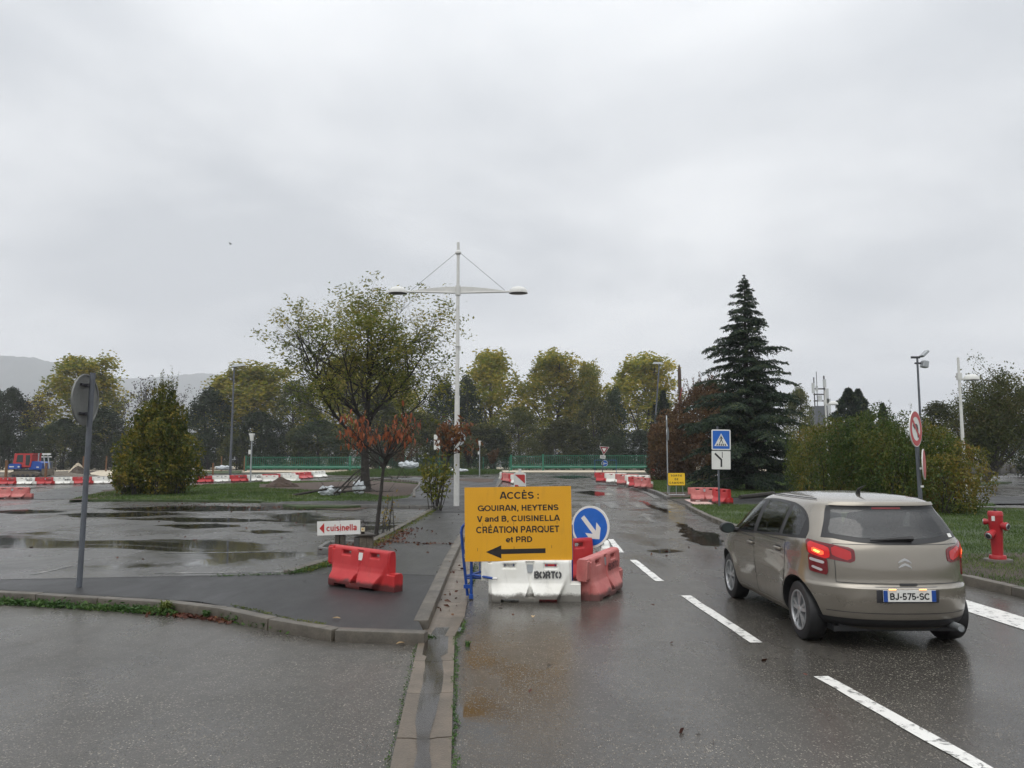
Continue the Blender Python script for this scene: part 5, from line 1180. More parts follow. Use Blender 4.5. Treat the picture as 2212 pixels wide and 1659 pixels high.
def small_panel():
    Y = 96; p = D(944, 1012, Y); p.z = 0; t = thing('panel_sign', 'white rectangular sign panel on a green post behind the crooked young tree', 'sign', p); c = D(944, 955, Y) - p
    mb = MB(); mb.tube([(.3, 0, 0), (.3, 0, c.z + .8)], .05, 6); mb.build('post', M['greenpaint'], t); o = plate('panel', rrect(13 * Y / FPX, 32 * Y / FPX, .05), -.08, .04, M['signwhite'], t); o.location = (c.x, 0, c.z)
    Y = 90; p = D(988, 1014, Y); p.z = 0; t = thing('round_sign', 'grey back of a round sign half hidden by the white lamp post', 'road sign', p); c = D(988, 946, Y) - p
    pole('post', c.z + .3, .05, .05, M['galv'], t, n=6); o = plate('disc', circ(17 * Y / FPX, 32), -.03, .03, M['galv'], t); o.location = (0, 0, c.z); mb = MB(); mb.box((0, -.05, c.z + .1), (1.5, .03, .07)); mb.build('rail', M['signback'], t)
small_panel()

# ================================================================== water-filled separators
def sep_mesh():
    LX, HZ = 1.34, .54; st = .0135
    def grid(keys):
        o = [keys[0]]
        for a, b_ in zip(keys, keys[1:]):
            k = max(1, round((b_ - a) / st)); o += [a + (b_ - a) * i / k for i in range(1, k + 1)]
        return o
    xs = grid([0, .10, .27, .30, .46, .51, .66, .78, .86, 1.02, 1.10, 1.22, LX]); zs = grid([0, .045, .25, .27, .445, .49, HZ])
    def cell(x, z):
        if x < .10: return z > .27
        if x > 1.22: return z < .25
        if z < .045 and (.27 < x < .51 or .78 < x < 1.02): return False
        if .445 < z < .49 and (.30 < x < .46 or .86 < x < 1.02): return False
        return True
    sm = lambda t: (lambda u: u * u * (3 - 2 * u))(min(1, max(0, t)))
    def depth(x, z):
        d = np.interp(z, [0, .02, .09, .12, .24, .30, .50, .525, .54], [.185, .195, .195, .185, .105, .092, .072, .066, .048])
        xd = 1.00 + .46 * (z - .02) / .5 * .5; s = sm((x - xd) / .055); d = d * (1 - s) + (.082 if z < .5 else .05) * s
        s = sm((.155 - x) / .05); d = d * (1 - s) + (.085 if z < .5 else .05) * s
        if x > 1.2: d = min(d, .088) - (.02 if z > .235 else 0)
        if x < .10: d = .074 - (.015 if z < .285 or z > .52 else 0)
        w_ = .014 + max(0, z - .22) / .3 * .05 if z > .22 else .014 + (.22 - z) / .17 * .055
        if .06 < z < .52:
            s = sm((w_ - abs(x - .66)) / .018); d = d * (1 - s) + (d - .03 if z > .22 else min(d, .115)) * s
        for hx in (.38, .94):
            s = sm((.105 - abs(x - hx)) / .02) * sm((.045 - abs(z - .462)) / .015); d -= .016 * s
        if .15 < x < .55 and .20 < z < .34 and (abs(z - .33) < .006 or abs(z - .29) < .006): d -= .003
        return d
    nx, nz_ = len(xs), len(zs); vs = []; idx = {}; fs = []
    def vid(i, j, s):
        k = (i, j, s)
        if k not in idx: idx[k] = len(vs); x, z = xs[i], zs[j]; vs.append((x - LX / 2, s * max(.02, depth(x, z)), z))
        return idx[k]
    occ = [[cell((xs[i] + xs[i + 1]) / 2, (zs[j] + zs[j + 1]) / 2) for j in range(nz_ - 1)] for i in range(nx - 1)]
    oc = lambda i, j: 0 <= i < nx - 1 and 0 <= j < nz_ - 1 and occ[i][j]
    for i in range(nx - 1):
        for j in range(nz_ - 1):
            if not occ[i][j]: continue
            fs.append((vid(i, j, -1), vid(i + 1, j, -1), vid(i + 1, j + 1, -1), vid(i, j + 1, -1))); fs.append((vid(i, j + 1, 1), vid(i + 1, j + 1, 1), vid(i + 1, j, 1), vid(i, j, 1)))
            for di, dj, a, b_ in ((-1, 0, (i, j + 1), (i, j)), (1, 0, (i + 1, j), (i + 1, j + 1)), (0, -1, (i, j), (i + 1, j)), (0, 1, (i + 1, j + 1), (i, j + 1))):
                if not oc(i + di, j + dj): fs.append((vid(*a, -1), vid(*a, 1), vid(*b_, 1), vid(*b_, -1))[::-1])
    mb = MB(); mb.add(vs, fs); o = mb.build('separator', M['sepwhite'], smooth=38); me = o.data; bpy.data.objects.remove(o)
    bm = bmesh.new(); bm.from_mesh(me); bmesh.ops.recalc_face_normals(bm, faces=bm.faces); bm.to_mesh(me); bm.free(); return me
SEP = {}
base_me = sep_mesh()
for k in ('white', 'red', 'pink'):
    me = base_me.copy(); me.materials.clear(); me.materials.append(M['sep' + k]); SEP[k] = me
mbx = MB(); mbx.plate([(-.043, -.055), (.043, -.055), (.038, .05), (-.038, .05)], 0, .004); _o = mbx.build('reflector', M['galv']); REFL = _o.data; bpy.data.objects.remove(_o)
_o = MB().plate([(-.043, -.055), (.043, -.055), (.038, .05), (-.038, .05)], 0, .004).build('reflector', M['signwhite']); REFLW = _o.data; bpy.data.objects.remove(_o)
BORTO = text_mesh('BORTO', .37, .115, sw=.27, stencil=True); BORTO.materials.append(M['stencil']); BORTO_R = BORTO.copy(); BORTO_R.materials.clear(); BORTO_R.materials.append(M['stencilred'])
def sep(kind, loc, rz, label, s=1.0, text=False, group=None, tilt=(0, 0), refl=True, cat='barrier'):
    t = thing('road_separator', label, cat, loc, rz, group); t.rotation_euler = (tilt[0], tilt[1], rz); t.scale = (s if not hasattr(s, '__len__') else s)if hasattr(s, '__len__') else (s, s, s)
    link('body', SEP[kind], t)
    if refl: o = link('reflector', REFLW if refl == 'w' else REFL, t); o.location = (-.01, -.067, .435); o.rotation_euler = (R(-6), 0, 0)
    if text:
        o = link('lettering', BORTO if kind == 'white' else BORTO_R, t); o.location = (.23, -.103, .36); o.rotation_euler = (R(84), 0, 0)
    return t
def sep_line(p, q, k, pair, lab, s=None, group=None, text=()):
    p, q = Vector(p), Vector(q); n = len(k); d = (q - p) / n; rg = random.Random(n)
    for i, c in enumerate(k):
        o = p + d * (i + .5); L_ = s or d.length / 1.22; sep(c, (o.x, o.y, p.z), math.atan2(d.y, d.x) + rg.uniform(-.03, .03), lab(i, c), L_, i in text, group)
ORD = ['leftmost', 'second', 'third', 'fourth', 'fifth', 'sixth', 'seventh', 'eighth', 'ninth', 'tenth', 'eleventh', 'twelfth', 'thirteenth', 'fourteenth', 'fifteenth', 'sixteenth', 'seventeenth', 'eighteenth']
# the long row on the left
row = ['red', 'white'] * 9
fx = [-8, 33, 74, 114, 155, 198, 243, 292, 335, 377, 419, 457, 494, 532, 566, 602, 635, 667, 697]
fy = [1048.5, 1048, 1048, 1047.5, 1047, 1046.5, 1046, 1046, 1045.5, 1045, 1044, 1043, 1042, 1041, 1040, 1038, 1036, 1033.5, 1031]
for i in range(18):
    a, b_ = G(fx[i], fy[i]), G(fx[i + 1], fy[i + 1]); d = b_ - a; c = (a + b_) / 2 + Vector((0, .2, 0))
    lab = ('%s plastic separator, %s %s in the long row before the site' % (row[i], ORD[i], 'from the left' if i else 'one')) if i < 17 else 'white plastic separator ending the long row at its right end, before the left green gate'
    L_ = d.length / 1.20; hs = (15.2 + (9 - i) * .1) / FPX * c.y / .54 if i > 8 else 16.3 / FPX * c.y / .54
    sep(row[i], c, math.atan2(d.y, d.x), lab, (L_, L_, min(hs, L_ * 1.05)), i in (0, 1, 2, 3, 10, 12, 13), 'red and white separators in the long row')
c = G(22, 1078); sep('pink', (c.x, c.y + .2, 0), R(-2), 'faded red separator at the left edge near the car park', (1.45, 1.05, 1.02))
c = G(590, 1041); sep('white', (c.x + .4, c.y - 2, .0), R(25), 'white separator standing askew behind the dirt heap, left one', 1.1, refl=False)
c = G(640, 1041); sep('white', (c.x + 0, c.y - 1.5, .0), R(-8), 'white separator half hidden behind the dirt heap, right one', 1.15)
# right-hand row on the kerb
P_ = [(1290, 1034, 'red'), (1309, 1036.5, 'white'), (1328, 1039, 'pink'), (1350, 1043, 'white'), (1372, 1047, 'red')]
rr = PG([(1292, 1041.5), (1314, 1043.5), (1338, 1046), (1363, 1049.5), (1383, 1053.5)], .16)
names = ['red separator at the far left end of the row by the yield sign', 'white separator second from the far end of the row by the yield sign', 'faded red separator in the middle of the row by the yield sign', 'white lettered separator in the row by the yield sign', 'nearest bright red separator in the row on the right kerb']
for i, k in enumerate(['red', 'white', 'pink', 'white']):
    a, b_ = rr[i], rr[i + 1]; sep(k, (a + b_) / 2 + Vector((.25, .2, 0)), R(-42), names[i], (1.5, 1.3, 1.36), i == 3, 'separators in the row on the right kerb')
for i, (x, y, k, lb) in enumerate(((1374, 1053, 'red', names[4]), (1387, 1055.5, 'pink', 'last faded red separator at the near end of the row on the right kerb'))):
    a = G(x, y, .16); sep(k, a + Vector((.1, .2, 0)), R(-62), lb, (1.2, 1.2, 1.2), False, 'separators in the row on the right kerb')
# small row left of the delineator
for i, (x, y, k, rz) in enumerate(((1082, 1037, 'white', 88), (1089, 1040, 'red', 80), (1098, 1042, 'pink', -52), (1106, 1043, 'pink', -50), (1113, 1044.5, 'red', -48), (1118, 1047, 'white', -50))):
    a = G(x, y, 0); sep(k, a + Vector((0, .3, 0)), R(rz), ['white separator at the outer left end of the short row before the big gate', 'red separator second from the outer left end of the short row', 'faded red separator left in the middle of the short row before the big gate', 'faded red separator right in the middle of the short row before the big gate', 'red separator just left of the striped delineator', 'white separator touching the striped delineator'][i], (1.1, 1.1, 1.38), False, 'separators in the short row before the big gate')
# far white ones by the right gate
for i, x in enumerate((1420, 1436, 1450)):
    a = D(x, 1020, 92); sep('white', (a.x, 92, .05), R(4), ['left one', 'middle one', 'right one'][i] + ' of the low white separators before the right end of the gate', (1.0, 1.2, 1.35), False, 'low white separators near the gate end', refl=False)
a = D(1411, 1021, 91); sep('red', (a.x, 91, .05), R(70), 'red separator turned end-on beside the low white separators', (1, 1.2, 1.35), False, refl=False)
# two by the footpath on the right
a = G(1526, 1084, .07); sep('pink', a + Vector((0, .3, 0)), R(-4), 'faded red separator behind the tactile paving on the right footpath', (1.06, 1.05, 1.12), False)
a = G(1569, 1091, .07); sep('red', a + Vector((.0, .55, 0)), R(-73), 'bright red separator turned end-on right of the crossing sign', (.95, 1.1, 1.16), False, refl=False)
# the near ones
a, b_ = G(1050, 1301), G(1253, 1304); d = b_ - a; c = (a + b_) / 2 + Vector((0, .2, 0))
sep('white', (c.x - .02, c.y, .0), R(-2.5), 'white separator lettered BORTO under the yellow board', (1.0, 1.0, 1.0), True)
sep('pink', (1.25, 11.16, .005), R(62), 'faded red separator lettered BORTO right of the white one under the yellow board', (1.03, 1.05, 1.07), True, tilt=(R(3), R(-2)))
sep('white', (1.50, 12.55, .0), R(84), 'dirty white separator directly behind the faded red one', (1.0, 1.05, 1.02), False, refl=False)
sep('red', (.78, 12.0, .0), R(34), 'red separator hidden behind the yellow board and the blue sign', (1.0, 1.0, 1.25))
a, b_ = G(702, 1261, ZP), G(858, 1283, ZP); c = (a + b_) / 2
d = Vector((1.15, -.42, 0)).normalized()
sep('red', (-2.08, 11.0, ZP), R(-35), 'bright red separator with a white sticker on the left pavement', (.99, 1.0, .99), False, refl='w', tilt=(0, R(1.2)))

# ================================================================== yellow board on blue crowd barriers
def yellow_board():
    Y = 10.62; bl = D(1005, 1213, Y); br = D(1236, 1210, Y); tl = D(1003, 1053, Y); c = (bl + D(1233, 1050, Y)) / 2; w_ = (br - bl).length * 1.005; h = (tl - bl).length
    t = thing('direction_board', 'large yellow board with black writing and a left arrow', 'sign', (c.x, Y, c.z)); t.rotation_euler = (0, R(-.75), R(1.0))
    plate('panel', rrect(w_, h, .006), -.004, .006, M['yellow'], t); k = w_ / 1174
    for s, x, z, ww, hh in (('ACCÈS :', 602, 78, 433, 103), ('GOUIRAN, HEYTENS', 588, 227, 888, 82), ('V and B, CUISINELLA', 590, 342, 912, 82), ('CRÉATION PARQUET', 580, 450, 912, 100), ('et PRD', 593, 563, 290, 72)):
        lettering(s, M['ink'], t, ((x - 587) * k, -.0052, (397 - z) * k), ww * k, hh * k, .03)
    mb = MB(); X = lambda x: (x - 356 - 587) * k; Z = lambda z: (397 - (z - 330)) * k
    mb.plate([(X(585), Z(1028)), (X(753), Z(1100)), (X(753), Z(1052)), (X(1237), Z(1048)), (X(1237), Z(997)), (X(753), Z(1000)), (X(753), Z(958))], -.0055, .0012); mb.build('arrow', M['ink'], t)
    mb = MB()
    for x, z in ((550, 730), (893, 725), (1368, 718), (493, 1000), (892, 990), (1305, 980)): mb.plate([(X(x) - .002, Z(z + 16)), (X(x) + .003, Z(z + 18)), (X(x) + .004, Z(z - 16)), (X(x), Z(z - 17))], -.0062, .002)
    mb.build('cable_tie', M['timberdark'], t)
yellow_board()
def blue_barrier():
    p = G(1010, 1292); t = thing('crowd_barrier', 'blue tubular crowd barrier holding up the yellow board', 'barrier', (p.x, p.y - .08, 0)); Y = 0; r = .02
    mb = MB(); h = 1.02; xe = 1.43
    mb.tube([(0, .06, .04), (-.045, .03, .45), (-.085, .0, .9), (-.075, .0, .97), (-.03, .0, h), (.06, 0, h + .015), (xe - .1, 0, h + .04), (xe, 0, h - .02), (xe, .03, .05)], r, 8); mb.tube([(.055, .0, .03), (.055, 0, h)], r, 8); mb.tube([(-.03, .05, .28), (xe, .03, .28)], r * .9, 8); mb.build('frame', M['bluepaint'], t, smooth=40)
    for i in range(11):
        x = .17 + i * .115; mb = MB(); mb.tube([(x, .01, .28), (x, .0, h + .02)], .008, 6); mb.build('bar', M['bluepaint'], t)
    mb = MB(); mb.box((.0, .0, .17), (.10, .03, .05)); mb.box((.04, -.0, .84), (.07, .03, .06)); mb.build('bracket', M['bluepaint'], t)
    mb = MB(); mb.box((.01, .0, .60), (.16, .008, .15), (0, R(-8), 0)); o = mb.build('name_plate', M['bluepaint'], t); lettering('BO', M['galv'], t, (-.012, -.008, .585), .07, .065, .02, (R(90), 0, 0))
    mb = MB(); mb.box((.055, -.02, .035), (.055, .07, .07)); mb.build('foot', M['bluepaint'], t); mb = MB(); mb.box((.055, -.03, -.0), (.05, .12, .03)); mb.build('foot', M['black'], t)
    for (a, b_, c) in (((.06, .0, .33), (.36, -.22, .31), (.42, -.26, .31)), ((-.03, .05, .30), (.26, .06, .38), (.42, .02, .42))):
        mb = MB(); mb.tube([a, b_], .017, 8); mb.build('stay', M['bluepaint'], t, smooth=40); mb = MB(); mb.tube([b_, c], .019, 8); mb.build('stay_sleeve', M['signwhite'], t, smooth=40)
blue_barrier()

# ================================================================== wooden sign post, bollard box, bottle
def cuisinella():
    Y = 13.4; p = D(733, 1232, Y); t = thing('shop_sign', 'white arrow sign reading cuisinella on a dark timber post', 'sign', (p.x, Y, .0)); k = Y / FPX
    zt = D(733, 1122, Y).z; mb = MB(); mb.cbox((-.045, .03, zt / 2 - .05), (.075, .12, zt + .1), .01); mb.cbox((.04, .035, zt / 2 - .05), (.082, .12, zt + .1), .01); mb.build('post', M['timberdark'], t)
    c = D(733, 1139.5, Y); w_ = 91.5 * k; h = 29.5 * k; o = plate('panel', rrect(w_, h, .004), -.05, .012, M['signwhite'], t); o.location = (c.x - p.x, 0, c.z); o.rotation_euler = (0, R(-2.1), 0)
    plate('arrow', [(-.445 * w_, 0), (-.335 * w_, -.38 * h), (-.335 * w_, .38 * h)], -.0525, .002, M['signred'], o); lettering('cuisinella', M['signred'], o, (.075 * w_, -.0525, .0), .72 * w_, .46 * h, .035)
    mb = MB()
    for z in (.42, -.27): mb.lathe([(.008, .0), (.008, .004)], 8, 0, 'y', (.03 * w_, -.0505, z * h))
    mb.build('screw', M['galv'], o)
cuisinella()
def bollard():
    Y = 14.3; p = D(782, 1215, Y); t = thing('timber_bollard', 'weathered timber bollard box with a bottle on top', 'bollard', (p.x + .02, Y, .02), R(24)); zt = D(782, 1156, Y).z - .02
    for i, (x, w_) in enumerate(((-.11, .11), (0.005, .115))): mb = MB(); mb.cbox((x + .05, -.2, zt / 2), (w_, .06, zt), .008); mb.build('plank', M['timber'], t)
    for i in range(3): mb = MB(); mb.cbox((.115 + .006 * (i % 2), -.10 + i * .17, zt / 2), (.06, .16, zt - .02), .008); mb.build('plank', M['timber'], t)
    mb = MB(); mb.cbox((-.02, .06, zt / 2 - .02), (.2, .44, zt - .05), .01); mb.build('core', M['timberdark'], t); mb = MB(); mb.cbox((.005, .03, zt + .015), (.31, .58, .035), .008); mb.build('cap', M['timberdark'], t)
    mb = MB(); mb.box((.152, .17, zt - .09), (.006, .07, .12)); mb.build('label_plate', M['signwhite'], t)
    m = N('brown_bottle_glass'); m.base((.012, .006, .003)); m.p(Roughness=.06, Coat_Weight=1.0)
    q = D(783.5, 1153, Y - .12); b_ = thing('bottle', 'brown beer bottle standing on the timber bollard', 'bottle', (q.x, Y - .1, zt + .0535)); mb = MB(); mb.lathe([(.0, 0), (.031, 0), (.0335, .006), (.0335, .135), (.030, .155), (.016, .182), (.0135, .2), (.0135, .222), (.0165, .224), (.0165, .234), (.0145, .24), (0, .24)], 20); mb.build('glass_body', m.mat, b_, smooth=50)
    mb = MB(); mb.lathe([(.0342, .045), (.0342, .118)], 20); me = mb; me.f = me.f[:-2]; me.m = me.m[:-2]; o = mb.build('label', paint('cream_label', (.62, .56, .40), .5), b_, smooth=50)
    mb = MB(); mb.lathe([(.0, 0), (.016, 0), (.016, .0006), (0, .0006)], 14, 0, 'y'); o = mb.build('emblem', paint('gold_print', (.45, .22, .02), .5), b_); o.location = (0, -.0346, .085)
bollard()

# ================================================================== hydrant
def hydrant():
    p = G(2156, 1213, .13); t = thing('fire_hydrant', 'red fire hydrant on a round concrete base on the right lawn', 'fire hydrant', p, R(-6)); t.scale = (.96, .96, .97); k = .0088
    mb = MB(); mb.lathe([(.0, -.1), (.235, -.1), (.235, .035), (.225, .05), (.0, .05)], 28); mb.build('base', M['kerb'], t, smooth=40)
    mb = MB(); mb.lathe([(.0, .05), (.138, .05), (.138, .095), (.128, .115), (.092, .118), (.090, .14), (.105, .56), (.112, .62), (.118, .66), (.118, .80), (.124, .805), (.124, .87), (.108, .895), (.0, .9)], 28); mb.build('body', M['hydrant'], t, smooth=40)
    mb = MB(); mb.lathe([(.03, .88), (.03, .925), (.015, .93), (.015, .95), (0, .95)], 6); mb.build('spindle', M['blacksteel'], t)
    for az, z, r, L_, dn in ((-55, .66, .072, .16, -8), (210, .55, .075, .19, -22), (150, .70, .055, .14, 0)):
        a = R(az); d = Vector((math.cos(a), math.sin(a), math.tan(R(dn)))).normalized(); c = Vector((0, 0, z)); mb = MB(); mb.tube([c, c + d * L_, c + d * L_, c + d * (L_ + .05)], [r * .85, r * .85, r, r], 16); o = mb.build('outlet', M['hydrant'], t, smooth=35)
        mb = MB(); mb.tube([c + d * (L_ + .048), c + d * (L_ + .062)], [r * .86, r * .80], 16); mb.build('outlet_ring', M['galv'], o, smooth=35); mb = MB(); mb.tube([c + d * (L_ + .06), c + d * (L_ + .068)], [r * .62, r * .5], 16); mb.build('outlet_cap', M['blacksteel'], o, smooth=35)
    mb = MB(); mb.box((-.085, -.095, .77), (.05, .01, .085), (0, 0, R(-40))); mb.build('sticker', M['signwhite'], t)
hydrant()

# ================================================================== gates and fences
def gate(x0, x1, Y, ztop, label, posts):
    a = D(x0, 1000, Y).x; b_ = D(x1, 1000, Y).x; L_ = b_ - a; t = thing('sliding_gate', label, 'gate', (a, Y, 0)); z0 = .55; zb = .95
    mb = MB(); mb.lathe([(.0, 0), (.26, 0), (.26, L_), (0, L_)], 14, 0, 'x', (0, 0, z0)); o = mb.build('beam', M['greenpaint'], t, smooth=40)
    mb = MB(); mb.box((L_ / 2, 0, ztop), (L_, .12, .1)); mb.box((L_ / 2, 0, zb), (L_, .12, .1)); mb.build('rail', M['greenpaint'], t)
    n = int(L_ / .34); mbx = MB(); mbx.box((0, 0, (ztop + zb) / 2), (.07, .05, ztop - zb)); q = mbx.build('bar', M['greenpaint'], t); me = q.data; q.location = (.15, 0, 0)
    for i in range(1, n): c = link('bar', me, t); c.location = (.15 + i * (L_ - .3) / (n - 1), 0, 0)
    for px_ in posts: mb = MB(); x = D(px_, 1000, Y).x - a; mb.box((x, -.1, ztop / 2 + .1), (.34, .34, ztop + .3)); mb.build('post', M['greenpaint'], t)
gate(530, 786, 129, 2.25, 'long green bar gate on the left behind the barrier row', (531, 757))
gate(1172, 1413, 134, 2.55, 'long green bar gate on the right across the end of the road', (1173, 1411))
def short_gate():
    gate(1104, 1170, 134, 2.45, 'short green barred panel left of the right-hand gate', (1104,))
short_gate()
def mesh_fence(x0, x1, Y, h, label, step, mat, post_mat, pw=.1):
    a = D(x0, 1000, Y).x; b_ = D(x1, 1000, Y).x; t = thing('wire_fence', label, 'fence', (a, Y, 0)); mb = MB(); L_ = b_ - a
    for z in np.linspace(.15, h - .05, 9): mb.box((L_ / 2, 0, z), (L_, .02, .018))
    for i in range(int(L_ / .5)): mb.box((i * .5, 0, h / 2), (.018, .02, h))
    mb.build('mesh', mat, t); n = max(1, int(L_ / step)); mb = MB(); mb.box((0, 0, h / 2 + .05), (pw, pw, h + .1)); q = mb.build('post', post_mat, t)
    for i in range(1, n + 1): c = link('post', q.data, t); c.location = (i * L_ / n, 0, 0)
mesh_fence(820, 1100, 120, 2.2, 'green wire mesh fence behind the verge in the middle', 3.4, M['greendark'], M['greenpaint'])
mesh_fence(180, 528, 122, 2.3, 'dark wire fence with timber posts left of the left gate', 3.2, M['blacksteel'], M['rust'], .16)
mesh_fence(-60, 180, 126, 2.3, 'dark wire fence behind the bulldozer', 4.0, M['blacksteel'], M['timberdark'], .14)
for i, (x, y1, Y) in enumerate(((12, 994, 70), (98, 1000, 74), (459, 1000, 95))):
    p = D(x, 1040, Y); h = D(x, y1, Y).z; t = tag(MB().box((0, 0, h / 2 - .1), (.17, .17, h + .2)).build('timber_stake', M['rust']), ['rusty brown stake left of the bulldozer', 'rusty brown stake in front of the bulldozer blade', 'brown stake left of the tall grey street lamp'][i], 'stake'); t.location = (p.x, Y, 0)
def guard_rail():
    Y = 100; a = D(1418, 1000, Y).x; b_ = D(1560, 1000, Y).x; t = thing('guard_rail', 'low dark hoop rail behind the concrete block and timber pole', 'railing', (a, Y, 0)); n = 6
    for i in range(n):
        x0 = i * (b_ - a) / n; x1 = x0 + (b_ - a) / n * .86; mb = MB(); mb.tube([(x0, 0, 0), (x0, 0, .95), (x0 + .15, 0, 1.08), (x1 - .15, 0, 1.08), (x1, 0, .95), (x1, 0, 0)], .06, 6); mb.build('hoop', M['greypole'], t)
guard_rail()
# timber pole in its concrete block
def site_pole():
    Y = 72; p = D(1472, 1012, Y); p.z = .1; t = thing('timber_pole', 'rough brown timber pole standing in a concrete block', 'pole', p); h = D(1473, 790, Y).z
    mb = MB(); mb.tube([(0, 0, 0), (.03, 0, h * .5), (.0, 0, h - .5), (0, 0, h)], [.2, .19, .16, .04], 8); mb.build('pole', soil('brown_pole_wood', (.03, .018, .012), (.06, .035, .022), (.09, .055, .035), 4, .7, .005), t, smooth=50)
    mb = MB(); mb.box((.1, 0, .45), (2.2, 1.6, 1.0), None, 0, .92); mb.build('concrete_block', M['kerbdark'], t)
    mb = MB(); mb.tube([(.2, -.2, h * .8), (-.45, -.2, h * .55), (-.2, -.25, .9)], .025, 5); mb.tube([(.3, -.2, h * .3), (.6, -.3, .9)], .03, 5); mb.build('cable', M['signred'], t)
    mb = MB(); mb.cbox((-.15, -.5, 1.02), (.55, .3, .14), .04); mb.build('cap_stone', paint('pale_red_block', (.4, .14, .11), .6), t)
site_pole()

# ================================================================== site vehicles and heaps
def dozer():
    Y = 84; o = D(28, 1028, Y); k = Y / FPX; t = thing('bulldozer', 'blue and red bulldozer parked on the site at the left', 'bulldozer', (o.x, Y, 0)); U = lambda x: (x - 28) * k; Zf = lambda y: max(0, D(28, y, Y).z)
    def blk(nm, pts, y0, th, mat, par=t): mb = MB(); mb.plate([(U(a), Zf(b_)) for a, b_ in pts], y0, th); return mb.build(nm, mat, par)
    trk = [(47 - 14, 1024), (40, 1019), (52, 1017), (88, 1018.5), (97, 1021), (97, 1026), (92, 1029), (44, 1029), (36, 1027)]
    for y0 in (-1.3, .8): blk('track', trk, y0, .55, M['mud'])
    for y0 in (-1.36,):
        for x in (46, 56, 66, 76, 88): mb = MB(); mb.lathe([(0, 0), (.16, 0), (.16, .1), (0, .1)], 12, 0, 'y', (U(x), y0 + .04, Zf(1027))); mb.build('roller', M['blacksteel'], t)
    blk('chassis', [(38, 1014), (96, 1014), (96, 1020), (38, 1020)], -.75, 1.5, M['blacksteel'])
    blk('fuel_tank', [(28, 1013.5), (29, 1006), (34, 1001.5), (52, 1001.5), (56, 1004), (56, 1012)], -1.1, 2.2, M['dozerblue']); blk('engine_hood', [(70, 1012), (72, 995.5), (92, 997.5), (98, 1000), (97, 1017), (72, 1014)], -.75, 1.5, M['dozerblue'])
    cab = blk('cab', [(37, 1001.5), (40, 979.5), (80, 979.5), (80, 981), (76, 982), (76, 997), (74, 1009), (56, 1009), (55, 1003)], -.85, 1.7, M['dozerred']); blk('window', [(44, 998), (46, 983), (58, 982.5), (58, 999)], -.875, .02, M['darkglass'], cab); blk('window', [(64, 1004), (64, 983), (73, 983), (73, 998), (71, 1006)], -.875, .02, M['darkglass'], cab)
    mb = MB(); mb.tube([(U(83), -.2, Zf(997)), (U(83), -.2, Zf(981)), (U(84), -.2, Zf(979.5))], .07, 8); mb.build('exhaust', M['galv'], t)
    for x in (97, 106):
        mb = MB(); mb.tube([(U(x), -.5, Zf(982)), (U(x + 7), -.6, Zf(1015))], .06, 6); mb.build('lift_ram', M['galv'], t)
        mb = MB(); mb.box((U(x + 2), -.5, Zf(981)), (.4, .2, .18)); mb.build('work_light', M['signwhite'], t)
    blk('blade', [(108, 1012), (132, 1011.5), (134, 1026), (110, 1026)], -1.7, .25, M['mud'])
    mb = MB(); mb.box((U(38), -1.115, Zf(1008)), (.5, .01, .12)); mb.box((U(53), -1.115, Zf(1008)), (.2, .01, .14)); mb.box((U(89), -.765, Zf(1009)), (.25, .01, .12)); mb.build('decal', M['signwhite'], t)
dozer()
def far_truck():
    Y = 96; p = D(90, 1022, Y); t = thing('site_vehicle', 'white-roofed vehicle half hidden behind the bulldozer', 'vehicle', (p.x, Y, 0)); k = Y / FPX
    z1 = D(90, 986, Y).z; mb = MB(); mb.cbox((0, 0, 1.1), (1.5, 2, 1.1), .08); mb.build('body', M['greypole'], t); mb = MB(); mb.cbox((0, 0, z1 - .06), (1.35, 1.7, .12), .04); mb.build('roof', M['signwhite'], t)
    mb = MB(); mb.box((0, 0, (1.6 + z1 - .1) / 2), (1.2, 1.55, z1 - 1.7)); mb.build('windscreen', M['darkglass'], t)
    for x in (-.5, .5): mb = MB(); mb.lathe([(0, 0), (.42, 0), (.42, .3), (0, .3)], 14, 0, 'y', (x, -.9, .42)); mb.build('wheel', M['black'], t, smooth=40)
far_truck()
def heap(name, loc, rx, ry, h, mat, label, seed, cat='heap'):
    rg = random.Random(seed); mb = MB(); n = 26; rr_ = 9; ph = [rg.uniform(0, 6) for _ in range(6)]
    mb.v.append((0, 0, h))
    for j in range(1, rr_ + 1):
        f = j / rr_
        for i in range(n):
            u = 2 * math.pi * i / n; w_ = 1 + .16 * math.sin(u * 3 + ph[0]) + .1 * math.sin(u * 5 + ph[1]); z = h * (1 - f ** 1.15) + rg.uniform(-.07, .07) * h * (1 if j < rr_ else 0); mb.v.append((rx * f * w_ * math.cos(u), ry * f * w_ * math.sin(u), z if j < rr_ else -.1))
    for i in range(n): mb.f.append([0, 1 + i, 1 + (i + 1) % n]); mb.m.append(0)
    for j in range(rr_ - 1):
        for i in range(n): a = 1 + j * n; mb.f.append([a + i, a + n + i, a + n + (i + 1) % n, a + (i + 1) % n]); mb.m.append(0)
    o = mb.build(name, mat); o.location = loc; return tag(o, label, cat)
p = G(606, 1052, .1); heap('dirt_heap', p, 1.1, .9, .66, M['mulch'], 'dark heap of dirt in front of the barrier row', 1)
p = D(168, 1020, 92); heap('earth_mound', (p.x, 92, 0), 1.3, 1.2, 1.15, M['soil'], 'dark rubble mound right of the bulldozer blade', 2); p = D(167, 1020, 94); heap('sand_heap', (p.x, 94, 0), 1.3, 1.0, 1.5, M['sand'], 'pale sand heap behind the dark rubble mound', 3)
p = D(120, 1020, 88); heap('earth_bank', (p.x - 3.5, 90, -.1), 7, 2, .75, M['mud'], 'low grey-brown earth bank around the bulldozer tracks', 4)
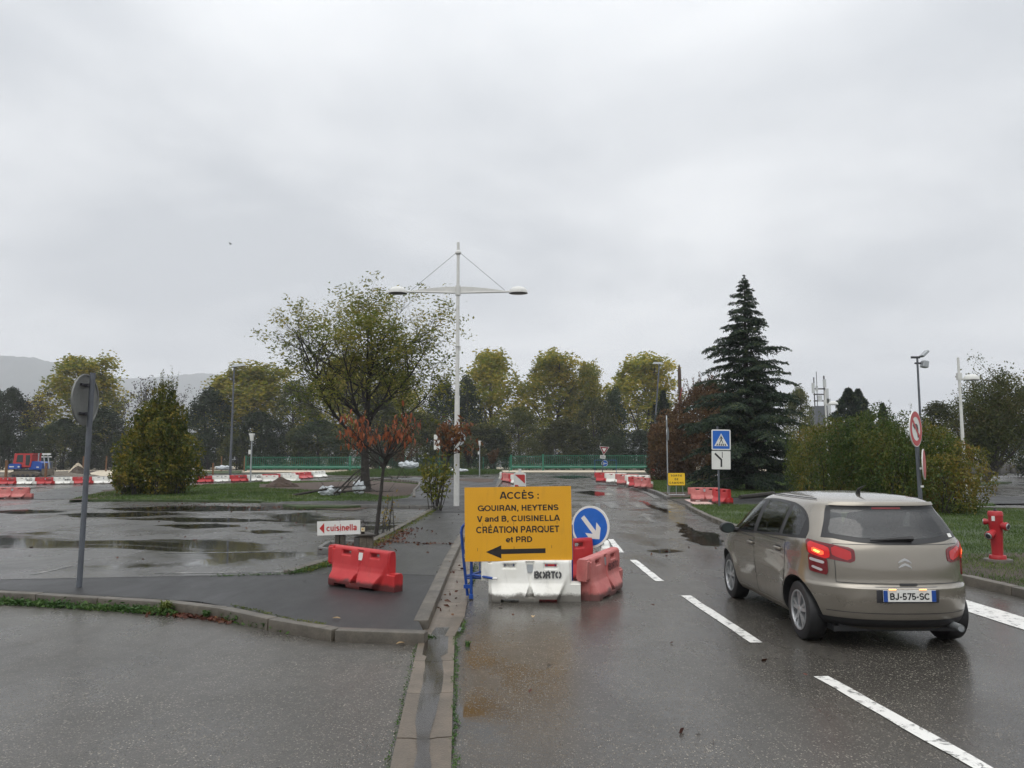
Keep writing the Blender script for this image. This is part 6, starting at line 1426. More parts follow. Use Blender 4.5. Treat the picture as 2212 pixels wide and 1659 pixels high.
def branch_pile():
    p = G(748, 1072, .1); t = thing('branch_pile', 'fallen dead branches lying on the lawn left of the ash trunk', 'branches', p); rg = random.Random(4); mb = MB()
    for a, b_, r in (((-2.6, 0, .05), (1.3, .5, .55), .07), ((-.6, 0, .1), (1.5, -.4, 1.9), .05), ((.3, 0, .5), (2.2, .6, 2.6), .035), ((-1.2, .4, .1), (2.4, -.6, .25), .06), ((.8, .2, .7), (3, .2, .9), .03), ((-.3, -.2, .1), (1.0, -1, 1.2), .035)):
        a = Vector(a); b_ = Vector(b_); mb.tube([a, a.lerp(b_, .5) + Vector((0, 0, .12)), b_], [r, r * .7, .01], 5)
        for i in range(9):
            q = a.lerp(b_, rg.uniform(.3, 1)); e = q + Vector((rg.uniform(-.6, .8), rg.uniform(-.5, .5), rg.uniform(-.1, .7))); e.z = max(.02, e.z); mb.tube([q, e], [.018, .005], 3)
    mb.build('branch', M['bark'], t)
    p = G(712, 1071, .1)
    def bag(loc, s, label, seed):
        rg = random.Random(seed); bm = bmesh.new(); bmesh.ops.create_icosphere(bm, subdivisions=3, radius=1)
        for v in bm.verts: n_ = 1 + .25 * math.sin(v.co.x * 5 + seed) * math.sin(v.co.y * 6) + rg.uniform(-.12, .12); v.co = Vector((v.co.x * s[0] * n_, v.co.y * s[1] * n_, (v.co.z * .5 + .45) * s[2] * n_))
        me = bpy.data.meshes.new('plastic_sheet'); bm.to_mesh(me); bm.free(); me.materials.append(M['plastic_bag']); o = link('plastic_sheet', me); o.location = loc; tag(o, label, 'litter')
    bag(p, (.55, .35, .45), 'torn pale plastic sheet under the fallen branches', 1); bag(G(775, 1068, .1), (.3, .25, .65), 'white plastic scrap close to the ash trunk', 2)
    bag(D(883, 1012, 88), (1.0, .6, .8), 'pale plastic bundle lying before the short green panel', 3); bag(D(993, 1019, 82), (.9, .7, .3), 'white scrap lying on the verge kerb', 5); bag(D(483, 1015, 92), (.9, .4, .5), 'white rubble scrap at the foot of the grey street lamp', 6)
branch_pile()
def log():
    p = G(1642, 1079, .12); mb = MB(); mb.tube([(-.9, 0, .10), (1.0, 1.2, .2)], [.1, .12], 8); o = mb.build('log', M['bark']); o.location = p; tag(o, 'dark log lying on the grass under the cedar', 'log')
log()
# stone blocks far right, phone mast, pale sheds behind the trees
rg1 = random.Random(3)
for i, x in enumerate((2092, 2124, 2158, 2192, 2222)):
    p = D(x, 990, 98); mb = MB(); mb.cbox((0, 0, 0), (1.85, 1.5, 1.35), .2); o = mb.build('stone_block', M['kerbdark'], smooth=30); o.location = (p.x, 98, .75); o.rotation_euler = (rg1.uniform(-.1, .1), rg1.uniform(-.1, .1), rg1.uniform(-.4, .4)); o.scale = (1, 1, rg1.uniform(.9, 1.25)); tag(o, ['leftmost grey boulder in the row behind the leaning tree', 'second grey boulder, just left of the leaning trunk', 'grey boulder right behind the leaning trunk', 'grey boulder right of the leaning trunk', 'grey boulder at the right picture edge'][i], 'boulder', 'grey boulders in a row at the far right')
def mast():
    Y = 140; p = D(1772, 1000, Y); t = thing('phone_mast', 'grey phone mast with antenna panels right of the cedar', 'mast', (p.x, Y, 0)); k = Y / FPX; Z = lambda y: D(1772, y, Y).z; X = lambda x: D(x, 900, Y).x - p.x
    mb = MB(); mb.box((0, 0, Z(878) / 2), (2.2, 3, Z(878))); mb.build('tower', M['greypole'], t)
    mb = MB(); mb.tube([(X(1761), 0, Z(880)), (X(1761), 0, Z(815))], .1, 6); mb.tube([(X(1767), 0, Z(900)), (X(1767), 0, Z(803))], .06, 6); mb.tube([(X(1783), 0, Z(900)), (X(1783), 0, Z(812))], .14, 6)
    for y in (840, 852, 866): mb.box((X(1772), 0, Z(y)), (2.0, .6, .2))
    mb.build('frame', M['blacksteel'], t)
    for x, y0, y1, w_ in ((1756, 850, 828, 5), (1764, 846, 835, 4), (1781, 838, 820, 6), (1785, 872, 840, 7), (1788, 905, 862, 8), (1770, 868, 855, 8)): mb = MB(); mb.box((X(x), -.6, (Z(y0) + Z(y1)) / 2), (w_ * k, .3, Z(y1) - Z(y0))); mb.build('antenna_panel', M['antenna'], t)
mast()
for i, (x0, x1, y, Y) in enumerate(((640, 780, 930, 185), (80, 260, 925, 190), (1060, 1240, 930, 190))):
    a, b_ = D(x0, y, Y), D(x1, y, Y); t = thing('warehouse', ['pale warehouse glimpsed through the trees behind the left gate', 'pale warehouse glimpsed through the trees at the far left', 'pale warehouse glimpsed through the trees behind the right gate'][i], 'building', ((a.x + b_.x) / 2, Y, 0)); w_ = b_.x - a.x
    mb = MB(); mb.box((0, 6, a.z / 2), (w_, 12, a.z)); mb.build('wall', M['wall_pale'], t); mb = MB(); mb.box((0, 6, a.z + .2), (w_ + .6, 12.6, .4)); mb.build('roof', M['greypole'], t)
    mb = MB()
    for j in range(4): mb.box((-w_ * .36 + j * w_ * .24, -.03, a.z * .6), (w_ * .12, .06, 1.4))
    mb.build('window', M['darkglass'], t)
# the little bird in the sky, single fallen leaves
p = D(498, 527, 60); mb = MB(); mb.lathe([(0, -.14), (.03, -.08), (.045, 0), (.02, .1), (0, .16)], 8, 0, 'x'); mb.add([(-.04, 0, .02), (.05, 0, .02), (.0, .3, .10), (-.05, .28, .10)], [(0, 1, 2, 3)]); mb.add([(-.04, 0, .02), (.05, 0, .02), (.0, -.3, .06), (-.05, -.28, .06)], [(0, 1, 2, 3)]); o = mb.build('bird', M['black']); o.location = p; tag(o, 'tiny dark bird flying in the grey sky', 'bird')
lm = leaf_mesh('fallen_leaf', .12, .09, leaf('orange_fallen_leaf', [(.3, .11, .02), (.36, .14, .03)], 3, .2), .1); lm2 = leaf_mesh('fallen_leaf_pale', .10, .05, leaf('pale_fallen_leaf', [(.4, .3, .17), (.42, .28, .15)], 3, .2), .1)
for (x, y, z, m_, lb) in ((1339, 1278, .012, lm, 'orange fallen leaf lying on the road beside the faded red separator'), (1160, 1336, .012, lm2, 'pale fallen leaf on the road below the white separator'), (885, 1393 - 2, .02, lm2, 'pale leaf at the kerb corner above the gutter'), (727, 1338, .125, lm2, 'pale leaf on the dark pavement below the red separator'), (441, 1316, .03, lm2, 'pale leaf lying in the weeds below the front kerb')):
    o = link('fallen_leaf', m_); o.location = G(x, y, z) + Vector((-.05, 0, .012)); o.rotation_euler = (0, -.1, x * .7); tag(o, lb, 'leaf')
# ================================================================== the car (y runs forward from the rear bumper)
def pchip(x, y):
    x = np.array(x, float); y = np.array(y, float); h = np.diff(x); d = np.diff(y) / h; m_ = np.zeros(len(x))
    for i in range(1, len(x) - 1):
        if d[i - 1] * d[i] > 0: w1, w2 = 2 * h[i] + h[i - 1], h[i] + 2 * h[i - 1]; m_[i] = (w1 + w2) / (w1 / d[i - 1] + w2 / d[i])
    m_[0], m_[-1] = d[0], d[-1]
    def f(q):
        q = min(max(q, x[0]), x[-1]); i = min(int(np.searchsorted(x, q, 'right')) - 1, len(x) - 2); t = (q - x[i]) / h[i]
        return (2 * t ** 3 - 3 * t * t + 1) * y[i] + (t ** 3 - 2 * t * t + t) * h[i] * m_[i] + (-2 * t ** 3 + 3 * t * t) * y[i + 1] + (t ** 3 - t * t) * h[i] * m_[i + 1]
    return f
CZ = [.20, .27, .36, .46, .56, .625, .655, .70, .80, .92, 1.02, 1.07, 1.16, 1.28, 1.38, 1.43, 1.47, 1.495, 1.515, 1.525]
c_yr = pchip(CZ, [.20, .07, .03, .012, .0, .0, .035, .045, .05, .065, .09, .12, .195, .295, .385, .40, .50, .66, .95, 1.25])
c_yf = pchip(CZ, [3.80, 3.87, 3.92, 3.94, 3.94, 3.93, 3.92, 3.90, 3.82, 3.62, 3.22, 3.12, 2.96, 2.74, 2.54, 2.42, 2.28, 2.12, 1.88, 1.68])
c_w = pchip(CZ, [.745, .80, .835, .852, .862, .866, .866, .866, .864, .857, .842, .828, .792, .735, .680, .645, .585, .51, .37, .22])
RW, YR, YF, WZ = .365, .70, 3.165, .305
_oc = {}
def half(z):
    k = round(z, 3)
    if k in _oc: return _oc[k]
    yr, yf, W = c_yr(z), c_yf(z), c_w(z); n = 2.6 if z < 1.05 else 2.6 + (z - 1.05) * 1.2; m_ = 7.0
    yc = yr + (yf - yr) * .5; Lr = (yf - yr) / 2; u = np.linspace(0, math.pi, 700)
    sn = np.sin(u); cs = np.cos(u); x = W * sn ** (2 / n) ; y = yc - Lr * np.sign(cs) * np.abs(cs) ** (2 / m_)
    # denser near the corners: resample by x and y
    xx = np.concatenate([np.linspace(0, .97, 260), np.ones(0)]) * W; yre = yc - Lr * (1 - (xx / W) ** n) ** (1 / m_)
    yy = np.linspace(yre[-1], 2 * yc - yre[-1], 300)[1:-1]; xs_ = W * (1 - np.clip(np.abs(yy - yc) / Lr, 0, 1) ** m_) ** (1 / n)
    X = np.concatenate([xx, xs_, xx[::-1]]); Y = np.concatenate([yre, yy, (2 * yc - yre)[::-1]])
    taper = 1 - .03 * np.clip((1.3 - Y) / 1.3, 0, 1) ** 2 - .05 * np.clip((Y - 2.9) / 1.0, 0, 1) ** 2; X = X * taper
    for yw in (YR, YF):
        d = np.hypot(Y - yw, z - WZ); X = X + np.where(X > .55, .020 * np.exp(-((d - RW) / .11) ** 2), 0) * (1 if z < .85 else 0)
    X = X - np.where(X > .6, .012 * math.exp(-((z - .50) / .14) ** 2) * np.exp(-((Y - 1.95) / .7) ** 4), 0)
    T = np.concatenate([[0], np.cumsum(np.hypot(np.diff(X), np.diff(Y)))]); _oc[k] = (X, Y, T); return _oc[k]
def S_t(t, z):
    X, Y, T = half(z); s = -1 if t < 0 else 1; return Vector((s * float(np.interp(abs(t), T, X)), float(np.interp(abs(t), T, Y)), z))
def S_y(y, z, s):
    X, Y, T = half(z); return Vector((s * float(np.interp(y, Y[::1], X)), y, z))
def t_of_y(y, z): X, Y, T = half(z); return float(np.interp(y, Y, T))
def t_of_x(x, z): X, Y, T = half(z); k = int(np.argmax(X)); return math.copysign(float(np.interp(abs(x), X[:k], T[:k])), x)
def S_n(t, z):
    a = S_t(t + .004, z) - S_t(t - .004, z); z1, z2 = max(.2, z - .006), min(1.525, z + .006); b_ = S_t(t, z2) - S_t(t, z1); n = a.cross(b_)
    return n.normalized()
def patch(fn, nu, nv, off, name, mat, parent, drop=None, thick=0):
    """fn(u, v) -> (t, z) on the body surface; laid 'off' proud of it"""
    mb = MB(); g = {}
    for j in range(nv + 1):
        for i in range(nu + 1):
            t, z = fn(i / nu, j / nv); p = S_t(t, z) + S_n(t, z) * off; g[i, j] = len(mb.v); mb.v.append(tuple(p))
    for j in range(nv):
        for i in range(nu):
            if drop and drop((i + .5) / nu, (j + .5) / nv): continue
            mb.f.append([g[i, j], g[i + 1, j], g[i + 1, j + 1], g[i, j + 1]]); mb.m.append(0)
    if thick:      # skirt back to the body so that the piece has an edge
        def ring(seq):
            o = len(mb.v)
            for k, (i, j) in enumerate(seq):
                t, z = fn(i / nu, j / nv); mb.v.append(tuple(S_t(t, z) + S_n(t, z) * (off - thick)))
            for k in range(len(seq)): k2 = (k + 1) % len(seq); mb.f.append([g[seq[k]], o + k, o + k2, g[seq[k2]]]); mb.m.append(0)
        ring([(i, 0) for i in range(nu)] + [(nu, j) for j in range(nv)] + [(i, nv) for i in range(nu, 0, -1)] + [(0, j) for j in range(nv, 0, -1)])
    f = mb.f[0]; q0, q1, q2 = [Vector(mb.v[i]) for i in f[:3]]
    t, z = fn(.5 / nu, .5 / nv)
    if (q1 - q0).cross(q2 - q0).dot(S_n(t, z)) < 0: mb.f = [k[::-1] for k in mb.f]
    return mb.build(name, mat, parent, smooth=35)

def car():
    t = thing('car', 'beige metallic hatchback with lit tail lamps driving away on the right lane', 'car', (3.90, 7.72, 0), R(.8))
    m = N('beige_metallic_paint'); fl = m.n('ShaderNodeTexNoise', Scale=900, Detail=1); m.set(fl.inputs['Vector'], m.obj())
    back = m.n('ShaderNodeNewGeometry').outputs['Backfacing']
    c = m.mix(m.ramp(fl.outputs[0], (.35, 0.0), (.65, 1.0)), (.225, .202, .168), (.305, .278, .235)); dz = m.n('ShaderNodeSeparateXYZ'); m.set(dz.inputs[0], m.obj())
    dirt = m.math('MULTIPLY', m.ramp(dz.outputs[2], (.2, 1.0), (.62, 0.0)), m.ramp(m.noise(5, 6, .6, m.obj()), (.3, .2), (.7, 1.0)))
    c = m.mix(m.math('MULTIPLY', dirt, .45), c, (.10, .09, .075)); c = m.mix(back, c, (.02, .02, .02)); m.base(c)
    m.p(Metallic=.6, Roughness=m.math('ADD', .22, m.math('MULTIPLY', dirt, .35)), Coat_Weight=m.math('SUBTRACT', .8, dirt), Coat_Roughness=.05); paintm = m.mat
    # shell with wheel arches cut out
    shellm = m.mat; m2 = shellm.copy(); m2.name = 'beige_metallic_panel'; paintm = m2
    for nd in list(m2.node_tree.nodes):
        if nd.type == 'MIX_RGB' and nd.inputs[0].is_linked and nd.inputs[0].links[0].from_socket.name == 'Backfacing':
            m2.node_tree.links.remove(nd.inputs[0].links[0]); nd.inputs[0].default_value = 0
    zs = sorted(set([.20 + i * .02 for i in range(67) if .20 + i * .02 <= 1.525] + CZ)); NU = 230; mb = MB()
    for z in zs:
        X, Y, T = half(z); tt = np.linspace(0, T[-1], NU + 1); x = np.interp(tt, T, X); y = np.interp(tt, T, Y)
        for i in range(NU): mb.v.append((float(x[i]), float(y[i]), z))
        for i in range(NU, 0, -1): mb.v.append((-float(x[i]), float(y[i]), z))
    K = 2 * NU
    for j in range(len(zs) - 1):
        for i in range(K): mb.f.append([j * K + i, j * K + (i + 1) % K, (j + 1) * K + (i + 1) % K, (j + 1) * K + i]); mb.m.append(0)
    mb.f.append(list(reversed(range(K)))); mb.f.append(list(range((len(zs) - 1) * K, len(zs) * K))); mb.m += [0, 0]
    shell = mb.build('body', [shellm, M['black']], t)
    me = shell.data; bm = bmesh.new(); bm.from_mesh(me); rm = set()
    for yw in (YR, YF):
        ins = [v for v in bm.verts if abs(v.co.x) > .45 and math.hypot(v.co.y - yw, v.co.z - WZ) < RW - 1e-6]; iset = set(ins)
        for f in bm.faces:
            if len(f.verts) < 9 and all(v in iset for v in f.verts): rm.add(f)
        for v in ins:
            if any(f not in rm for f in v.link_faces):
                d = Vector((v.co.y - yw, v.co.z - WZ)); d = d.normalized() * RW; z = max(.2, WZ + d.y); y = yw + math.copysign(math.sqrt(max(0, RW * RW - (z - WZ) ** 2)), d.x); v.co = S_y(y, z, 1 if v.co.x > 0 else -1)
    bmesh.ops.delete(bm, geom=list(rm), context='FACES'); bmesh.ops.delete(bm, geom=[f for f in bm.faces if len(f.verts) > 9 and f.calc_center_median().z < .3], context='FACES_ONLY'); bm.to_mesh(me); bm.free()
    for yw in (YR, YF):
        for s in (-1, 1):
            mc = MB(); n = 40; vs = []
            for k in range(n + 1):
                a = R(-20 + 220 * k / n); y, z = yw + RW * math.cos(a), max(.19, WZ + RW * math.sin(a)); x = S_y(y, max(.2, z), 1).x
                vs += [(s * (x + .004), y, z), (s * (x - .02), yw + (y - yw) * .985, WZ + (z - WZ) * .985), (s * .5, y, z), (s * .5, yw, WZ)]
            mc.add(vs, [(k * 4 + j, k * 4 + j + 1, k * 4 + j + 5, k * 4 + j + 4) for k in range(n) for j in range(3)]); mc.build('wheel_arch', M['black'], t, smooth=50)
    # window openings
    dlo_b = pchip([.50, .75, 1.3, 2.2, 3.05], [1.085, 1.07, 1.045, .99, .955]); dlo_t = pchip([.52, .60, .72, .9, 1.2, 1.7, 2.1, 2.5, 2.8, 3.05], [1.10, 1.22, 1.31, 1.37, 1.405, 1.415, 1.395, 1.28, 1.135, .975])
    rw_b = lambda x: 1.055 + .05 * min(1, abs(x) / .62) ** 2.5; rw_t = lambda x: 1.405 - .02 * (abs(x) / .6) ** 2; rw_h = lambda z: .70 - (z - 1.05) * .38
    bm = bmesh.new(); bm.from_mesh(me); dele = []
    for f in bm.faces:
        p = f.calc_center_median(); n = f.normal
        if .54 < p.y < 3.02 and abs(p.x) > .45 and p.z > dlo_b(p.y) + .02 and p.z < dlo_t(p.y) - .02: dele.append(f)
        elif p.y < .75 and abs(p.x) < rw_h(p.z) - .05 and rw_b(p.x) + .03 < p.z < 1.365 : dele.append(f)
        elif p.y > 2.3 and 1.04 < p.z < 1.40 and abs(p.x) < .70 - (p.z - 1.04) * .3: dele.append(f)
    bmesh.ops.delete(bm, geom=dele, context='FACES'); bm.to_mesh(me); bm.free(); me.polygons.foreach_set('use_smooth', [True] * len(me.polygons)); me.set_sharp_from_angle(angle=R(42))
    gl = glass('car_glass', (.42, .47, .45), .03, 1.45); gl2 = glass('rear_glass', (.26, .31, .31), .05, 1.5)
    panes = [(2.05, 2.93), (1.20, 1.93), (.66, 1.10)]
    for s in (-1, 1):
        def dfn(y0, y1, e=0.0):
            def fn(u, v):
                y = y0 + (y1 - y0) * u; zb, zt = dlo_b(y) - .012 + e, dlo_t(y) + .012 - e; z = zb + (max(zt, zb + .004) - zb) * v; return s * t_of_y(y, z), z
            return fn
        def dr(u, v):
            y = .545 + (3.04 - .545) * u; zb, zt = dlo_b(y) - .012, dlo_t(y) + .012; z = zb + (zt - zb) * v
            return any(a + .03 < y < b_ - .03 for a, b_ in panes) and dlo_b(y) + .03 < z < dlo_t(y) - .03
        fr = patch(dfn(.545, 3.04), 90, 22, .003, 'window_frame', M['black'], t, dr)
        for a, b_ in panes: patch(dfn(a, b_, .024), 16, 10, .0015 if 0 else .0045, 'side_window', gl, fr)
        # doors: a dark gap with the panel just proud of it
        def arch_y(z): d = RW + .03; return YR + math.sqrt(max(0, d * d - (z - WZ) ** 2)) if z < WZ + d else 0
        def door(y0, y1, e, rear):
            def fn(u, v):
                zb = .285 + e; z = zb + (dlo_b((y0 + y1) / 2) - .03 - e - zb) * v; lo = max(y0, arch_y(z)) if rear else y0 + (.08 if z < .5 else 0) * 0
                if not rear: hi = min(y1, YF - math.sqrt(max(0, (RW + .05) ** 2 - (z - WZ) ** 2)) if z < WZ + RW + .05 else y1)
                else: hi = y1
                y = lo + e + (hi - lo - 2 * e) * u; return s * t_of_y(y, z), z
            return fn
        for nm, y0, y1, rear in (('front_door', 2.0, 2.98, False), ('rear_door', .98, 1.99, True)):
            d = patch(door(y0, y1, .006, rear), 24, 20, .0032, 'door', paintm, t); patch(door(y0, y1, 0, rear), 24, 20, .0010, 'door_gap', M['black'], d)
            hy = 2.12 if not rear else 1.17; hz = .865 if not rear else .90
            c = S_y(hy, hz, s); mbh = MB(); mbh.cbox((0, 0, 0), (.035, .19, .035), .012, 0); h_ = mbh.build('handle', paintm, d, smooth=50); h_.location = (c.x + s * .016, hy, hz)
            patch(lambda u, v: (s * t_of_y(hy - .075 + .15 * u, hz - .03 + .06 * v), hz - .03 + .06 * v), 4, 3, .0042, 'handle_recess', M['black'], d)
        # sill
        patch(lambda u, v: (s * t_of_y(1.12 + 1.64 * u, .215 + .06 * v), .215 + .06 * v), 20, 3, .006, 'sill', paintm, t, None, .01)
        # mirror
        mo = MB(); mo.lathe([(0, -.07), (.05, -.065), (.085, -.03), (.09, .02), (.08, .06), (0, .065)], 18, 0, 'y'); q = mo.build('mirror', M['black'], t, smooth=50); q.location = (s * .985, 2.72, .995); q.scale = (1.15, .85, .82)
        mo = MB(); mo.lathe([(0, 0), (.07, 0), (.07, .003), (0, .003)], 18, 0, 'y'); g = mo.build('mirror_glass', M['darkglass'], q); g.location = (0, -.0705, 0); mo = MB(); mo.tube([(s * .84, 2.74, .96), (s * .96, 2.72, .97)], [.035, .03], 8); mo.build('mirror_arm', M['black'], t)
    # rear window with its black border
    def rwf(e):
        def fn(u, v):
            z0 = 1.05; z1 = 1.405 - e * .6; z = z0 + e + (z1 - z0 - e) * v; h = rw_h(z) - e; x = (u * 2 - 1) * h; lift = .05 * min(1, abs(x) / .62) ** 2.5 * (1 - v) ; return t_of_x(x, z + lift), z + lift
        return fn
    fr = patch(rwf(0), 44, 20, .003, 'window_frame', M['black'], t, lambda u, v: .12 < u < .88 and .14 < v < .84); patch(rwf(.045), 36, 16, .0046, 'rear_window', gl2, fr)
    patch(lambda u, v: ((u * 2 - 1) * .60, 1.375 + .04 * v), 24, 3, .006, 'spoiler_recess', M['black'], t)
    patch(lambda u, v: ((u * 2 - 1) * .56, 1.412 + .022 * v), 30, 3, .028, 'spoiler', paintm, t, None, .04)
    patch(lambda u, v: ((u * 2 - 1) * .15, 1.38 + .022 * v), 8, 2, .010, 'high_brake_lamp', lamp('high_brake_lamp_red', (.12, .005, .008), (1, .02, .02), .05), t)
    # windscreen
    patch(lambda u, v: (math.copysign(1, 1) * (half(1.0 + .42 * v)[2][-1] - (u * 2 - 1) * (.68 - .14 * v)) if u > .5 else -(half(1.0 + .42 * v)[2][-1] + (u * 2 - 1) * (.68 - .14 * v)), 1.0 + .42 * v), 24, 10, .004, 'windscreen', gl, t, lambda u, v: abs(u - .5) < .02)
    # tailgate, bumper seam
    def tg(e):
        def fn(u, v):
            z = .668 + e + (1.05 - .668 - 2 * e) * v; w_ = (.665 if z < .83 else .665 + (z - .83) * .0) - e; return (u * 2 - 1) * w_, z
        return fn
    g = patch(tg(.008), 40, 16, .0042, 'tailgate', paintm, t); patch(tg(0), 40, 16, .0016, 'tailgate_gap', M['black'], g)
    patch(lambda u, v: (.02 + (u * 2 - 1) * .085, .652 + .026 * v), 6, 2, .011, 'tailgate_handle', M['black'], g)
    # tail lamps
    RL = lamp('tail_lamp_red', (.35, .006, .008), (1, .015, .015), .30); RH = lamp('tail_lamp_hot', (.8, .12, .04), (1, .09, .03), 1.5); RD = lamp('tail_lamp_dark_red', (.11, .005, .008), (1, .02, .02), .02); WL = lamp('tail_lamp_clear', (.50, .46, .46), (1, 1, 1), .0); HB = lamp('tail_lamp_amber_glow', (.9, .4, .1), (1, .42, .08), 3.2)
    for s in (-1, 1):
        def lf(t0, t1, z0, z1, k=0.0, r=.0):
            def fn(u, v):
                a = (t0 + (t1 - t0) * u); zz = z0 + (z1 - z0) * v - k * (u - .5); 
                if r: e = r * (1 - math.sqrt(max(0, 1 - (2 * abs(v - .5)) ** 4))); a = (t0 + e) + (t1 - t0 - 2 * e) * u
                return s * a, zz
            return fn
        o = patch(lf(.465, .985, .895, 1.045, -.055, .05), 22, 8, .010, 'tail_lamp', RD, t, None, .02)
        patch(lf(.735, .965, .742, .915, -.02, .02), 12, 8, .0095, 'tail_lamp_lower', RD, o, None, .02)
        patch(lf(.70, .955, .908, 1.035, -.03, .05), 12, 8, .0135, 'brake_lens', RL, o); patch(lf(.50, .68, .905, 1.008, -.03, .04), 10, 6, .0135, 'inner_lens', lamp('tail_lamp_inner_red', (.32, .006, .008), (1, .015, .015), .12), o)
        patch(lf(.76, .90, .935, .985, -.02, .03), 8, 5, .0155, 'glowing_bulb', RH, o); patch(lf(.80, .875, .95, .972, -.01, .02), 6, 3, .0168, 'bulb_core', HB, o)
        patch(lf(.765, .945, .850, .880, -.02, .02), 8, 4, .0130, 'reverse_lens', WL, o); patch(lf(.79, .92, .776, .802, -.02, .02), 8, 4, .0130, 'indicator_lens', WL, o)
    # emblem: two chevrons
    for zc in (.895, .848):
        mbq = MB(); w_, h_, th = .062, .036, .022
        for sx_ in (-1, 1): mbq.plate([(0, h_), (0, h_ - th), (sx_ * w_, -th * .4), (sx_ * w_ * .92, -th * 1.1 + .0), (sx_ * (w_ + .004), -th * .2), (sx_ * w_ * .55, h_ * .62)], 0, .006)
        p = S_t(.0, zc); q = mbq.build('chevron', M['chrome'], g); q.location = (0, p.y - .014, zc - .01)
    # plate, recess and lamps
    patch(lambda u, v: ((u * 2 - 1) * .31,   .495 + .150 * v), 14, 5, .003, 'plate_recess', M['blacksteel'], t)
    pl = MB(); pl.cbox((0, 0, 0), (.52, .008, .112), .003); q = pl.build('number_plate', M['signwhite'], t); yp = S_t(.2, .5).y; q.location = (0, S_t(0, .56).y - .010, .565)
    for x in (-.238, .238): b_ = MB(); b_.box((x, -.0052, 0), (.042, .003, .108)); b_.build('blue_band', M['bluepaint'], q)
    lettering('BJ-575-SC', M['signblack'], q, (0, -.0055, 0), .39, .074, .03)
    for x in (-.17, .13): b_ = MB(); b_.cbox((x, -.010, .064), (.075, .014, .012), .005); b_.build('plate_lamp', lamp('plate_lamp_glow', (.9, .5, .2), (1, .5, .15), 1.6), q)
    # bumper: black lower part, exhaust, bumper edge seam
    patch(lambda u, v: ((u * 2 - 1) * 1.0, .24 + .085 * v), 40, 4, .004, 'lower_bumper', M['black'], t)
    patch(lambda u, v: ((u * 2 - 1) * .78, .385 + .006 * v), 30, 1, .003, 'bumper_crease', M['blacksteel'], t)
    b_ = MB(); b_.tube([(.52, .35, .255), (.52, .03, .245)], .036, 16, 0, False); b_.tube([(.52, .3, .255), (.52, .035, .246)], .031, 16); b_.build('exhaust_pipe', M['galv'], t, smooth=40)
    b_ = MB(); b_.box((0, 1.9, .20), (1.3, 3.3, .05)); b_.box((0, .55, .27), (1.2, .6, .1)); b_.build('underbody', M['black'], t)
    # wiper
    b_ = MB(); p0 = S_t(.06, 1.09) + S_n(.06, 1.09) * .03; p1 = S_t(-.30, 1.075) + S_n(-.3, 1.075) * .03; b_.tube([p0 + Vector((.06, 0, .0)), p0, p1], [.03, .022, .008], 6); b_.build('rear_wiper', M['black'], t)
    b_ = MB(); p0 = S_t(.60, 1.12) + S_n(.6, 1.12) * .0065; 
    patch(lambda u, v: (.575 + .07 * u, 1.105 + .035 * v), 3, 2, .0066, 'white_sticker', M['signwhite'], fr)
    b_ = MB(); b_.tube([(.0, 1.0, 1.515), (.0, .97, 1.57), (0, .80, 1.62)], [.028, .016, .003], 8); b_.build('antenna', M['black'], t)
    for s in (-1, 1): b_ = MB(); b_.tube([S_t(s * t_of_y(y, 1.465), 1.465) + Vector((0, 0, .012)) for y in np.linspace(.75, 2.1, 12)], .006, 5); b_.build('roof_strip', M['black'], t)
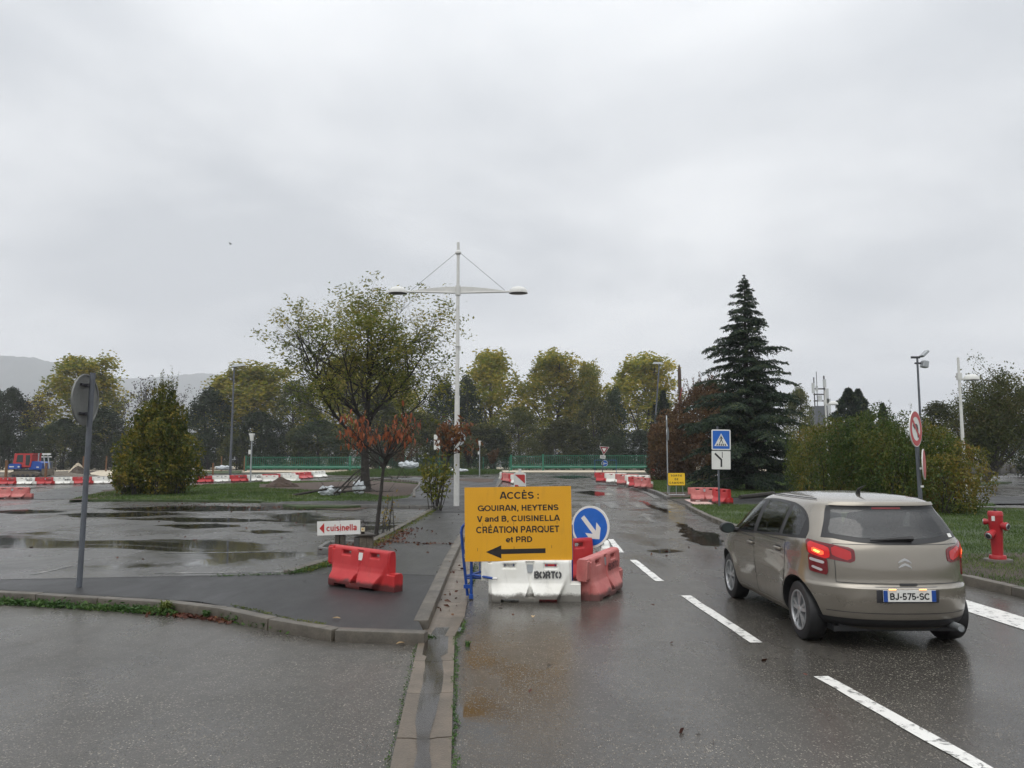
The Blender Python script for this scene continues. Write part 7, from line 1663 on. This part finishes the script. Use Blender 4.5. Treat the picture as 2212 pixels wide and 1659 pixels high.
    # wheels
    for yw in (YR, YF):
        for s in (-1, 1):
            w_ = bpy.data.objects.new('wheel', None); C.objects.link(w_); w_.parent = t; w_.location = (s * .735, yw, WZ); w_.empty_display_size = .1
            b_ = MB(); b_.lathe([(.20, -.095), (.275, -.1), (.298, -.085), (.305, -.05), (.305, .05), (.298, .085), (.275, .1), (.205, .095), (.20, .06)], 48, 0, 'x'); b_.f = b_.f[:-2]; b_.m = b_.m[:-2]; o = b_.build('tyre', M['tyre'], w_, smooth=40)
            rim = MB(); sgn = s
            rim.lathe([(.0, .0), (.19, .0), (.19, .02 * sgn), (0, .02 * sgn)], 40, 1, 'x', (0 - .0, 0, 0))
            vs = []
            prof = [(.208, .09), (.208, .100), (.192, .098), (.186, .075), (.186, .0)]; n = 48
            for r, h in prof:
                for k in range(n): u = 2 * math.pi * k / n; vs.append((sgn * h, r * math.cos(u), r * math.sin(u)))
            rim.add(vs, [(i * n + k, i * n + (k + 1) % n, (i + 1) * n + (k + 1) % n, (i + 1) * n + k) for i in range(len(prof) - 1) for k in range(n)], 0)
            for k in range(5):
                for dd in (-.16, .16):
                    u = 2 * math.pi * k / 5 + .3; a = Vector((0, math.cos(u + dd * 1.3), math.sin(u + dd * 1.3))); a0 = Vector((0, math.cos(u + dd * .5), math.sin(u + dd * .5))); tn = Vector((0, -a.z, a.y)); q0 = a0 * .035; q1 = a * .195; ww0, ww1 = .016, .02; x0, x1 = sgn * .088, sgn * .082; xb = sgn * .03
                    rim.add([q0 - tn * ww0 + Vector((x0, 0, 0)), q0 + tn * ww0 + Vector((x0, 0, 0)), q1 + tn * ww1 + Vector((x1, 0, 0)), q1 - tn * ww1 + Vector((x1, 0, 0)), q0 - tn * ww0 + Vector((xb, 0, 0)), q0 + tn * ww0 + Vector((xb, 0, 0)), q1 + tn * ww1 + Vector((xb, 0, 0)), q1 - tn * ww1 + Vector((xb, 0, 0))], [(0, 1, 2, 3), (4, 7, 6, 5), (0, 4, 5, 1), (1, 5, 6, 2), (2, 6, 7, 3), (3, 7, 4, 0)], 0)
            rim.lathe([(0, .03 * sgn), (.05, .03 * sgn), (.05, .09 * sgn), (.03, .098 * sgn), (0, .1 * sgn)], 20, 0, 'x'); rim.build('rim', [M['rim'], M['black']], w_, smooth=40)
    # interior
    itp = M['interior']
    for x in (-.37, .37):
        b_ = MB(); b_.cbox((x, 1.75, .50), (.5, .5, .2), .05); b_.cbox((x, 1.47, .80), (.48, .14, .62), .05, 0, (R(-12), 0, 0)); b_.cbox((x, 1.40, 1.20), (.26, .10, .20), .04, 0, (R(-8), 0, 0)); b_.tube([(x, 1.42, 1.05), (x, 1.41, 1.15)], .02, 6); b_.build('front_seat', itp, t, smooth=50)
    b_ = MB(); b_.cbox((0, 1.0, .5), (1.25, .5, .2), .05); b_.cbox((0, .72, .80), (1.25, .14, .56), .05, 0, (R(-14), 0, 0))
    for x in (-.38, .38): b_.cbox((x, .66, 1.12), (.28, .09, .13), .04)
    b_.build('rear_seat', itp, t, smooth=50)
    b_ = MB(); b_.cbox((0, 2.75, .85), (1.4, .5, .25), .08); b_.box((0, 1.7, .30), (1.4, 2.6, .04)); b_.box((0, .50, .90), (1.0, .35, .03)); b_.build('dashboard', itp, t)
    b_ = MB(); b_.tube([(-.37 + .18 * math.cos(a), 2.42 + .07 * math.sin(a), .98 + .17 * math.sin(a)) for a in np.linspace(0, 6.283, 24)], .014, 6); b_.build('steering_wheel', M['black'], t)
M['chrome'] = paint('chrome_badge', (.75, .76, .78), .22, .03, 0, .6); M['tyre'] = paint('wet_tyre_rubber', (.014, .014, .015), .55, .2); M['rim'] = paint('alloy_rim', (.42, .43, .44), .3, .1, .1, .7); M['interior'] = paint('dark_car_interior', (.05, .052, .055), .8)
car()
